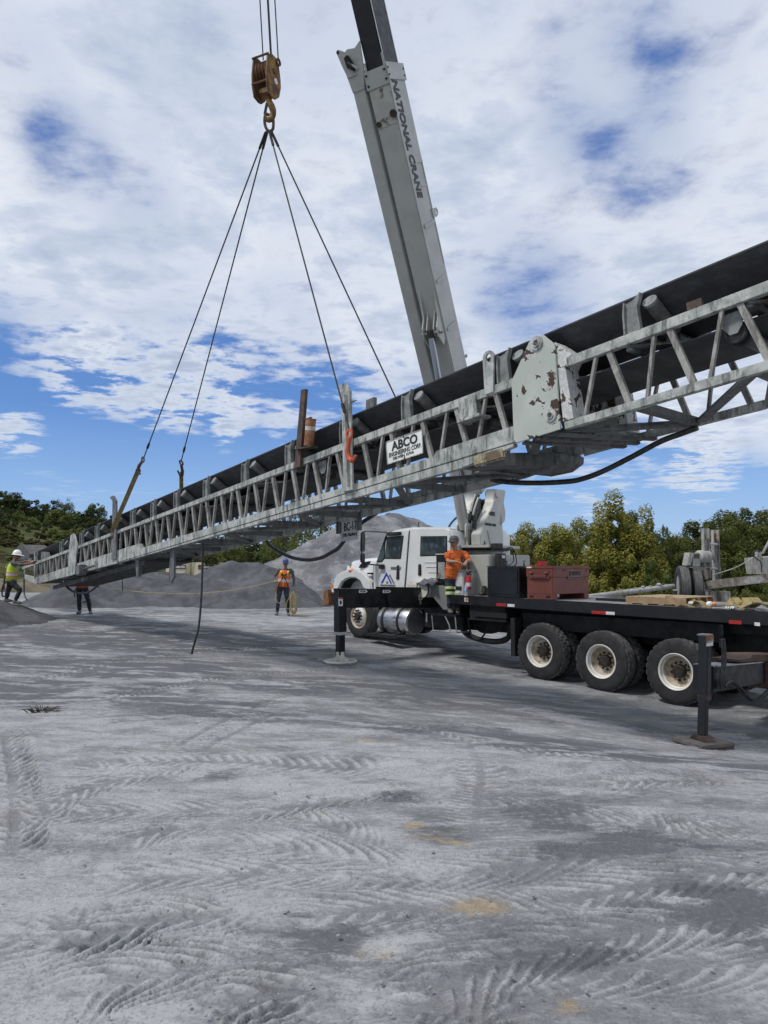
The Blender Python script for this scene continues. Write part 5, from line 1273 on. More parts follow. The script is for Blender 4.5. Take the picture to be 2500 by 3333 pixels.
# rounded bottom corners read as a fold line; collar, wear plate, ribs
mb = MB(); bbox(mb, 8.63, 8.95, -.225, .285, -.355, -.325); bbox(mb, 8.70, 9.0, -.225, -.195, -.355, .425); bbox(mb, 8.70, 9.0, .26, .285, -.355, .425); bbox(mb, 8.70, 9.0, -.225, .285, .395, .425)
bbox(mb, 8.93, 9.10, .20, .24, -.345, -.32); bbox(mb, 8.93, 9.16, -.20, -.16, -.345, -.32)
col = mb.build('boom_collar', M_CRANE, boom, bevel=.006)
for a, s in ((8.70, .23), (8.88, .23), (8.72, -.17), (8.88, -.17)): MB().cyl(Bq(a, s, -.353), Bq(a, s, -.37), .022, 10).build('bolt', M_CHAS, col)
for d in (-.30, .36):
    for a in (8.78, 8.90): MB().cyl(Bq(a, -.222, d), Bq(a, -.236, d), .018, 8).build('bolt', M_CHAS, col)
M_WEAR = pm('oily_plate', (.46, .45, .40), (.40, .39, .35), 3, .5, dirt=(.07, .05, .035), dscale=3.4, damt=(.56, .66))
wp = bbox(MB(), 7.95, 8.60, -.195, .25, -.342, -.328).build('wear_plate', M_WEAR, boom, bevel=.004)
MB().cyl(Bq(8.12, -.16, -.34), Bq(8.12, -.16, -.40), .07, 16).cyl(Bq(8.02, .20, -.34), Bq(8.02, .20, -.38), .05, 14).build('wear_roller', M_HUB, wp, smooth=True)
for a in (5.96, 4.86, 3.86):
    mb = MB(); mb.hexa([Bq(a, -.225, -.22), Bq(a + .07, -.225, -.22), Bq(a + .13, -.225, .30), Bq(a + .06, -.225, .30), Bq(a, -.198, -.22), Bq(a + .07, -.198, -.22), Bq(a + .13, -.198, .30), Bq(a + .06, -.198, .30)]); mb.build('rib', M_CRANE, boom)
mb = MB(); bbox(mb, 7.2, 7.24, -.215, -.198, .02, .36); bbox(mb, 5.2, 7.2, -.212, -.198, .325, .355); bbox(mb, 6.75, 6.78, -.215, -.198, .05, .36); mb.build('cable_guide', M_CRANE, boom)
mb = MB(); bbox(mb, 6.12, 6.30, -.23, -.198, .28, .44); mb.lathe([(.05, -.012), (.085, -.012), (.085, .012), (.05, .012)], Bq(6.22, -.215, .47), BS, 16, close=True); mb.build('rope_eye', M_CRANE, boom)
MB().lathe([(.02, -.012), (.045, -.012), (.045, .012), (.02, .012)], Bq(3.15, -.21, .43), BS, 12, close=True).build('rope_eye', M_CRANE, boom)
text('lettering', 'NATIONAL CRANE', .3, Bq(7.62, -.206, -.095), -AX, BD, MATS['boom_ink'], boom, bold=.010, shear=.12, fit=2.16, fith=.235)
text('lettering', 'C.W.', .2, Bq(6.35, -.206, -.085), -AX, BD, M_BGREY, boom, bold=.002, shear=.2, fit=.16, fith=.09) if False else None
inner = bbox(MB(), 8.5, 16.4, -.165, .225, -.295, .36).build('inner_boom', M_BLACK, boom, bevel=.02)
mb = MB(); bbox(mb, 8.9, 16.4, -.172, -.160, .30, .325); bbox(mb, 8.9, 16.4, -.172, -.160, -.28, -.262); mb.build('wear_stripe', M_ALU, inner)
# boom head with sheaves
mb = MB(); bprof(mb, [(16.2, -.5), (16.9, -.75), (17.1, -.55), (16.9, .35), (16.2, .36)], -.20, -.17); bprof(mb, [(16.2, -.5), (16.9, -.75), (17.1, -.55), (16.9, .35), (16.2, .36)], .23, .26)
bh = mb.build('boom_head', M_BLACK, inner)
MB().cyl(Bq(16.8, -.16, -.52), Bq(16.8, .22, -.52), .19, 24).build('head_sheave', M_CHAS, bh, smooth=True)
M_DUMMY = None
# stowed jib along its left side
mb = MB(); bprof(mb, [(.9, -.33), (8.93, -.33), (8.93, -.02), (.9, -.02)], .335, .60)
jib = mb.build('stowed_jib', M_CRANE, boom, bevel=.012)
bprof(MB(), [(8.9, -.34), (9.49, -.34), (9.49, .0), (8.9, .0)], .36, .38)
mb = MB(); mb.prism([(8.7, .335), (9.05, .245), (9.48, .20), (9.40, .34), (9.43, .50), (9.40, .56), (9.44, .62), (9.49, .70), (9.46, .745), (9.23, .70), (9.02, .645), (8.7, .60)], B0 + BD * -.35, AX, BS, BD * .03)
jh = mb.build('jib_head_plate', M_CRANE, jib, bevel=.004)
MB().lathe([(0, 0), (.03, 0), (.03, .006), (0, .006)], Bq(9.44, .71, -.357), BD, 12).build('plate_eye', M_CHAS, jh)
mb = MB(); mb.prism([(9.02, .42), (9.12, .56), (9.30, .58), (9.33, .50), (9.20, .44)], B0 + BD * -.42, AX, BS, BD * .06); mb.build('jib_latch', M_CHAS, jh, bevel=.006)
MB().beam(Bq(9.05, .35, -.40), Bq(9.22, .52, -.40), .03, .04, BD).beam(Bq(8.98, .42, -.37), Bq(8.98, .62, -.37), .02, .04, BD).build('latch_bar', M_CRANE, jh)
# lift cylinder
for s in (-.17, .17):
    mb = MB(); bprof(mb, [(4.9, -.32), (3.75, -.32), (3.62, -.45), (3.85, -.62), (4.05, -.60), (4.25, -.42)], s, s + .03); mb.build('cylinder_bracket', M_CRANE, boom, bevel=.004)
for s in (-.07, .09):
    mb = MB(); bprof(mb, [(4.35, -.32), (3.95, -.32), (3.85, -.58), (4.02, -.58)], s, s + .02); mb.build('cylinder_bracket', M_CRANE, boom)
pin = Bq(3.93, .03, -.55)
MB().cyl(Bq(3.93, -.20, -.55), Bq(3.93, .23, -.55), .035, 12).sphere(Bq(3.93, -.215, -.55), .045, 10, 8).build('rod_pin', M_STEEL, boom)
cb_ = Cq(.60, -.06, 2.45); cdv = (pin - cb_); cL = cdv.length; cdv.normalize()
bar = MB().cyl(cb_, cb_ + cdv * (cL * .56), .115, 24).build('lift_cylinder', M_CRANE, truck, smooth=True)
m, t = new_mat('chrome_rod', (.40, .42, .46), .16, 1.0); M_CHROME = m
MB().cyl(cb_ + cdv * (cL * .55), pin, .07, 20).build('cylinder_rod', M_CHROME, bar, smooth=True)
MB().cyl(pin - cdv * .10, pin + cdv * .06, .09, 16).build('rod_eye', M_HUB, bar, smooth=True)
MB().cyl(cb_ + cdv * .25 + NR * .13, cb_ + cdv * (cL * .5) + NR * .13, .016, 8).build('hydraulic_pipe', M_CRANE, bar)
# control tower at the pedestal
ct_ = tb(MB(), 4.10, 4.24, .60, .80, 1.62, 1.90).build('control_pod', M_PLAST, truck, bevel=.01)
tb(MB(), 4.08, 4.10, .66, .74, 1.80, 1.86).build('gauge', M_REFW, ct_)
mb = MB(); mb.tube(bez([T(4.15, .75, 1.95), T(4.1, .95, 2.0), T(4.1, 1.05, 1.75), T(4.15, .85, 1.6)], 6), .012, 6); mb.tube(bez([T(4.15, .75, 1.98), T(4.1, 1.02, 2.02), T(4.08, 1.12, 1.7), T(4.15, .95, 1.58)], 6), .012, 6); mb.build('pod_cable', M_HOSE, ct_, smooth=True)
MB().beam(T(4.3, .55, 1.99), T(4.3, 1.25, 1.99), .05, .02).box(T(4.35, .80, 2.06), TU * .09, TRr * .10, ZUP * .06).build('work_lamp', M_PLAST, truck, bevel=.012)

# ================================================================== DECK LOAD
# control cabinet (fixed to the bed)
hB = dh(4.3) + .004
cbx = MB().hexa([T(4.69, .12, hB), T(4.97, .12, hB), T(4.97, .98, hB), T(4.69, .98, hB), T(4.69, .12, 1.535), T(4.97, .12, 1.535), T(4.97, .98, 1.535), T(4.69, .98, 1.535)]).build('control_cabinet', M_GREY, truck, bevel=.008)
tb(MB(), 4.66, 4.985, .105, 1.0, 1.535, 1.555).build('cabinet_lid', M_GREY, cbx, bevel=.004)
dec = tb(MB(), 4.74, 4.92, .112, .120, 1.22, 1.50).build('load_chart', M_REFW, cbx)
mb = MB()
for i in range(9): tb(mb, 4.76, 4.90 - .02 * (i % 3), .108, .112, 1.46 - .026 * i, 1.464 - .026 * i)
mb.build('chart_line', M_GREY, dec)
tb(MB(), 4.75, 4.91, .110, .120, 1.13, 1.20).build('warning_label', M_INK, cbx)
tb(MB(), 4.80, 4.90, .112, .120, 1.06, 1.115).build('data_plate', M_REFW, cbx)
text('lettering', 'Cummins', .2, T(4.83, .116, 1.025), -TU, ZUP, M_INK, cbx, bold=.002, fit=.22, fith=.035)
mb = MB()
for i, r in enumerate((.22, .34, .44, .52)):
    mb.cyl(T(4.83, r, 1.55), T(4.83, r, 1.80), .010, 8); mb.sphere(T(4.83, r, 1.81), .022, 8, 6)
mb.build('control_lever', M_PLAST, cbx, smooth=True)
mb = MB(); tb(mb, 4.70, 4.80, .62, .80, 1.555, 1.60); tb(mb, 4.70, 4.80, .85, .97, 1.555, 1.59); mb.build('valve', M_PLAST, cbx, bevel=.01)
# fire extinguisher hung on the cabinet
x0 = tu(1523, 1915, 4.62)
ex = thing('fire_extinguisher', T(4.60, x0[0], 1.14), 'red fire extinguisher hung on the grey cabinet of the crane truck', 'fire extinguisher')
eb = Vector(ex.location)
MB().lathe([(0, 0), (.05, 0), (.058, .015), (.058, .24), (.045, .285), (.02, .30), (.02, .33), (0, .33)], eb, ZUP, 18).build('cylinder', pm('extinguisher_red', (.55, .03, .05), (.48, .03, .05), 9, .3), ex, smooth=True)
MB().cyl(eb + ZUP * .07, eb + ZUP * .15, .0595, 18).build('label', M_REFW, ex, smooth=True)
MB().beam(eb + ZUP * .345, eb + ZUP * .365 + TRr * .08, .025, .016).beam(eb + ZUP * .345, eb + ZUP * .40 + TRr * .10, .02, .012).beam(eb + ZUP * .33, eb + ZUP * .35 - TRr * .06, .03, .03).build('valve_handle', M_PLAST, ex)
MB().tube(bez([eb + ZUP * .33 + TRr * .03, eb + ZUP * .30 + TRr * .09, eb + ZUP * .18 + TRr * .07], 6), .012, 8).build('hose', M_PLAST, ex)
MB().prism([(.045, .30), (.085, .33), (.05, .20), (.035, .20)], eb - TU * .04, TRr, ZUP, TU * -.004).build('inspection_tag', pm('yellow_tag', (.75, .66, .12), None), ex)
# water bottle
x1 = tu(1517, 1940, 4.50)
bo = thing('water_bottle', T(4.50, x1[0], dh(4.5) + .002), 'clear plastic water bottle with blue label below the fire extinguisher', 'bottle')
m, t = new_mat('clear_plastic', (.75, .80, .83), .08); t.set('Transmission Weight', .55); t.set('IOR', 1.2); bb = Vector(bo.location)
MB().lathe([(0, 0), (.032, 0), (.034, .01), (.032, .06), (.034, .10), (.034, .16), (.028, .19), (.014, .215), (.014, .225), (0, .225)], bb, ZUP, 16).build('body', m, bo, smooth=True)
MB().cyl(bb + ZUP * .09, bb + ZUP * .15, .0348, 16).build('label', pm('bottle_blue', (.05, .20, .62), (.5, .6, .8), 30, .4), bo, smooth=True)
MB().cyl(bb + ZUP * .225, bb + ZUP * .245, .015, 12).build('cap', M_REFW, bo)
# dark work boots / camera-like lamp by the cabinet corner
x2 = tu(1574, 1936, 4.40)
lo_ = thing('work_boots', T(4.40, x2[0], dh(4.4) + .002), 'dark pair of muddy boots between the grey cabinet and the black box', 'boots')
for i, d in enumerate((0, .10)):
    p = Vector(lo_.location) + TU * d * .6 + TRr * d * .5
    mb = MB(); mb.tube(bez([p + ZUP * .20 + TRr * .03, p + ZUP * .11 + TRr * .02, p + ZUP * .05 - TRr * .0, p + ZUP * .035 - TRr * .10], 5), [.045] * 5 + [.048] * 5 + [.04] * 4 + [.03, .02], 10); mb.build('boot', pm('boot_leather', (.045, .04, .036), (.10, .09, .08), 9, .8), lo_, smooth=True)
    tb_ = MB().box(p - TRr * .045 + ZUP * .012, TRr * .085, TU * .04, ZUP * .012).build('sole', M_HOSE, lo_, bevel=.006)
# black tool chest
a0, a1 = 3.24, 4.06
bc = thing('tool_chest', T(3.65, .7, dh(3.6) + .006), 'large black steel tool chest on the flatbed beside the rust red job box', 'tool chest')
M_BOX = pm('black_chest', (.004, .0045, .006), (.007, .0075, .010), 3, .30, coat=.15)
b0, b1 = dh(3.6) + .006, 1.632
tb(MB(), a0, a1, .13, 1.35, b0, b1 - .015).build('body', M_BOX, bc, bevel=.01)
tb(MB(), a0 - .01, a1 + .01, .12, 1.36, b1 - .012, b1 + .004).build('lid', M_BOX, bc, bevel=.004)
dpn = tb(MB(), a0 + .04, a1 - .05, .118, .13, b0 + .06, b1 - .06).build('door', M_BOX, bc, bevel=.006)
mb = MB()
for h in (1.10, 1.22, 1.36, 1.50): mb.cyl(T(a1 - .06, .112, h), T(a1 - .06, .112, h + .05), .012, 8)
mb.build('hinge', M_PLAST, dpn)
mb = MB(); mb.cyl(T(3.7, .3, b1), T(3.7, .3, b1 + .03), .015, 8); mb.tube([T(3.74, .3, b1), T(3.74, .3, b1 + .05), T(3.66, .3, b1 + .05), T(3.66, .3, b1)], .008, 6); mb.build('lifting_eye', M_PLAST, bc)
for i, (r, w) in enumerate(((.55, .04), (.75, .03), (.88, .05))):
    t_ = thing('valve_handle', T(3.9 - .3 * i, r, b1 + .004), ('dark tee handle standing on the black tool chest', 'short dark fitting lying on the black tool chest', 'dark spanner-like handle upright on the black tool chest')[i], 'tool', 'small tools on the black chest')
    p = Vector(t_.location)
    MB().cyl(p, p + ZUP * (.10 - .03 * (i == 1)), .014, 8).build('stem', M_PLAST, t_)
    MB().beam(p + ZUP * .10 - TRr * w, p + ZUP * .10 + TRr * w, .02, .02).build('grip', M_PLAST, t_)
p = T(3.12, .9, b1 + .004)
rt = thing('red_case', p, 'small red case standing on the black tool chest', 'case')
MB().box(p + ZUP * .05 - TU * -.14, TU * .06, TRr * .09, ZUP * .05).build('body', pm('red_plastic', (.45, .02, .025), (.38, .02, .02), 9, .4), rt, bevel=.01)
MB().box(p + ZUP * .11 + TU * .14, TU * .012, TRr * .05, ZUP * .012).build('handle', M_PLAST, rt)
# rust red job box
jb_ = thing('job_box', T(2.76, .7, dh(2.7) + .006), 'rust red steel job box with long handle slot, lettered on one side', 'tool box')
M_JOB = pm('job_box_paint', (.185, .052, .038), (.155, .046, .034), 3, .45, dirt=(.23, .10, .075), dscale=4, damt=(.6, .9))
j0, j1, q0, q1 = 2.47, 3.06, .13, 1.34; z0, z1 = dh(2.7) + .006, 1.640
tb(MB(), j0, j1, q0, q1, z0 + .10, z0 + .42).build('lower_body', M_JOB, jb_, bevel=.008)
tb(MB(), j0 - .012, j1 + .012, q0 - .012, q1 + .012, z0 + .42, z1 - .055).build('upper_body', M_JOB, jb_, bevel=.008)
tb(MB(), j0 - .02, j1 + .02, q0 - .02, q1 + .02, z1 - .055, z1).build('lid', M_JOB, jb_, bevel=.008)
mb = MB()
for r in (q0, q1 - .16): tb(mb, j0, j1, r, r + .16, z0, z0 + .10)
sk = mb.build('skid', M_JOB, jb_, bevel=.004)
mb = MB(); tb(mb, j0 + .05, j0 + .15, q0 - .004, q0 + .002, z0 + .03, z0 + .07); tb(mb, j1 - .15, j1 - .05, q0 - .004, q0 + .002, z0 + .03, z0 + .07); mb.build('fork_slot', M_CHAS, sk)
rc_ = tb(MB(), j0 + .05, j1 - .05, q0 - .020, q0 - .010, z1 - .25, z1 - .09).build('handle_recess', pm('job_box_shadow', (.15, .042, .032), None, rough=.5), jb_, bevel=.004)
mb = MB(); mb.tube([T(j0 + .12, q0 - .03, z1 - .14), T(j0 + .12, q0 - .05, z1 - .20), T(j1 - .12, q0 - .05, z1 - .20), T(j1 - .12, q0 - .03, z1 - .14)], .011, 8)
mb.cyl(T(j0 + .09, q0 - .03, z1 - .135), T(j0 + .16, q0 - .03, z1 - .135), .02, 8).cyl(T(j1 - .16, q0 - .03, z1 - .135), T(j1 - .09, q0 - .03, z1 - .135), .02, 8); mb.build('handle', M_JOB, rc_, smooth=True)
tb(MB(), j1 - .13, j1 - .01, q0 - .026, q0 - .018, z1 - .045, z1 - .015).build('white_sticker', M_REFW, jb_)
lp = MB().hexa([T(j0 - .016, .62, z1 - .25), T(j0 - .016, 1.06, z1 - .25), T(j0 - .012, 1.06, z1 - .25), T(j0 - .012, .62, z1 - .25), T(j0 - .016, .62, z1 - .085), T(j0 - .016, 1.06, z1 - .085), T(j0 - .012, 1.06, z1 - .085), T(j0 - .012, .62, z1 - .085)]).build('name_plate', pm('plate_brown', (.20, .12, .10), (.16, .08, .06), 9, .5), jb_)
text('lettering', 'JOBSITE', .2, T(j0 - .018, .84, z1 - .155), TRr, ZUP, M_INK, lp, bold=.007, fit=.40, fith=.105)
MB().beam(T(j0 - .018, .66, z1 - .228), T(j0 - .018, 1.02, z1 - .228), .004, .018).build('underline', M_INK, lp)
mb = MB()
for r in (.45, 1.22): tb(mb, j0 - .017, j0 - .012, r, r + .05, z1 - .10, z1 - .075)
mb.build('vent_slot', M_CHAS, jb_)
# steel plate lying on the bed, pallet
u0, r0 = 1.35, .55
plt = thing('wooden_pallet', T(.6, .9, dh(.6) + .006), 'pale wooden pallet lying on the flatbed', 'pallet')
M_WOOD = pm('pallet_wood', (.42, .30, .185), (.34, .235, .14), 6, .75, stretch=(1, 1, 6))
M_WOOD2 = pm('pallet_wood_dark', (.30, .20, .12), (.38, .27, .16), 7, .75)
pz = dh(.5) + .006
pa, pb, pr0, pr1 = .02, 1.02, .22, 1.44
WB = [MB().box((0, 0, 0), (.5, 0, 0), (0, .5, 0), (0, 0, .5)).mesh('board', M_WOOD), MB().box((0, 0, 0), (.5, 0, 0), (0, .5, 0), (0, 0, .5)).mesh('stringer', M_WOOD2)]
def bd_(nm, me, u, r, z, lu, lr, lz):
    M_ = Matrix((TU * lu, TRr * lr, ZUP * lz)).transposed().to_4x4(); M_.translation = T(u, r, z); return obj_from(nm, me, plt, M_)
for i in range(8): bd_('board', WB[0], pa + .06 + i * .126, (pr0 + pr1) / 2, pz + .125, .10, pr1 - pr0, .018)
for r in (pr0 + .02, (pr0 + pr1) / 2, pr1 - .02): bd_('stringer', WB[1], (pa + pb) / 2, r, pz + .067, pb - pa, .04, .095)
for i in range(4): bd_('board', WB[0], pa + .06 + i * .29, (pr0 + pr1) / 2, pz + .0095, .10, pr1 - pr0, .017)
MB().box(T(1.55, 1.05, dh(1.5) + .02), TU * .55, TRr * .7, ZUP * .012)
sp_ = tag(tb(MB(), 1.20, 1.95, .75, 2.1, dh(1.5) + .006, dh(1.5) + .05).build('steel_plate', M_CHAS, None, bevel=.004), 'flat black steel plate lying between the job box and the pallet', 'steel plate')
# strap heaps, blocks, small things at the rear of the bed
M_STRAP = pm('yellow_webbing', (.30, .235, .09), (.21, .16, .065), 9, .85, dirt=(.07, .055, .035), dscale=12, damt=(.48, .70))
def strap(name, pts, w, label, cat, group=None, parent=None, mat=None, up=ZUP):
    pts = bez(pts, 6); mb = MB(); vs = []
    for i, p in enumerate(pts):
        d = (pts[min(i + 1, len(pts) - 1)] - pts[max(i - 1, 0)]).normalized(); s = d.cross(up).normalized(); n = s.cross(d)
        vs += [p - s * w / 2 - n * .006, p + s * w / 2 - n * .006, p + s * w / 2 + n * .006, p - s * w / 2 + n * .006]
    mb.add(vs, [(i * 4 + j, i * 4 + (j + 1) % 4, i * 4 + 4 + (j + 1) % 4, i * 4 + 4 + j) for i in range(len(pts) - 1) for j in range(4)] + [(0, 1, 2, 3), tuple((len(pts) - 1) * 4 + j for j in (3, 2, 1, 0))])
    o = mb.build(name, mat or M_STRAP, parent)
    return tag(o, label, cat, group) if label else o
def onbed(px_, py_, lift=.0):
    p = hit(px_, py_, T(0, 0, .96), Vector((0, 0, 1)));
    q = p - TO; return T(q.dot(TU), min(max(q.dot(TRr), .12), 2.3), dh(q.dot(TU)) + .01 + lift)
strap('webbing_strap', [onbed(2170, 1980, .0), onbed(2190, 1981, .04), onbed(2215, 1983, .0), onbed(2250, 1984, .03), onbed(2285, 1984, .0)], .09, 'dirty yellow lifting strap lying flat in front of the wooden pallet', 'strap', 'straps on the flatbed')
strap('webbing_strap', [onbed(2232, 1968, .04), onbed(2248, 1972, .12), onbed(2262, 1976, .03), onbed(2275, 1979, .10), onbed(2290, 1983, .0)], .10, 'bunched yellow strap beside the wooden block next to the pallet', 'strap', 'straps on the flatbed')
strap('webbing_strap', [onbed(2330, 1980, .02), onbed(2350, 1986, .06), onbed(2372, 1986, .0), onbed(2400, 1984, .05), onbed(2420, 1988, .0)], .09, 'yellow strap snaking on the flatbed past the white glove', 'strap', 'straps on the flatbed')
strap('webbing_strap', [onbed(2375, 1976, .02), onbed(2392, 1974, .14), onbed(2410, 1978, .04), onbed(2426, 1978, .15), onbed(2440, 1984, .03), onbed(2450, 1990, .10)], .11, 'heaped yellow strap in the middle of the pile of straps', 'strap', 'straps on the flatbed')
strap('webbing_strap', [onbed(2425, 1984, .03), onbed(2450, 1979, .16), onbed(2470, 1983, .10), onbed(2490, 1988, .12), onbed(2515, 1996, .03)], .13, 'thickest fold of yellow strap at the rear edge of the flatbed', 'strap', 'straps on the flatbed')
strap('webbing_strap', [onbed(2415, 1987, .03), onbed(2432, 1992, .12), onbed(2448, 1996, .05), onbed(2470, 1998, .02)], .12, 'dark grimy strap end hanging over the edge of the flatbed', 'strap', 'straps on the flatbed', mat=pm('grimy_webbing', (.07, .06, .05), (.13, .11, .08), 12, .9))
p = onbed(2222, 1976); wb = tag(MB().box(p + ZUP * .06, (TU * .6 + TRr * .8) * .07, (TU * .8 - TRr * .6) * .05, ZUP * .06).build('wood_block', M_WOOD2, None, bevel=.006), 'square brown wood block next to the pallet', 'wood block', 'wood blocks by the pallet')
p = onbed(2178, 1974); tag(MB().box(p + ZUP * .07, (TU * .3 + TRr * .9) * .03, (TU * .9 - TRr * .3) * .06, ZUP * .09).build('wood_block', M_WOOD, None, bevel=.006), 'splintered pale wood block leaning at the pallet corner', 'wood block', 'wood blocks by the pallet')
p = onbed(2318, 1981); jg = thing('plastic_jug', p, 'white jug with an orange cap lying among the straps', 'jug')
MB().cyl(p + ZUP * .055 + TU * .08, p + ZUP * .055 - TU * .01, .05, 16).build('body', M_REFW, jg, smooth=True, bevel=.015)
MB().sphere(p + ZUP * .065 - TU * .035, .036, 12, 8).build('cap', pm('orange_plastic', (.75, .25, .10), (.6, .2, .08), 9, .5), jg, smooth=True)
p = onbed(2290, 1978); tag(MB().cyl(p + ZUP * .035, p + ZUP * .045 + TU * .28 + TRr * .1, .032, 12).build('white_pipe', M_REFW, None, smooth=True), 'short white pipe lying behind the jug on the flatbed', 'pipe')
p = onbed(2330, 1989); gl = MB(); gl.sphere(p + ZUP * .025, .05, 10, 6, (1.2, .8, .5))
for k in range(4): gl.tube([p + ZUP * .03 + TU * (.03 * k - .05), p + ZUP * .035 + TU * (.035 * k - .06) - TRr * .06, p + ZUP * .012 + TU * (.035 * k - .06) - TRr * .10], [.014, .013, .009], 6)
tag(gl.build('glove', M_REFW, None, smooth=True), 'crumpled white glove at the edge of the flatbed below the jug', 'glove')
# jacket thrown over the drum
mb = MB(); pts = []
nx, ny = 14, 10; c0 = T(5.62, .08, 1.30)
for j in range(ny):
    for i in range(nx):
        u, v = i / (nx - 1) - .5, j / (ny - 1) - .5
        z = -.10 * max(0, abs(u) * 2 - .45) - .14 * max(0, abs(v) * 2 - .5) + .030 * sin(9 * u + 5 * v) + .018 * sin(17 * v - 6 * u)
        pts.append(c0 + TU * (u * .50) + TRr * (v * .42) + ZUP * (z + .03))
mb.add(pts, [(j * nx + i, j * nx + i + 1, (j + 1) * nx + i + 1, (j + 1) * nx + i) for j in range(ny - 1) for i in range(nx - 1)])
jk_ = mb.build('jacket', pm('grey_cloth', (.13, .13, .15), (.08, .08, .095), 8, .9), None, smooth=True)
sm_ = jk_.modifiers.new('thick', 'SOLIDIFY'); sm_.thickness = .02
tag(jk_, 'crumpled grey jacket thrown over the cream drum behind the cab', 'jacket')

# ================================================================== HOOK BLOCK AND SLINGS
HY = 11.6
def hk(px_, py_, y=HY): return atY(px_, py_, y)
E1 = Vector((.90, -.43, 0)).normalized(); E2 = Vector((.43, .90, 0)).normalized()
hb0 = hk(879, 330)
blk = thing('hook_block', hk(879, 262), 'rusty yellow hook block hanging from the crane ropes', 'hook block')
M_YEL = pm('worn_yellow', (.27, .155, .035), (.17, .08, .03), 7, .7, dirt=(.07, .03, .016), dscale=7, damt=(.40, .60))
M_RSTY = pm('rusted_yellow', (.11, .05, .02), (.18, .09, .03), 8, .8, dirt=(.05, .025, .015), dscale=8, damt=(.45, .65))
top = hk(865, 192).z; botz = hk(880, 328).z; H = top - botz; ctr = hk(866, 262); ctr.z = botz
prof = [(-.13, .02), (.0, 0), (.07, .02), (.17, .12), (.215, .30), (.20, H * .62), (.15, H * .88), (.06, H + .01), (-.06, H + .01), (-.17, H * .9), (-.20, H * .5), (-.18, .16)]
for e in (-.155, .12):
    o = MB().prism(prof, ctr + E1 * e, E2, ZUP, E1 * .035).build('cheek_plate', M_YEL if e > 0 else M_RSTY, blk, bevel=.006)
for e in (-.09, -.03, .03, .09):
    MB().lathe([(.06, -.022), (.17, -.022), (.185, -.02), (.17, -.004), (.17, .004), (.185, .02), (.17, .022), (.06, .022)], ctr + E1 * e + ZUP * (H * .64), E1, 24).build('sheave', M_RSTY, blk, smooth=True)
mb = MB()
for z, d in ((H * .92, -.17), (H * .30, -.17)): mb.cyl(ctr - E1 * .16 + E2 * d + ZUP * z, ctr + E1 * .16 + E2 * d + ZUP * z, .018, 8)
mb.cyl(ctr - E1 * .18 + ZUP * (H * .64), ctr + E1 * .175 + ZUP * (H * .64), .045, 12); mb.build('tie_bolt', M_RSTY, blk)
MB().box(ctr - ZUP * -.13, E1 * .10, E2 * .08, ZUP * .06).build('crosshead', M_YEL, blk, bevel=.02)
MB().lathe([(.035, -.014), (.065, -.014), (.065, .014), (.035, .014)], ctr + E1 * .17 + E2 * .10 + ZUP * (H * .94), E1, 14, close=True).build('becket', M_RSTY, blk)
MB().lathe([(0, 0), (.05, 0), (.05, .004), (0, .004)], ctr + E1 * .156 + E2 * .06 + ZUP * (H * .45), E1, 16).build('white_mark', M_REFW, blk)
hp = [hk(x, y) for x, y in ((876, 312), (876, 330), (884, 346), (889, 362), (887, 378), (879, 390), (870, 388), (865, 378))]
MB().tube(bez(hp, 6), [.05] * 8 + [.055] * 10 + [.05] * 12 + [.042] * 8 + [.02] * 5, 12).build('hook', M_YEL, blk, smooth=True)
MB().beam(hk(869, 336), hk(862, 372), .03, .04).build('safety_latch', M_PLAST, blk)
rg = [hk(866, 370), hk(862, 382), hk(862, 402), hk(868, 420), hk(878, 427), hk(888, 420), hk(890, 400), hk(887, 382)]
master = tag(MB().tube(bez(rg + [rg[0]], 6), .024, 10).build('master_link', M_DARKRUST, None, smooth=True), 'dark red master link holding four sling legs on the hook', 'lifting ring')
M_ROPE = pm('wire_rope', (.030, .030, .034), (.06, .058, .055), 40, .6)
hd = Bq(16.8, .03, -.70)
for i, x in enumerate((857, 881.5, 884.5, 906)):
    a = hk(x, 196); b = Vector((hd.x + .14 + (x - 881) * .0042, hd.y, hd.z))
    tag(MB().cyl(a, b, .0105, 8).build('hoist_rope', M_ROPE, None, smooth=True), ('leftmost steel hoist rope above the hook block', 'front one of the middle pair of hoist ropes above the hook block', 'rear one of the middle pair of hoist ropes above the hook block', 'rightmost steel hoist rope, ending at the becket of the hook block')[i], 'rope', 'hoist ropes')
R0 = hk(876, 424)
def proj(p):
    q = p - EYE; zc = q.y * cos(PITCH) + q.z * sin(PITCH); yc = -q.y * sin(PITCH) + q.z * cos(PITCH)
    return 1250 + FOC * q.x / zc, 1666.5 - FOC * yc / zc
def along(a, b, row):
    lo, hi = 0.0, 1.0
    for _ in range(40):
        m_ = (lo + hi) / 2
        if proj(a.lerp(b, m_))[1] < row: lo = m_
        else: hi = m_
    return a.lerp(b, lo)
def sling_leg(name, a, b, label, thimble=True):
    t_ = thing(name, a, label, 'sling', 'four wire rope sling legs')
    MB().cyl(a, b, .0125, 8).build('rope', M_ROPE, t_, smooth=True)
    d = (b - a).normalized()
    MB().cyl(a + d * .02, a + d * .30, .022, 8).build('ferrule', M_HUB, t_, smooth=True); MB().cyl(b - d * .42, b - d * .28, .026, 8).build('ferrule', M_HUB, t_, smooth=True)
    return t_
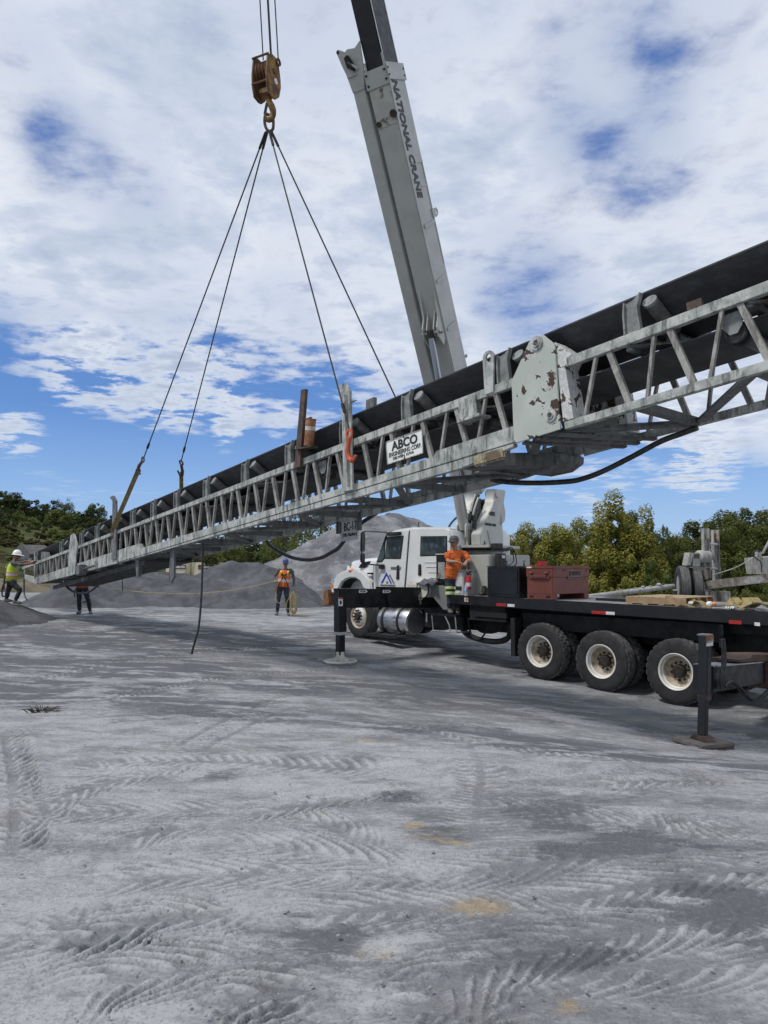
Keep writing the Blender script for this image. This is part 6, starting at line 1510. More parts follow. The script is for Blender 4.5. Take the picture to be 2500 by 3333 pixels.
def shook(parent, top, d, side_, s=1.0, mat=None):
    """eye hook at the end of a leg"""
    d = d.normalized(); side_ = (side_ - d * side_.dot(d)).normalized(); nrm = d.cross(side_)
    mb = MB(); mb.lathe([(.035 * s, -.012), (.062 * s, -.012), (.062 * s, .012), (.035 * s, .012)], top + d * .05 * s, nrm, 16, close=True)
    pts = [top + d * .10 * s, top + d * .18 * s + side_ * -.02 * s, top + d * .27 * s - side_ * .035 * s, top + d * .35 * s + side_ * .0 * s, top + d * .37 * s + side_ * .06 * s, top + d * .32 * s + side_ * .11 * s]
    mb.tube(bez(pts, 5), [.028 * s] * 8 + [.033 * s] * 12 + [.018 * s] * 6, 10)
    return mb.build('hook', mat or M_DARKRUST, parent, smooth=True)
m_red = pm('red_hook_paint', (.50, .095, .04), (.38, .07, .03), 9, .5)
en = K(*kpix(1137, 1398, -.16), -.16)
l1 = sling_leg('sling_leg', R0, en, 'sling leg running down to the red hook on the near upright post')
shook(l1, en, Vector((.02, 0, -1)), CA, 1.25, m_red)
ef = K(.06, .36, W + .06)
l2 = sling_leg('sling_leg', R0 + E1 * .03, ef, 'rightmost sling leg, dropping behind the belt')
for k, (u_, n_, px_, yr, lab1, lab2) in enumerate(((-9.86, -.06, 450, 1488, 'leftmost sling leg running to the near yellow strap', 'yellow strap choked round the near chord beside the leaning upright at the low end'), (-9.3, W + .06, 590, 1500, 'second sling leg from the left, running to the strap behind the belt', 'yellow strap disappearing behind the belt at the low end'))):
    e = K(u_, .30, n_); a = along(R0, e, yr)
    # the leg is steeper than the strap: meet at the hook seen in the photo
    h_ = atY(*( (468, 1490) if k == 0 else (590, 1500)), a.y)
    lg = sling_leg('sling_leg', R0 - E1 * .03 * (2 - k), h_, lab1)
    d = (e - h_).normalized(); shook(lg, h_, d, CA * (1 if k == 0 else -1), 1.15)
    s0 = h_ + d * .42
    wdir = CA * .2 + ZUP * .2
    st_ = strap('lifting_strap', [s0, s0.lerp(e, .5) + d.cross(CN) * .01, e], .10 if k == 0 else .09, lab2, 'lifting strap', 'yellow lifting straps on the sling', up=(EYE - s0).normalized().cross(d).cross(d))
    MB().lathe([(.028, -.014), (.058, -.014), (.058, .014), (.028, .014)], s0 - d * .02, CA, 14, close=True).build('shackle', M_DARKRUST, st_)
    if k == 0:
        strap('strap_end', [s0.lerp(e, .45), s0.lerp(e, .7) + CA * .10, e + CA * .22 + CV * .02], .05, None, None, parent=st_, up=(EYE - s0).normalized().cross(d).cross(d))
        strap('strap_tail', [e + CV * .02, e - CV * .12 + CA * .04, e - CV * .2 + CA * .02], .07, None, None, parent=st_, mat=MATS['grimy_webbing'], up=(EYE - s0).normalized().cross(d).cross(d))
# ================================================================== PEOPLE
def ering(p, rx, ry, s, f, seg): return [p + s * (rx * cos(2 * pi * k / seg)) + f * (ry * sin(2 * pi * k / seg)) for k in range(seg)]
def ell(mb, pts, rad, s, seg=16, mi=0):
    """closed tube of elliptical rings; s = side direction of the wide axis"""
    vs = []; n = len(pts); s = Vector(s)
    for i, (p, (rx, ry)) in enumerate(zip(pts, rad)):
        t = (pts[min(i + 1, n - 1)] - pts[max(i - 1, 0)]).normalized()
        a = (s - t * s.dot(t)).normalized(); f = t.cross(a)
        vs += ering(p, rx, ry, a, f, seg)
    fs = [[i * seg + k, i * seg + (k + 1) % seg, (i + 1) * seg + (k + 1) % seg, (i + 1) * seg + k] for i in range(n - 1) for k in range(seg)]
    return mb.add(vs, fs + [list(range(seg))[::-1], [(n - 1) * seg + k for k in range(seg)]], mi)
SKIN = pm('skin', (.36, .19, .13), (.30, .145, .10), 14, .55)
SKIN2 = pm('tanned_skin', (.23, .115, .075), (.18, .085, .055), 14, .55)
M_BOOT = pm('dusty_boot', (.17, .155, .14), (.10, .09, .08), 12, .9)
M_DENIM = pm('dark_denim', (.020, .026, .045), (.032, .038, .058), 18, .9)
M_WORKP = pm('black_trousers', (.016, .017, .022), (.028, .029, .033), 14, .9)
M_NAVY = pm('navy_trousers', (.022, .028, .045), (.034, .040, .056), 14, .9)
M_ORSH = pm('orange_shirt', (.62, .135, .025), (.53, .11, .02), 9, .85)
M_GRSH = pm('grey_shirt', (.075, .075, .075), (.11, .11, .11), 12, .9)
M_LIME = pm('lime_cloth', (.52, .66, .06), (.42, .56, .05), 10, .7)
M_ORV = pm('orange_mesh', (.74, .12, .02), (.64, .10, .02), 10, .75)
M_SILV = pm('silver_tape', (.55, .56, .56), (.42, .43, .43), 16, .35)
M_GLOVE = pm('work_glove', (.20, .16, .09), (.26, .21, .12), 14, .9)
M_LENS = pm('dark_lens', (.008, .008, .009), None, rough=.12)
M_HATW = pm('white_hard_hat', (.80, .80, .79), (.74, .74, .73), 6, .3)
M_HATB = pm('blue_hard_hat', (.025, .055, .22), (.02, .045, .18), 6, .32)
M_HATG = pm('grey_cap', (.085, .078, .070), (.055, .05, .046), 12, .7)
M_HAIR = pm('grey_hair', (.10, .085, .07), (.16, .14, .12), 30, .8)
def hand(mb, P_, wrist, tip, palm_n, grip=.4, glove=False, mi=0, right=1, s=1.0):
    """palm, four unequal curled fingers, thumb from the side of the palm"""
    d = (tip - wrist).normalized(); n = (palm_n - d * palm_n.dot(d)).normalized(); b = d.cross(n) * right
    g = 1.25 if glove else 1.0
    ell(mb, [wrist - d * .015, wrist + d * .03 * s, wrist + d * .07 * s, wrist + d * .098 * s], [(.028 * g, .022 * g), (.040 * g, .019 * g), (.044 * g, .017 * g), (.038 * g, .014 * g)], b, 12, mi)
    P_.append((wrist, wrist + d * .1 * s, .04, mi))
    for k, (o, L) in enumerate(((-.030, .068), (-.010, .080), (.011, .074), (.030, .058))):
        p0 = wrist + d * .075 * s + b * o * s; p1 = wrist + d * .100 * s + b * o * 1.1 * s
        dd = (d * cos(grip) + n * sin(grip)).normalized(); p2 = p1 + dd * L * .5 * s
        de = (d * cos(grip * 2.2) + n * sin(grip * 2.2)).normalized(); p3 = p2 + de * L * .5 * s
        mb.tube([p0, p1, p2, p3], [.0105 * g, .0105 * g, .0098 * g, .0082 * g], 8, mi); P_.append((p0, p3, .012, mi))
    q0 = wrist + d * .025 * s - b * .030 * s; q1 = q0 + (d * .7 - b * .75 + n * .25).normalized() * .045 * s; q2 = q1 + (d * .95 - b * .1 + n * .35).normalized() * .035 * s
    mb.tube([q0, q1, q2], [.015 * g, .0125 * g, .0095 * g], 8, mi); P_.append((q0, q2, .013, mi))
def figure(name, origin, J, mats, label, group='workers on the yard', rad=None, hat=None, facing=None, side=None, hat_mat=None, glove=(False, False), grips=(.5, .5), palm=None, sleeve=1.0, belly=(.165, .125), extra=None, brim=.02):
    """J: joints in world space. mats: skin, shirt, trousers, boots, forearm, hands"""
    r = thing(name, origin, label, 'person', group)
    mb = MB(); P_ = []          # P_: capsules that say which cloth a face belongs to
    F = Vector(facing).normalized(); S = Vector(side).normalized() if side is not None else F.cross(ZUP).normalized()
    def limb(a, b, ra, rb, mi, mid_=None):
        m_ = a.lerp(b, .4); rm = mid_ or (ra * .6 + rb * .4)
        mb.tube([a, m_, b], [ra, rm, rb], 12, mi); P_.append((a, b, max(ra, rb), mi))
    hip, chest, neck, head = J['hip'], J['chest'], J['neck'], J['head']
    up = (neck - hip).normalized()
    w = hip.lerp(chest, .5) + F * (belly[1] - .11) * .6
    ell(mb, [hip - up * .09, hip, w, chest, neck - up * .06, neck + up * .005], [(.135, .105), (.165, .122), belly, (.178, .122), (.15, .085), (.065, .06)], S, 20, 1)
    P_.append((hip + up * .06, chest, .17, 1)); P_.append((chest, neck - up * .055, .10, 1)); P_.append((hip - up * .10, hip - up * .02, .17, 2))
    hd = (head - neck).normalized()
    mb.tube([neck - up * .06, neck + hd * .05, head], [.066, .058, .055], 12, 0); P_.append((neck + hd * .02, head, .06, 0))
    # head: skull, jaw, nose, ears, brow
    hf = Vector(J.get('look', F)).normalized(); hs = hf.cross(ZUP).normalized(); hu = hs.cross(hf)
    ell(mb, [head - hu * .105 + hf * .028, head - hu * .085 + hf * .022, head - hu * .04 + hf * .008, head + hu * .02, head + hu * .08 - hf * .005, head + hu * .115 - hf * .01], [(.030, .035), (.048, .062), (.066, .086), (.074, .098), (.062, .084), (.025, .03)], hs, 16, 0)
    mb.tube([head + hf * .088 + hu * .02, head + hf * .112 - hu * .018, head + hf * .095 - hu * .028], [.010, .015, .012], 8, 0)
    ell(mb, [head + hf * .084 - hu * .052 - hs * .022, head + hf * .088 - hu * .052, head + hf * .084 - hu * .052 + hs * .022], [(.007, .006), (.010, .010), (.007, .006)], hu, 8, 0)
    for s_ in (-1, 1): ell(mb, [head + hs * s_ * .070 - hu * .005, head + hs * s_ * .086 - hu * .002 - hf * .008], [(.030, .018), (.026, .014)], hu, 8, 0)
    P_.append((head - hu * .08, head + hu * .09, .10, 0))
    for i, k in enumerate(('l', 'r')):
        sh, el, wr, tp = J['sh_' + k], J['el_' + k], J['wr_' + k], J['tip_' + k]
        mb.tube([neck.lerp(sh, .45) - up * .035, sh], [.07, .068], 12, 1); P_.append((neck.lerp(sh, .4), sh, .07, 1))
        limb(sh, el, .067, .046, 1 if sleeve >= 1 else 4)
        if sleeve < 1:
            e_ = sh.lerp(el, sleeve); mb.tube([sh, e_], [.074, .068], 12, 1); P_.append((sh, e_, .085, 1))
        limb(el, wr, .045, .030, 4, .042)
        hand(mb, P_, wr, tp, Vector(palm[i]) if palm else -F, grips[i], glove[i], 5, 1 if i else -1)
        th, kn, an = J['hp_' + k], J['kn_' + k], J['an_' + k]
        mb.tube([th + up * .04, th.lerp(kn, .35), kn], [.095, .088, .064], 14, 2); P_.append((th, kn, .09, 2))
        mb.tube([kn, kn.lerp(an, .3), kn.lerp(an, .8)], [.064, .066, .058], 14, 2); P_.append((kn, kn.lerp(an, .78), .062, 2))
        toe = J['toe_' + k]; fd = (toe - an); fd.z = 0; fd.normalize(); so = Vector((an.x, an.y, an.z - .085))
        mb.tube([kn.lerp(an, .66), an], [.052, .050], 12, 3); P_.append((kn.lerp(an, .80), an, .052, 3))
        fs_ = fd.cross(ZUP)
        ell(mb, [so - fd * .07 + ZUP * .045, so + ZUP * .05, so + fd * .09 + ZUP * .042, so + fd * .165 + ZUP * .032, so + fd * .19 + ZUP * .03], [(.036, .045), (.046, .05), (.052, .042), (.044, .032), (.022, .02)], fs_, 14, 3)
        P_.append((so - fd * .06 + ZUP * .03, so + fd * .18 + ZUP * .03, .05, 3))
    if extra: extra(mb, P_, J, F, S)
    me = mb.mesh('body', mats)
    tmp = bpy.data.objects.new('tmp', me); COL.objects.link(tmp)
    md = tmp.modifiers.new('r', 'REMESH'); md.mode = 'VOXEL'; md.voxel_size = .0095
    sm = tmp.modifiers.new('s', 'SMOOTH'); sm.factor = .5; sm.iterations = 3
    nm = bpy.data.meshes.new_from_object(tmp.evaluated_get(bpy.context.evaluated_depsgraph_get()))
    bpy.data.objects.remove(tmp)
    # cloth creases and region of each face
    n = len(nm.vertices); co = np.zeros(n * 3); nm.vertices.foreach_get('co', co); co = co.reshape(-1, 3)
    no = np.zeros(n * 3); nm.vertices.foreach_get('normal', no); no = no.reshape(-1, 3)
    best = np.full(n, 9.0); reg = np.zeros(n, int)
    for a, b, r_, mi in P_:
        a_, b_ = np.array(a), np.array(b); ab = b_ - a_; t_ = np.clip(((co - a_) @ ab) / (ab @ ab + 1e-9), 0, 1)
        d_ = np.linalg.norm(co - a_ - t_[:, None] * ab, axis=1) - r_
        k_ = d_ < best; best[k_] = d_[k_]; reg[k_] = mi
    cl = ((reg == 1) | (reg == 2)).astype(float)
    wr_ = fbm(co[:, 0] * 14 + co[:, 2] * 5, co[:, 2] * 17 + co[:, 1] * 9, 77, 3) - .5
    co += no * (cl * wr_ * .030)[:, None]
    nm.vertices.foreach_set('co', co.ravel())
    nm.materials.clear()
    for m_ in mats: nm.materials.append(m_)
    lv = np.zeros(len(nm.loops), int); nm.loops.foreach_get('vertex_index', lv)
    ls = np.zeros(len(nm.polygons), int); nm.polygons.foreach_get('loop_start', ls)
    nm.polygons.foreach_set('material_index', reg[lv[ls]].astype(np.int32)); nm.polygons.foreach_set('use_smooth', np.ones(len(nm.polygons), bool))
    nm.update()
    body = obj_from('body', nm, r)
    # glasses
    mb = MB()
    for s_ in (-1, 1): mb.box(head + hf * .090 + hu * .018 + hs * s_ * .034, hs * .030, hf * .010, hu * .019)
    mb.beam(head + hf * .096 + hu * .024 - hs * .02, head + hf * .096 + hu * .024 + hs * .02, .008, .008)
    for s_ in (-1, 1): mb.beam(head + hf * .085 + hu * .024 + hs * s_ * .066, head - hf * .01 + hu * .022 + hs * s_ * .080, .006, .010)
    mb.build('sunglasses', M_LENS, r, bevel=.004)
    if hat:
        mb = MB(); seg = 24; rings = 8; vs = []
        top = head + hu * .045
        for i in range(rings + 1):
            a = pi / 2 * i / rings
            for k in range(seg):
                b = 2 * pi * k / seg; rr = cos(a) ** (.75 if hat == 'hard' else .6)
                vs.append(top + hs * (.100 * rr * cos(b)) + hf * (.122 * rr * sin(b) - .004) + hu * ((.125 if hat == 'hard' else .105) * sin(a)))
        fs = [[i * seg + k, i * seg + (k + 1) % seg, (i + 1) * seg + (k + 1) % seg, (i + 1) * seg + k] for i in range(rings) for k in range(seg)]
        mb.add(vs, fs + [list(range(seg))[::-1]])
        h_ = mb.build('hard_hat' if hat == 'hard' else 'cap', hat_mat, r, smooth=True)
        mb = MB(); lo, hi = [], []
        for k in range(seg):
            b = 2 * pi * k / seg; ft = max(0, sin(b)) ** 1.5; e_ = brim + .062 * ft
            c = hs * cos(b); d = hf * sin(b)
            lo.append(top + hs * (.098 * cos(b)) + hf * (.120 * sin(b) - .004)); hi.append(top + hs * ((.100 + e_ * .6) * cos(b)) + hf * ((.122 + e_) * sin(b) - .004) - hu * (.012 + .012 * ft))
        v_ = lo + hi + [p - hu * .006 for p in hi] + [p - hu * .008 for p in lo]
        mb.add(v_, [[a * seg + k, a * seg + (k + 1) % seg, ((a + 1) % 4) * seg + (k + 1) % seg, ((a + 1) % 4) * seg + k] for a in range(4) for k in range(seg)])
        mb.build('brim', hat_mat, h_, smooth=True)
        if hat == 'hard': MB().tube([top + hf * (.118 * cos(a)) + hu * (.128 * sin(a)) for a in np.linspace(.35, pi - .35, 10)], .010, 8).build('ridge', hat_mat, h_, smooth=True)
    return r, F, S, up
def vest(r, J, F, S, mat, lo=.02, tape=True, cut=.0):
    hip, chest, neck = J['hip'], J['chest'], J['neck']; up = (neck - hip).normalized()
    w = hip.lerp(chest, .5)
    mb = MB(); pts = [hip + up * lo, w, chest, chest.lerp(neck, .55), neck - up * .045]; rad = [(.185, .145), (.182, .143), (.196, .143), (.175, .115), (.12, .085)]
    ell(mb, pts, rad, S, 24); mb.f = mb.f[:-2]; mb.mi = mb.mi[:-2]
    v = mb.build('safety_vest', mat, r, smooth=True)
    m_ = v.modifiers.new('t', 'SOLIDIFY'); m_.thickness = .006
    if tape:
        mb = MB(); a, b = hip.lerp(chest, .42), hip.lerp(chest, .62)
        ell(mb, [a, b], [(.190, .150), (.193, .151)], S, 24); mb.f = mb.f[:-2]; mb.mi = mb.mi[:-2]
        mb.build('reflective_band', M_SILV, v, smooth=True)
        for s_ in (-1, 1):
            mb = MB(); pp = [chest + S * s_ * .10 + F * .135 - up * .06, chest + S * s_ * .105 + F * .14 + up * .05, chest.lerp(neck, .6) + S * s_ * .115 + F * .09, neck + S * s_ * .115 - up * .035, chest.lerp(neck, .6) + S * s_ * .115 - F * .10, chest + S * s_ * .10 - F * .145]
            strap('shoulder_band', pp, .055, None, None, parent=v, mat=M_SILV if mat is M_LIME else M_LIME, up=F if False else ZUP)
    return v
def jp(Y0): return lambda px_, py_, dy=0.0: atY(px_, py_, Y0 + dy)
# --- man in the blue hard hat with the rope
g = ground_at(922, 2004); Y0 = g.y; q = jp(Y0)
J = dict(hip=q(921, 1912), chest=q(926, 1868), neck=q(929, 1852), head=q(930, 1834), sh_l=q(906, 1857), el_l=q(892, 1878, -.05), wr_l=q(895, 1889, -.22), tip_l=q(901, 1893, -.33), sh_r=q(950, 1857), el_r=q(957, 1884, .02), wr_r=q(956, 1910, -.06), tip_r=q(954, 1924, -.08),
         hp_l=q(912, 1914), hp_r=q(931, 1914), kn_l=q(905, 1960, -.04), kn_r=q(936, 1960, -.04), an_l=q(902, 1996), an_r=q(938, 1996), toe_l=q(897, 2000, -.2), toe_r=q(942, 2000, -.2), look=(.35, -.93, -.06))
for k in ('an_l', 'an_r'): J[k].z = gz(J[k].x, J[k].y) + .10
man, F, S, up = figure('person', (J['hip'].x, Y0, g.z), J, [SKIN2, M_GRSH, M_DENIM, M_BOOT, M_GRSH, M_GLOVE], 'person in a blue hard hat and orange vest holding a coil of rope', facing=(.1, -1, 0), hat='hard', hat_mat=M_HATB, glove=(True, True), grips=(.9, .9), palm=((.2, -.2, -.9), (-.9, -.2, 0)))
v = vest(man, J, F, S, M_ORV)
strap('zip', [J['hip'] + F * .152 + up * .03, J['hip'].lerp(J['chest'], .6) + F * .156, J['chest'] + F * .150 + up * .02], .018, None, None, parent=v, mat=M_LIME, up=S)
mb = MB()
for s_ in (-1, 1): mb.tube(bez([J['neck'] + S * s_ * .07 - up * .0 - F * .02, J['chest'] + S * s_ * .09 + F * .155, J['chest'] - up * .07 + S * s_ * .02 + F * .165, J['hip'] + up * .03 + S * s_ * .17 + F * .08], 5), .014, 6)
mb.beam(J['chest'] + F * .16 - S * .09 - up * .03, J['chest'] + F * .16 + S * .09 - up * .03, .03, .02); mb.build('harness', M_WORKP, man, smooth=True)
mb = MB(); ell(mb, [J['hip'] - up * .02, J['hip'] + up * .03], [(.178, .135), (.178, .135)], S, 20); mb.build('tool_belt', M_WORKP, man, smooth=True)
mb = MB()
for s_, z in ((-1, -.10), (1, -.06)): mb.box(J['hip'] + S * s_ * .19 + up * z + F * .03, S * .04, F * .06, up * .09)
mb.build('tool_pouch', pm('pouch_leather', (.11, .075, .05), (.07, .05, .035), 10, .8), man, bevel=.02)
# coil and line he holds
M_CORD = pm('yellow_rope', (.46, .38, .17), (.36, .28, .11), 30, .9)
hp_ = J['tip_r'] + Vector((0, -.02, .0))
co_ = thing('rope_coil', hp_ - ZUP * .9, 'coil of yellow rope held by the man in the blue hard hat', 'rope')
mb = MB(); rr = random.Random(3)
for k in range(13):
    L = .62 + .30 * rr.random(); wdt = .045 + .075 * rr.random(); ox = .05 * (rr.random() - .3); oy = .10 * (rr.random() - .5)
    L = min(L, hp_.z - gz(hp_.x, hp_.y) - .02)
    mb.tube(bez([hp_ + Vector((0, oy * .3, .01)), hp_ + Vector((-wdt + ox, oy, -L * .35)), hp_ + Vector((-wdt * .8 + ox, oy, -L * .8)), hp_ + Vector((ox, oy, -L)), hp_ + Vector((wdt + ox, oy, -L * .75)), hp_ + Vector((wdt * .9 + ox, oy, -L * .3)), hp_ + Vector((0, oy * .3, .01))], 5), .0085, 6)
for k in range(4):
    c = hp_ + Vector((.10 + .06 * k, -.02 * k, 0)); pts = []
    for a in np.linspace(0, 2 * pi, 15):
        x, y = c.x + (.16 + .03 * k) * cos(a), c.y + .14 * sin(a); pts.append(Vector((x, y, gz(x, y) + .05)))
    mb.tube(pts, .0085, 6)
mb.tube(bez([hp_, hp_ + Vector((-.16, -.1, -.30)), hp_ + Vector((-.20, -.12, -.5)), hp_ + Vector((-.10, -.1, -.55)), hp_ + Vector((-.02, 0, -.2))], 6), .0085, 6)
mb.build('strands', M_CORD, co_, smooth=True)
rt_ = [K(*kpix(352, 1907, .6), .6), q(410, 1920), q(470, 1928), q(540, 1931), q(600, 1932), q(680, 1929), q(760, 1920), q(830, 1907), J['tip_l'] + Vector((0, 0, .01)), q(900, 1915, -.2), q(897, 1940, -.18), q(903, 1960, -.2), q(915, 1962, -.2), q(921, 1955, -.18)]
for i in range(1, 8): rt_[i] = rt_[0].lerp(rt_[8], i / 8).copy() if False else rt_[i]
tag(MB().tube(bez(rt_, 8), .009, 6).build('guide_rope', M_CORD, None, smooth=True), 'thin yellow guide rope stretched from the conveyor to the man in the blue hard hat', 'rope')
# --- man in the white hard hat pushing the tail
Y0 = 21.45; q = jp(Y0)
J = dict(hip=q(37, 1893), chest=q(41, 1848), neck=q(46, 1827), head=q(55, 1809), sh_l=q(42, 1834, -.17), el_l=q(72, 1838, -.20), wr_l=q(104, 1833, -.10), tip_l=q(117, 1826, -.02), sh_r=q(44, 1834, .17), el_r=q(74, 1829, .22), wr_r=q(102, 1828, .14), tip_r=q(115, 1825, .12),
         hp_l=q(37, 1896, -.09), hp_r=q(36, 1896, .09), kn_l=q(66, 1921, -.12), kn_r=q(26, 1925, .10), an_l=q(50, 1956, -.12), an_r=q(21, 1950, .10), toe_l=q(66, 1962, -.12), toe_r=q(42, 1956, .12), look=(.95, .15, -.10))
man2, F, S, up = figure('person', (J['hip'].x, Y0, gz(J['hip'].x, Y0) + .3), J, [SKIN2, M_GRSH, M_WORKP, M_BOOT, SKIN2, M_GLOVE], 'person in a white hard hat and lime vest pushing the low end of the conveyor', facing=(1, .1, 0), hat='hard', hat_mat=M_HATW, glove=(True, True), grips=(.7, .7), palm=((.9, 0, -.3), (.9, 0, -.3)), brim=.03)
v = vest(man2, J, F, S, M_LIME)
mb = MB(); ell(mb, [J['hip'].lerp(J['chest'], .36), J['hip'].lerp(J['chest'], .44)], [(.188, .149), (.189, .149)], S, 24); ell(mb, [J['hip'].lerp(J['chest'], .60), J['hip'].lerp(J['chest'], .68)], [(.191, .149), (.192, .149)], S, 24); mb.build('orange_edging', M_ORV, v, smooth=True)
mb = MB(); ell(mb, [J['hip'] - up * .03, J['hip'] + up * .02], [(.178, .135), (.178, .135)], S, 20); mb.tube(bez([J['hip'] - F * .14 + up * .02, J['hip'] - F * .22 - up * .15, J['hip'] - F * .20 - up * .40, J['hip'] - F * .12 - up * .42], 6), .022, 8); mb.tube(bez([J['hip'] - F * .14 + up * .3, J['hip'] - F * .20 + up * .05, J['hip'] - F * .17 - up * .25], 6), .02, 8); mb.build('harness_strap', M_WORKP, man2, smooth=True)
# --- man half hidden behind the conveyor
g = ground_at(277, 2000); Y0 = g.y; q = jp(Y0)
J = dict(hip=q(267, 1913), chest=q(270, 1868), neck=q(273, 1850), head=q(276, 1830), sh_l=q(253, 1858), el_l=q(244, 1882, -.1), wr_l=q(255, 1890, -.3), tip_l=q(264, 1888, -.4), sh_r=q(292, 1858), el_r=q(308, 1886, .0), wr_r=q(318, 1901, -.12), tip_r=q(325, 1909, -.2),
         hp_l=q(258, 1916), hp_r=q(277, 1916), kn_l=q(258, 1958, -.04), kn_r=q(288, 1958, -.04), an_l=q(259, 1992), an_r=q(294, 1992), toe_l=q(250, 1997, -.2), toe_r=q(299, 1997, -.2), look=(.6, -.8, -.1))
for k in ('an_l', 'an_r'): J[k].z = gz(J[k].x, J[k].y) + .10
man3, F, S, up = figure('person', (J['hip'].x, Y0, g.z), J, [SKIN2, m_red, M_WORKP, M_BOOT, m_red, M_GLOVE], 'person in dark trousers half hidden behind the low end of the conveyor', facing=(.15, -1, 0), hat='hard', hat_mat=M_HATW, glove=(True, True), grips=(.7, .7), palm=((0, -.3, -.9), (0, -.3, -.9)))
v = vest(man3, J, F, S, M_ORV, lo=.0)
mb = MB(); ell(mb, [J['hip'] - up * .06, J['hip'] + up * .01], [(.182, .140), (.182, .140)], S, 20); mb.tube(bez([J['hip'] - S * .15 - up * .02, J['hip'] - S * .22 - up * .2, J['hip'] - S * .17 - up * .42, J['hip'] - S * .06 - up * .46], 6), .018, 8); mb.tube(bez([J['hip'] + S * .16, J['hip'] + S * .22 - up * .15, J['hip'] + S * .18 - up * .3], 6), .018, 8); mb.build('harness_strap', M_WORKP, man3, smooth=True)
# --- crane operator in the orange shirt on the step
p0 = T(5.07, .06, .625); Y0 = p0.y; q = jp(Y0)
J = dict(hip=q(1471, 1886, .02), chest=q(1480, 1822), neck=q(1483, 1790), head=q(1478, 1766), sh_l=q(1458, 1802, -.02), el_l=q(1458, 1828, -.12), wr_l=q(1490, 1829, -.30), tip_l=q(1507, 1835, -.36), sh_r=q(1512, 1803, .02), el_r=q(1530, 1828, -.08), wr_r=q(1518, 1827, -.26), tip_r=q(1512, 1839, -.36),
         hp_l=q(1463, 1890), hp_r=q(1484, 1890, .02), kn_l=q(1464, 1936, -.03), kn_r=q(1486, 1936, .0), an_l=q(1464, 1991, .0), an_r=q(1491, 1990, .05), toe_l=q(1471, 2000, -.2), toe_r=q(1491, 1998, -.18), look=(-.62, -.78, -.02))
for k in ('an_l', 'an_r'): J[k].z = .625 + .088
def ears(mb, P_, J, F, S): ell(mb, [J['hip'] + ZUP * .05 + F * .05, J['hip'].lerp(J['chest'], .5) + F * .07, J['chest'] + F * .03], [(.15, .10), (.17, .11), (.15, .10)], S, 16, 1)
man4, F, S, up = figure('person', p0, J, [SKIN, M_ORSH, M_NAVY, M_BOOT, SKIN, SKIN], 'person in an orange t-shirt and dark glasses working the crane levers on the truck step', facing=(.15, -1, 0), hat='cap', hat_mat=M_HATG, grips=(.75, .9), palm=((.1, -.2, -1), (0, -.3, -.9)), sleeve=.62, belly=(.185, .15), extra=ears, brim=.008)
for i, (a, b) in enumerate(((1909, 1918), (1926, 1936))):
    for k in ('l', 'r'):
        h_, n_ = J['hp_' + k], J['kn_' + k]; an = J['an_' + k]
        def pt(row): return along(h_, n_, row) if row < 1935 else along(n_, an, row)
        u_, w_ = pt(a), pt(b)
        mb = MB().cyl(u_, w_, .098 if k == 'l' else .094, 18); bnd = mb.build('lime_band', M_LIME, man4, smooth=True)
        MB().cyl(u_.lerp(w_, .25), u_.lerp(w_, .75), .0995 if k == 'l' else .0955, 18).build('silver_strip', M_SILV, bnd, smooth=True)
tg = MB(); tg.box(J['chest'] + F * .148 + S * .07 + up * .01, S * .035, F * .002, up * .03); tg.build('chest_print', pm('shirt_print', (.33, .06, .02), (.62, .135, .025), 60, .85), man4)
mb = MB(); ell(mb, [J['head'] - ZUP * .03 - Vector(J['look']).normalized() * .035, J['head'] + ZUP * .05 - Vector(J['look']).normalized() * .02], [(.076, .075), (.082, .088)], Vector(J['look']).cross(ZUP), 16); mb.build('hair', M_HAIR, man4, smooth=True)
# ================================================================== STACKER UNDERCARRIAGE AND TUBE BEHIND THE BED
SY = 19.0
def sq(px_, py_, dy=0.0): return atY(px_, py_, SY + dy)
EX, EYd = Vector((.95, .31, 0)).normalized(), Vector((-.31, .95, 0)).normalized()
def sbox(mb, x0, y0, x1, y1, d=.25, dy=0.0):
    """upright block whose front shows between two photo corners"""
    a, b = sq(x0, y1, dy), sq(x1, y1, dy); h = sq((x0 + x1) / 2, y0, dy).z - a.z
    w = (b - a).length
    return mb.hexa([a, a + EX * w, a + EX * w + EYd * d, a + EYd * d, a + ZUP * h, a + EX * w + ZUP * h, a + EX * w + EYd * d + ZUP * h, a + EYd * d + ZUP * h])
M_GREYS = steel('grey_machine_steel', (.30, .30, .28), (.40, .39, .36), (.17, .16, .145), .64)
M_BRNS = steel('brown_machine_steel', (.20, .175, .15), (.27, .24, .21), (.11, .09, .075), .60)
sc_ = thing('stacker_undercarriage', (sq(2300, 1930).x, SY, gz(sq(2300, 1930).x, SY)), 'dusty grey stacker undercarriage with motor, tyre and twin posts behind the flatbed', 'machine')
ax_ = Vector((.975, -.22, 0)).normalized()
wc = sq(2212, 1908, .3)
def tyre_at(c, nm='tyre', R_=.528):
    o = obj_from(nm, TYRES[2], sc_, Matrix.Translation(c) @ Matrix.Rotation(math.atan2(-ax_.x, ax_.y), 4, 'Z') @ Matrix.Scale(R_ / .528, 4)); return o
ty = tyre_at(wc - ax_ * .05)
MB().lathe([(.02, .0), (.29, .02), (.29, .24), (.02, .26)], wc - ax_ * .05, ax_, 30).build('rim', M_GREYS, sc_, smooth=True)
tyre_at(wc + ax_ * .28, R_=.46); MB().cyl(wc, wc + ax_ * .9, .07, 14).build('axle', M_BRNS, sc_)
def part_(nm, mat, *boxes, bevel=.008):
    mb = MB()
    for b in boxes: sbox(mb, *b)
    return mb.build(nm, mat, sc_, bevel=bevel)
mo = part_('motor', M_GREYS, (2257, 1800, 2286, 1844, .35))
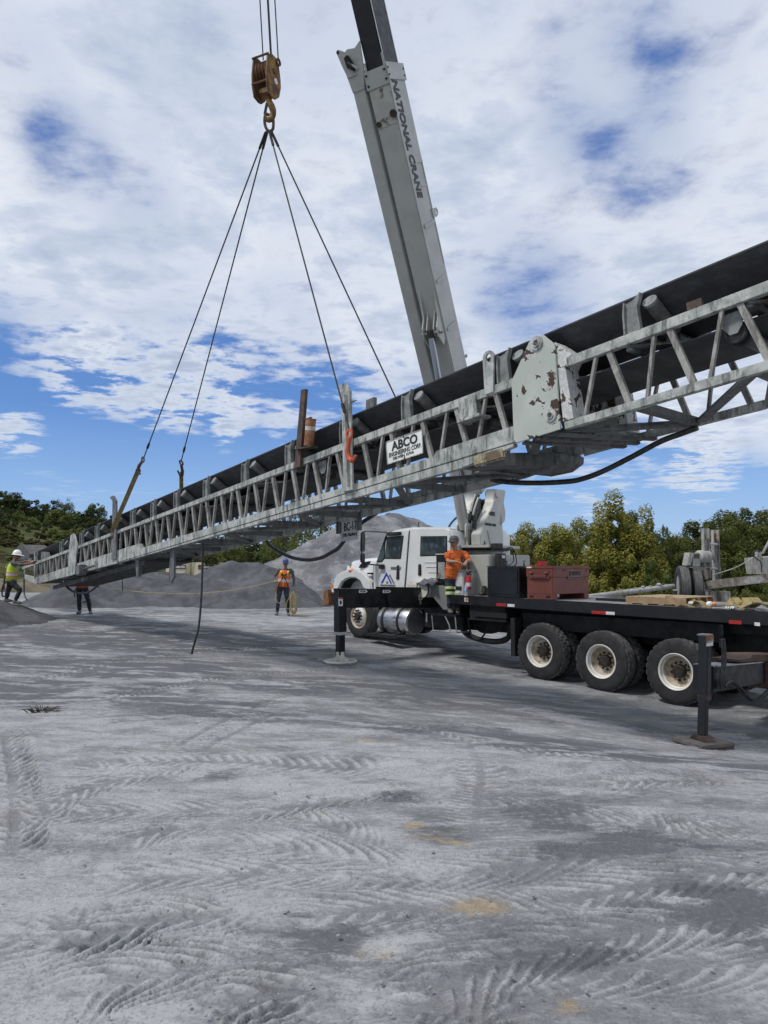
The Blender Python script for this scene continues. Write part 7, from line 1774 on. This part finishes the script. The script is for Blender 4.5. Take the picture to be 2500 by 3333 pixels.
c = sq(2290, 1812, .18); MB().lathe([(0, -.19), (.12, -.19), (.165, -.15), (.165, .15), (.12, .19), (0, .19)], c, EX, 24).build('motor_cowl', M_GREYS, mo, smooth=True)
mb = MB()
for i in range(4): sbox(mb, 2260, 1803 + 4 * i, 2284, 1805 + 4 * i, .01, -.02)
mb.build('louvre', M_CHAS, mo)
part_('motor_plate', M_GREYS, (2247, 1845, 2331, 1849, .5))
mb = MB(); a, b, c, d = sq(2237, 1840), sq(2249, 1840), sq(2257, 1800), sq(2245, 1798); mb.hexa([a, b, b + EYd * .2, a + EYd * .2, d, c, c + EYd * .2, d + EYd * .2]); mb.build('side_cover', M_GREYS, sc_, bevel=.005)
part_('gearbox_frame', M_BRNS, (2260, 1849, 2308, 1857, .4), (2260, 1857, 2268, 1886, .4), (2281, 1857, 2289, 1886, .4), (2299, 1857, 2308, 1886, .4), (2258, 1880, 2310, 1888, .4))
part_('gearbox', M_BRNS, (2254, 1888, 2268, 1912, .3), (2268, 1890, 2279, 1921, .35), (2281, 1894, 2297, 1921, .3))
part_('flange_plate', M_GREYS, (2240, 1921, 2340, 1925, .6))
gl_ = gz(sq(2300, 1930).x, SY)
for x0, x1, m_, dy in ((2258, 2296, M_CHAS, .1), (2296, 2310, M_GREYS, 0), (2310, 2338, M_BRNS, .05), (2348, 2361, M_BRNS, .2), (2361, 2382, M_GREYS, .2)):
    a, b = sq(x0, 1925, dy), sq(x1, 1925, dy); w = (b - a).length; h = a.z - gl_ + .1; a = a - ZUP * h
    MB().hexa([a, a + EX * w, a + EX * w + EYd * .3, a + EYd * .3, a + ZUP * h, a + EX * w + ZUP * h, a + EX * w + EYd * .3 + ZUP * h, a + EYd * .3 + ZUP * h]).build('support_leg', m_, sc_, bevel=.006)
for x0, y0, x1, y1, dy in ((2287, 1720, 2309, 1882, .2), (2319, 1725, 2341, 1888, .9)):
    a, b = sq(x0, y1, dy), sq(x1, y1, dy); w = (b - a).length; h = sq(x0, y0, dy).z - a.z
    mb = MB(); t_ = .02
    mb.box(a + EX * w / 2 + ZUP * h / 2, EX * w / 2, EYd * .006, ZUP * h / 2)
    for e in (0, w): mb.box(a + EX * e + EYd * -.05 + ZUP * h / 2, EX * .006, EYd * .05, ZUP * h / 2)
    p_ = mb.build('channel_post', M_GREYS, sc_)
    mb = MB()
    for i in range(3):
        for e in (.30, .68): mb.box(a + EX * w * e + ZUP * (h - .17 - .06 * i) - EYd * .010, EX * .010, EYd * .004, ZUP * .013)
    mb.build('bolt_hole', M_CHAS, p_)
    if dy > .5: MB().box(a + EX * w * .5 + ZUP * (h - .20) - EYd * .008, EX * w * .42, EYd * .003, ZUP * .11).build('rust_patch', M_RUSTY, p_)
for ya in (1771, 1850): MB().cyl(sq(2306, ya, .25), sq(2335, ya + 1, .9), .03, 10).build('cross_tube', M_GREYS, sc_, smooth=True)
MB().beam(sq(2311, 1790, .4), sq(2333, 1842, .8), .07, .02, EYd).build('strut', M_BRNS, sc_)
a0, a1 = sq(2300, 1904, .1), sq(2560, 1876, -.6)
MB().beam(a0, a1, .12, .215, ZUP).build('axle_beam', M_BRNS, sc_, bevel=.01)
d_ = (a1 - a0).normalized(); c = a0.lerp(a1, .57) - EYd * .075
oc = [(.22 * x, .085 * y) for x, y in ((-1, -.4), (-.6, -1), (.6, -1), (1, -.4), (1, .4), (.6, 1), (-.6, 1), (-1, .4))]
MB().prism(oc, c, d_, ZUP, EYd * -.012).build('octagon_plate', M_GREYS, sc_)
mb = MB(); A_, B_, C_, D_ = sq(2470, 1869, -.4), sq(2580, 1869, -.4), sq(2580, 1806, -.4), sq(2461, 1816, -.4)
mb.hexa([A_, B_, B_ + EYd * .4, A_ + EYd * .4, D_, C_, C_ + EYd * .4, D_ + EYd * .4]); mb.build('hopper_box', M_GREYS, sc_, bevel=.006)
MB().tube(bez([sq(2450, 1796, -.5), sq(2452, 1808, -.5), sq(2462, 1818, -.5), sq(2476, 1828, -.5), sq(2479, 1845, -.5), sq(2478, 1862, -.5)], 6), .016, 8).tube([sq(2450, 1796, -.5), sq(2466, 1792, -.45), sq(2474, 1798, -.4)], .014, 8).build('handle_loop', M_HOSE, sc_, smooth=True)
MB().cyl(sq(2482, 1802, -.3), sq(2512, 1745, -.3), .03, 10).box(sq(2468, 1806, -.3), EX * .06, EYd * .05, ZUP * .08).build('jack_tube', M_GREYS, sc_)
MB().tube(bez([sq(2318, 1872), sq(2352, 1862, -.1), sq(2400, 1845, -.2), sq(2440, 1822, -.3), sq(2472, 1806, -.35)], 6), .014, 8).build('cable', M_GREYS, sc_, smooth=True)
p, q_ = sq(1900, 1945, -1.2), sq(2192, 1908, .2)
tb_ = thing('steel_tube', p.lerp(q_, .5), 'long pale grey steel tube with gravel lying along it, behind the job box', 'tube')
MB().cyl(p + (p - q_) * .25, q_, .063, 20).build('tube', M_GREYS, tb_, smooth=True)
M_STONE = pm('pale_stone', (.40, .40, .40), (.30, .30, .31), 14, .9)
def stone(mb, c, r, rr, mi=0):
    seg, rings = 7, 4; vs = []
    sx, sy, sz = r * rr.uniform(.8, 1.25), r * rr.uniform(.7, 1.2), r * rr.uniform(.45, .8); ro = rr.uniform(0, 6.3)
    for i in range(rings + 1):
        a = pi * i / rings
        for k in range(seg):
            b = 2 * pi * k / seg + ro; j = 1 + .25 * (rr.random() - .5)
            vs.append(c + Vector((sin(a) * cos(b) * sx * j, sin(a) * sin(b) * sy * j, cos(a) * sz * j)))
    return mb.add(vs, [[i * seg + k, (i + 1) * seg + k, (i + 1) * seg + (k + 1) % seg, i * seg + (k + 1) % seg] for i in range(rings) for k in range(seg)], mi)
rr = random.Random(5)
big_ = [(2142, .065), (2088, .04), (2112, .03), (2060, .025)]
st_ = MB()
for i in range(60):
    t_ = rr.uniform(.35, .93); stone(st_, p.lerp(q_, t_) + ZUP * (.066) + Vector((0, rr.uniform(-.02, .02), 0)), rr.uniform(.008, .022), rr)
tag(st_.build('tube_gravel', M_STONE, None), 'grit and small stones lying along the steel tube', kind='stuff')
for i, (x, r_) in enumerate(big_):
    t_ = (x - 1900) / 292.0
    tag(stone(MB(), p.lerp(q_, t_) + ZUP * (.063 + r_ * .45), r_, rr).build('stone', M_STONE, None), ('largest white stone lying on the steel tube', 'small pale stone near the middle of the steel tube', 'small pale stone next to the largest one on the steel tube', 'smallest pale stone, farthest down the steel tube')[i], 'stone', 'stones on the steel tube')

# ================================================================== TANKS BEYOND THE PILES
TY = 95.0
M_CREAM = pm('cream_tank', (.60, .55, .42), (.54, .50, .38), 1.0, .5)
def tank_box(x0, x1, yt, sign, label):
    a, b = atY(x0, 1845, TY), atY(x1, 1845, TY); zt = atY(x0, yt, TY).z
    t_ = thing('storage_tank', ((a.x + b.x) / 2, TY + 1, -2.0), label, 'tank', 'cream tanks beyond the gravel bank')
    w = (b.x - a.x) / 2; cx = (a.x + b.x) / 2
    MB().bx(a.x, b.x, TY, TY + 9, -2, zt).build('tank_body', M_CREAM, t_, bevel=.25)
    mb = MB()
    for k in range(7):
        x = a.x + (b.x - a.x) * k / 6
        mb.cyl((x, TY + .2, zt), (x, TY + .2, zt + .85), .03, 6)
    for h in (.45, .85): mb.cyl((a.x, TY + .2, zt + h), (b.x, TY + .2, zt + h), .03, 6)
    mb.build('railing', M_CHAS, t_)
    if sign:
        s0, s1, sy0, sy1 = sign
        p0, p1 = atY(s0, sy1, TY - .05), atY(s1, sy0, TY - .05)
        s = MB().bx(p0.x, p1.x, TY - .08, TY - .01, p0.z, p1.z).build('sign_board', M_INK, t_)
        text('lettering', 'HEATEC', .5, ((p0.x + p1.x) / 2 + .25, TY - .09, (p0.z + p1.z) / 2), (1, 0, 0), ZUP, M_REFW, s, bold=.026, space=1.1, fit=(p1.x - p0.x) * .66, fith=(p1.z - p0.z) * .55)
        MB().prism([(-.2, -.2), (.2, -.2), (.12, .05), (.0, .22), (-.1, .02)], (p0.x + .30, TY - .09, (p0.z + p1.z) / 2), (1, 0, 0), ZUP, (0, -.01, 0)).build('flame_mark', M_RUSTY, s)
    return t_
tank_box(538, 610, 1830, (559, 605, 1839, 1852), 'cream tank with a black sign, nearer the low end of the conveyor')
tk2 = tank_box(630, 701, 1830, (645, 695, 1839, 1853), 'cream tank with a black sign under the dark cabinet')
MB().bx(*[atY(670, 1, TY).x, atY(684, 1, TY).x], TY + 1, TY + 1.6, atY(1, 1830, TY).z, atY(1, 1806, TY).z).build('cabinet', M_CHAS, tk2)
tank_box(873, 906, 1826, None, 'small cream tank with railings behind the man in the blue hard hat')
lp_ = atY(622, 1824, TY); lt = thing('lamp_post', (lp_.x, TY, -2), 'lamp with a pale head standing between the two cream tanks', 'lamp post')
MB().cyl((lp_.x, TY, -2), lp_, .05, 8).build('pole', M_CHAS, lt); MB().sphere(lp_, .22, 10, 8, (1.3, .8, .7)).build('lamp_head', M_REFW, lt, smooth=True)

# ================================================================== TREES
def leaf_mat(name, c1, c2, c3):
    m, t = new_mat(name, c1, .6)
    oi = t.n.new('ShaderNodeObjectInfo')
    at = t.attr('tone')
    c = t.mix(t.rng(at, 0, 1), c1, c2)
    c = t.mix(t.math('MULTIPLY', oi.outputs['Random'], .5), c, c3)
    t.set('Base Color', c); t.set('Specular IOR Level', .25)
    tr_ = t.n.new('ShaderNodeBsdfTranslucent'); t.l.new(c, tr_.inputs[0])
    ms = t.n.new('ShaderNodeMixShader'); ms.inputs[0].default_value = .38
    t.l.new(t.b.outputs[0], ms.inputs[1]); t.l.new(tr_.outputs[0], ms.inputs[2])
    t.l.new(ms.outputs[0], t.n['Material Output'].inputs['Surface'])
    return m
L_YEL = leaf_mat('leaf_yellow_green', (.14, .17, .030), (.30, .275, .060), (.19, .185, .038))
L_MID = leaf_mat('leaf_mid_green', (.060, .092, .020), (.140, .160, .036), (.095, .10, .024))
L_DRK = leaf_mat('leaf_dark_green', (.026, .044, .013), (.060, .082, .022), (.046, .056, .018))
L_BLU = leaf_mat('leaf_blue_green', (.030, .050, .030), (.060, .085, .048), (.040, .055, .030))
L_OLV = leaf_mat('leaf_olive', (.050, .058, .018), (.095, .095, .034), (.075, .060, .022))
M_BARK = pm('bark', (.10, .085, .07), (.055, .048, .04), 9, .95)
def crown_mesh(name, n, leaf, seed, shape='round', gap=.25):
    """crown of unit half width and height 1: leaf-sized faces gathered in clumps"""
    r = np.random.default_rng(seed); nc = {'shrub': 26, 'sparse': 40}.get(shape, 75)
    cl = []
    while len(cl) < nc:
        p = r.uniform(-1, 1, 3); z = p[2] * .5 + .5
        wmax = {'round': np.sqrt(max(0, 1 - (2 * z - .9) ** 2 / 1.25)), 'tall': (1 - .75 * z ** 1.6) * min(1, z * 5 + .25), 'shrub': np.sqrt(max(0, 1 - (z * 1.05) ** 2)), 'sparse': np.sqrt(max(0, 1 - (2 * z - 1) ** 2))}[shape]
        rad_ = np.hypot(p[0], p[1])
        if rad_ > wmax or (rad_ < wmax * .45 and r.random() < .6): continue
        cl.append((p[0], p[1], z, r.uniform(.55, 1.2)))
    cl = np.array(cl)
    k = r.integers(0, nc, n); c = cl[k]
    off = r.normal(0, 1, (n, 3)); off /= np.linalg.norm(off, axis=1)[:, None]
    off *= (r.uniform(.25, 1, n) ** .5)[:, None] * np.array([.26, .26, .115]) * c[:, 3:4]
    pos = c[:, :3] + off
    nrm = off * np.array([1, 1, 4]) + r.normal(0, .16, (n, 3)) + np.array([0, 0, .12]); nrm /= np.linalg.norm(nrm, axis=1)[:, None]
    a = np.cross(nrm, r.normal(0, 1, (n, 3))); a /= np.linalg.norm(a, axis=1)[:, None]; b = np.cross(nrm, a)
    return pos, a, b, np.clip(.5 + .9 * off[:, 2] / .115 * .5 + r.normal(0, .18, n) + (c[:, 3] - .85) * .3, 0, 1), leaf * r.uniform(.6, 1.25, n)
def tree_kind(name, n, leaf, seed, shape, hw, h, trunk_h, mat, limbs=9):
    """crown and trunk meshes of one kind; hw = half width, h = crown height, metres"""
    pos, a, b, tone, sz = crown_mesh(name, n, leaf, seed, shape)
    S_ = np.array([hw, hw, h]); p = pos * S_ + np.array([0, 0, trunk_h])
    s = sz[:, None]
    v = np.stack([p - a * s * .5, p + b * s * .36, p + a * s * .5, p - b * s * .36], 1).reshape(-1, 3)
    me = bpy.data.meshes.new('crown'); me.from_pydata(v.tolist(), [], np.arange(len(v)).reshape(-1, 4).tolist())
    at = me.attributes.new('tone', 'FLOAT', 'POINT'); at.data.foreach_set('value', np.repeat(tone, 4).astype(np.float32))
    me.materials.append(mat)
    r = random.Random(seed); mb = MB()
    R_ = .035 * (h + trunk_h) * .5
    mb.tube([(0, 0, -.3), (0.02, 0, trunk_h * .6), (.05, .03, trunk_h + h * .3), (.02, .0, trunk_h + h * .8)], [R_, R_ * .8, R_ * .5, R_ * .12], 8)
    for i in range(limbs):
        z0 = trunk_h + h * r.uniform(.0, .6); an = r.uniform(0, 6.28); L = hw * r.uniform(.5, .9)
        mb.tube([(0, 0, z0), (cos(an) * L * .5, sin(an) * L * .5, z0 + h * .10), (cos(an) * L, sin(an) * L, z0 + h * .24)], [R_ * .35, R_ * .22, R_ * .06], 6)
    return me, mb.mesh('trunk', M_BARK, smooth=True), h + trunk_h, hw
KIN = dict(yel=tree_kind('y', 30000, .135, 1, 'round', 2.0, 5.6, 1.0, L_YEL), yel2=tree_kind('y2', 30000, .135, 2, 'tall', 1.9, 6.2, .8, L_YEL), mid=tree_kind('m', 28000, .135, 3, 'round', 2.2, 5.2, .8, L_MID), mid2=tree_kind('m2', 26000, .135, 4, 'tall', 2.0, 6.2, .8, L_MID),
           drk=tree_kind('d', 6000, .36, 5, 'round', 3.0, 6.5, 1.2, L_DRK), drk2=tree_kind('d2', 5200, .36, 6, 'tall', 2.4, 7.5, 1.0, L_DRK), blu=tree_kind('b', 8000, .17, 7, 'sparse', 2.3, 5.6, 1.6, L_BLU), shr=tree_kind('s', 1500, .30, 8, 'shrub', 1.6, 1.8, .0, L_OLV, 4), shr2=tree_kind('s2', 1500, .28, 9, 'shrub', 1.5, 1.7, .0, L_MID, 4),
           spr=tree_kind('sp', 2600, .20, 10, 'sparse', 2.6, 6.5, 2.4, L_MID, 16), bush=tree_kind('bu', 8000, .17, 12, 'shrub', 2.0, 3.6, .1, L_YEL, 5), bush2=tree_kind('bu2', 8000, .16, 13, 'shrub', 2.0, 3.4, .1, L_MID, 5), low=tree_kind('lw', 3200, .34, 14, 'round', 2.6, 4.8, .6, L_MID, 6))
FIRST = {}
def plant(kind, px_, top, Y, wpx, label, cat='tree', group=None, base=None, seed=0, name=None):
    cm, tm, H_, hw = KIN[kind]
    p = atY(px_, top, Y); w = wpx * Y / FOC / 2
    zb = base if base is not None else gz(p.x, Y) - .2
    t_ = thing(name or ('shrub' if cat == 'shrub' else 'tree'), (p.x, Y, zb), label, cat, group, rz=(seed * 2.4) % 6.28)
    sx, sz = w / hw, max(p.z - zb, .5) / H_
    t_.scale = (sx, sx, sz)
    for nm, me in (('crown', cm), ('trunk', tm)):
        o = bpy.data.objects.new(nm, me); COL.objects.link(o); o.parent = t_
    return t_
R_TREES = [('yel2', 1985, 1628, 39, 190, 'tallest yellow-green tree behind the flatbed, standing over the job box'), ('yel', 1755, 1695, 42, 150, 'yellow-green tree next to the crane turret, farthest left of the row'), ('yel', 1862, 1682, 41, 170, 'yellow-green tree between the turret and the tallest one'),
           ('yel2', 2075, 1672, 38, 150, 'narrow yellow-green tree just right of the tallest one'), ('mid', 2170, 1742, 40, 190, 'low mid-green tree left of the twin steel posts'), ('mid', 2305, 1690, 43, 210, 'broad dark green tree behind the twin steel posts'), ('mid2', 2400, 1672, 44, 170, 'dark green tree between the twin posts and the blue-green tree'),
           ('blu', 2468, 1608, 50, 190, 'tall loose blue-green tree at the right edge'), ('mid', 2560, 1650, 45, 230, 'green tree mostly cut off by the right edge'), ('drk', 2158, 1713, 85, 52, 'small dark tree far off in the gap of the row'), ('drk', 2110, 1738, 90, 40, 'smallest dark tree far off in the gap of the row'), ('drk2', 2232, 1700, 80, 60, 'dark spire-like tree rising beyond the low mid-green one')]
R_TREES = [(k, x, tp, Y, w * (1.35 if w > 100 else 1), lb) for k, x, tp, Y, w, lb in R_TREES]
for i, (k, x, tp, Y, w, lb) in enumerate((('mid', 1700, 1722, 52, 150, 'green tree in the back row, just right of the turret'), ('yel', 1810, 1712, 52, 190, 'yellowish tree in the back row left of the tallest one'), ('yel', 1925, 1690, 50, 190, 'yellowish tree in the back row, right behind the tallest one'), ('mid2', 2040, 1668, 50, 180, 'green tree in the back row, right of the tallest one'), ('mid', 2110, 1725, 52, 200, 'green tree in the back row beside the gap'), ('mid', 2215, 1752, 54, 200, 'low green tree in the back row under the dark spire'), ('mid', 2350, 1690, 54, 240, 'broad green tree in the back row behind the twin posts'), ('drk', 2480, 1668, 56, 260, 'dark green tree in the back row below the blue-green one'))):
    plant(k, x, tp, Y, w, lb, 'tree', 'trees behind the flatbed', seed=i + 20, base=-2.2)
for i, (k, x, tp, Y, w, lb) in enumerate(R_TREES): plant(k, x, tp, Y, w, lb, 'tree', 'trees behind the flatbed', seed=i, base=-1.6)
for i, (k, x, tp, Y, w) in enumerate((('bush', 1690, 1770, 37, 120), ('bush2', 1775, 1800, 36, 150), ('bush', 1870, 1795, 35, 170), ('bush', 1960, 1780, 34.5, 160), ('bush', 2050, 1795, 34, 170), ('bush2', 2140, 1810, 33.5, 170), ('bush2', 2230, 1800, 34, 160), ('bush2', 2330, 1775, 34, 190), ('bush2', 2430, 1790, 34.5, 190), ('bush2', 2530, 1770, 35, 200), ('bush', 1915, 1860, 32, 140), ('bush', 2020, 1870, 31.5, 150), ('bush2', 2120, 1880, 31.5, 150), ('bush2', 2400, 1880, 31, 170), ('bush2', 2480, 1890, 31, 160), ('bush', 1820, 1870, 32.5, 140), ('bush2', 1740, 1865, 34, 130), ('mid', 2680, 1640, 44, 240), ('mid', 2820, 1650, 46, 260))):
    plant(k, x, tp, Y, w, ('yellow-green' if k == 'bush' else 'mid-green') + ' leafy bush at the foot of the trees behind the flatbed', 'shrub', 'bushes under the trees behind the flatbed', seed=i, base=-1.9, name='bush')
for i, (k, x, tp, Y, w) in enumerate((('drk', 1650, 1792, 130, 50), ('drk', 1690, 1775, 120, 60), ('low', 1720, 1785, 125, 70), ('drk', 1615, 1800, 135, 50))):
    plant(k, x, tp, Y, w, ('small dark', 'pointed dark', 'wide light green', 'lowest dark')[i] + ' distant tree showing past the crane turret', 'tree', 'distant trees past the turret', seed=i, base=-2)
rt = random.Random(42)
crest = lambda x: float(np.interp(x, [-300, 0, 60, 120, 170, 215, 250, 300, 345, 372, 420, 520], [1585, 1597, 1606, 1622, 1632, 1640, 1655, 1636, 1655, 1690, 1720, 1760]))
n_ = 0
for row, (Y, dy, st) in enumerate(((152, 0, 38), (146, 26, 40), (138, 52, 42), (130, 76, 46))):
    x = -170 + row * 13
    while x < 440:
        k = rt.choice(('drk', 'drk', 'drk2', 'low', 'low', 'drk'))
        w = rt.uniform(62, 108); tp = crest(x) + dy + rt.uniform(-6, 14)
        plant(k, x + rt.uniform(-8, 8), tp, Y + rt.uniform(-3, 3), w, {'drk': 'round dark green tree', 'drk2': 'tall pointed dark tree', 'low': 'lighter green round tree'}[k] + ' in the wood on the left hillside', 'tree', 'trees on the left hillside', seed=n_, base=atY(0, tp + w * rt.uniform(1.0, 1.5), Y).z); n_ += 1
        x += st * rt.uniform(.8, 1.3)
plant('spr', 215, 1617, 150, 62, 'thin-crowned tree standing above the left hillside wood', seed=3, base=atY(0, 1725, 150).z)
for i in range(95):
    v = rt.random(); x = rt.uniform(-120, 470 - 60 * v); Y = 128 - 52 * v
    top_ = crest(x) + 95 + v * 105; 
    if top_ > 1842: continue
    k = rt.choice(('shr', 'shr', 'shr2'))
    plant(k, x, top_, Y, rt.uniform(34, 78), ('olive' if k == 'shr' else 'green') + ' shrub on the open slope below the left hillside wood', 'shrub', 'shrubs on the left slope', seed=i, base=atY(0, top_ + rt.uniform(22, 42), Y).z)
for i, (k, x, tp, Y, w) in enumerate((('low', 590, 1756, 118, 110), ('low', 650, 1772, 110, 90), ('drk', 560, 1768, 122, 80), ('drk', 720, 1748, 112, 120), ('low', 790, 1740, 108, 130), ('drk', 850, 1752, 104, 110), ('low', 905, 1745, 100, 110), ('drk', 950, 1735, 98, 100), ('drk', 500, 1765, 120, 70), ('low', 540, 1788, 105, 60), ('low', 760, 1775, 92, 90), ('low', 870, 1780, 90, 90), ('low', 690, 1790, 95, 70))):
    plant(k, x, tp, Y, w, ('dark' if k == 'drk' else 'lighter') + ' green tree in the belt seen under the conveyor, beyond the tanks', 'tree', 'trees behind the tanks', seed=i, base=atY(0, 1850, Y).z)
for i, (x, tp, Y, w, lb) in enumerate(((1010, 1572, 60, 170, 'tall thin tree seen through the lattice above the tallest gravel pile'), (930, 1600, 64, 140, 'thin leafy tree seen through the conveyor left of the tallest pile'), (1075, 1640, 58, 120, 'smaller thin tree just behind the tallest gravel pile'), (985, 1690, 57, 110, 'bushy thin tree low against the flank of the tallest pile'))):
    plant('spr', x, tp, Y, w, lb, 'tree', 'thin trees behind the tallest pile', seed=i * 3, base=-1.5)

# ================================================================== LOOSE STONES ON THE YARD
rr = random.Random(9); mb = MB(); M_PEB = pm('yard_stone', (.24, .243, .25), (.33, .333, .34), 30, .95)
for i in range(1100):
    Y = 2.3 + 9 * rr.random() ** 1.6; x = rr.uniform(-.62, .62) * Y
    if rr.random() > float(fbm(np.array([x * 1.1]), np.array([Y * 1.3]), 33, 3)[0]) * 1.5: continue
    r_ = .003 + .009 * rr.random() ** 4
    stone(mb, Vector((x, Y, gz(x, Y) + r_ * .3 + .012)), r_, rr)
tag(mb.build('gravel', M_PEB, None), 'loose gravel chips scattered over the yard', kind='stuff')
g = ground_at(135, 2312); tf = MB()
for i in range(46):
    a = rr.uniform(0, 6.28); d = rr.uniform(0, .12); h = rr.uniform(.01, .05); b = g + Vector((cos(a) * d * 1.4, sin(a) * d, -.01))
    tf.tube([b, b + Vector((cos(a) * .05, sin(a) * .05, h)), b + Vector((cos(a) * .13, sin(a) * .1, h * .8))], [.006, .004, .001], 4)
tag(tf.build('dead_weed', M_HUB, None), 'dark dead clump of weed lying on the yard at the left', 'weed')
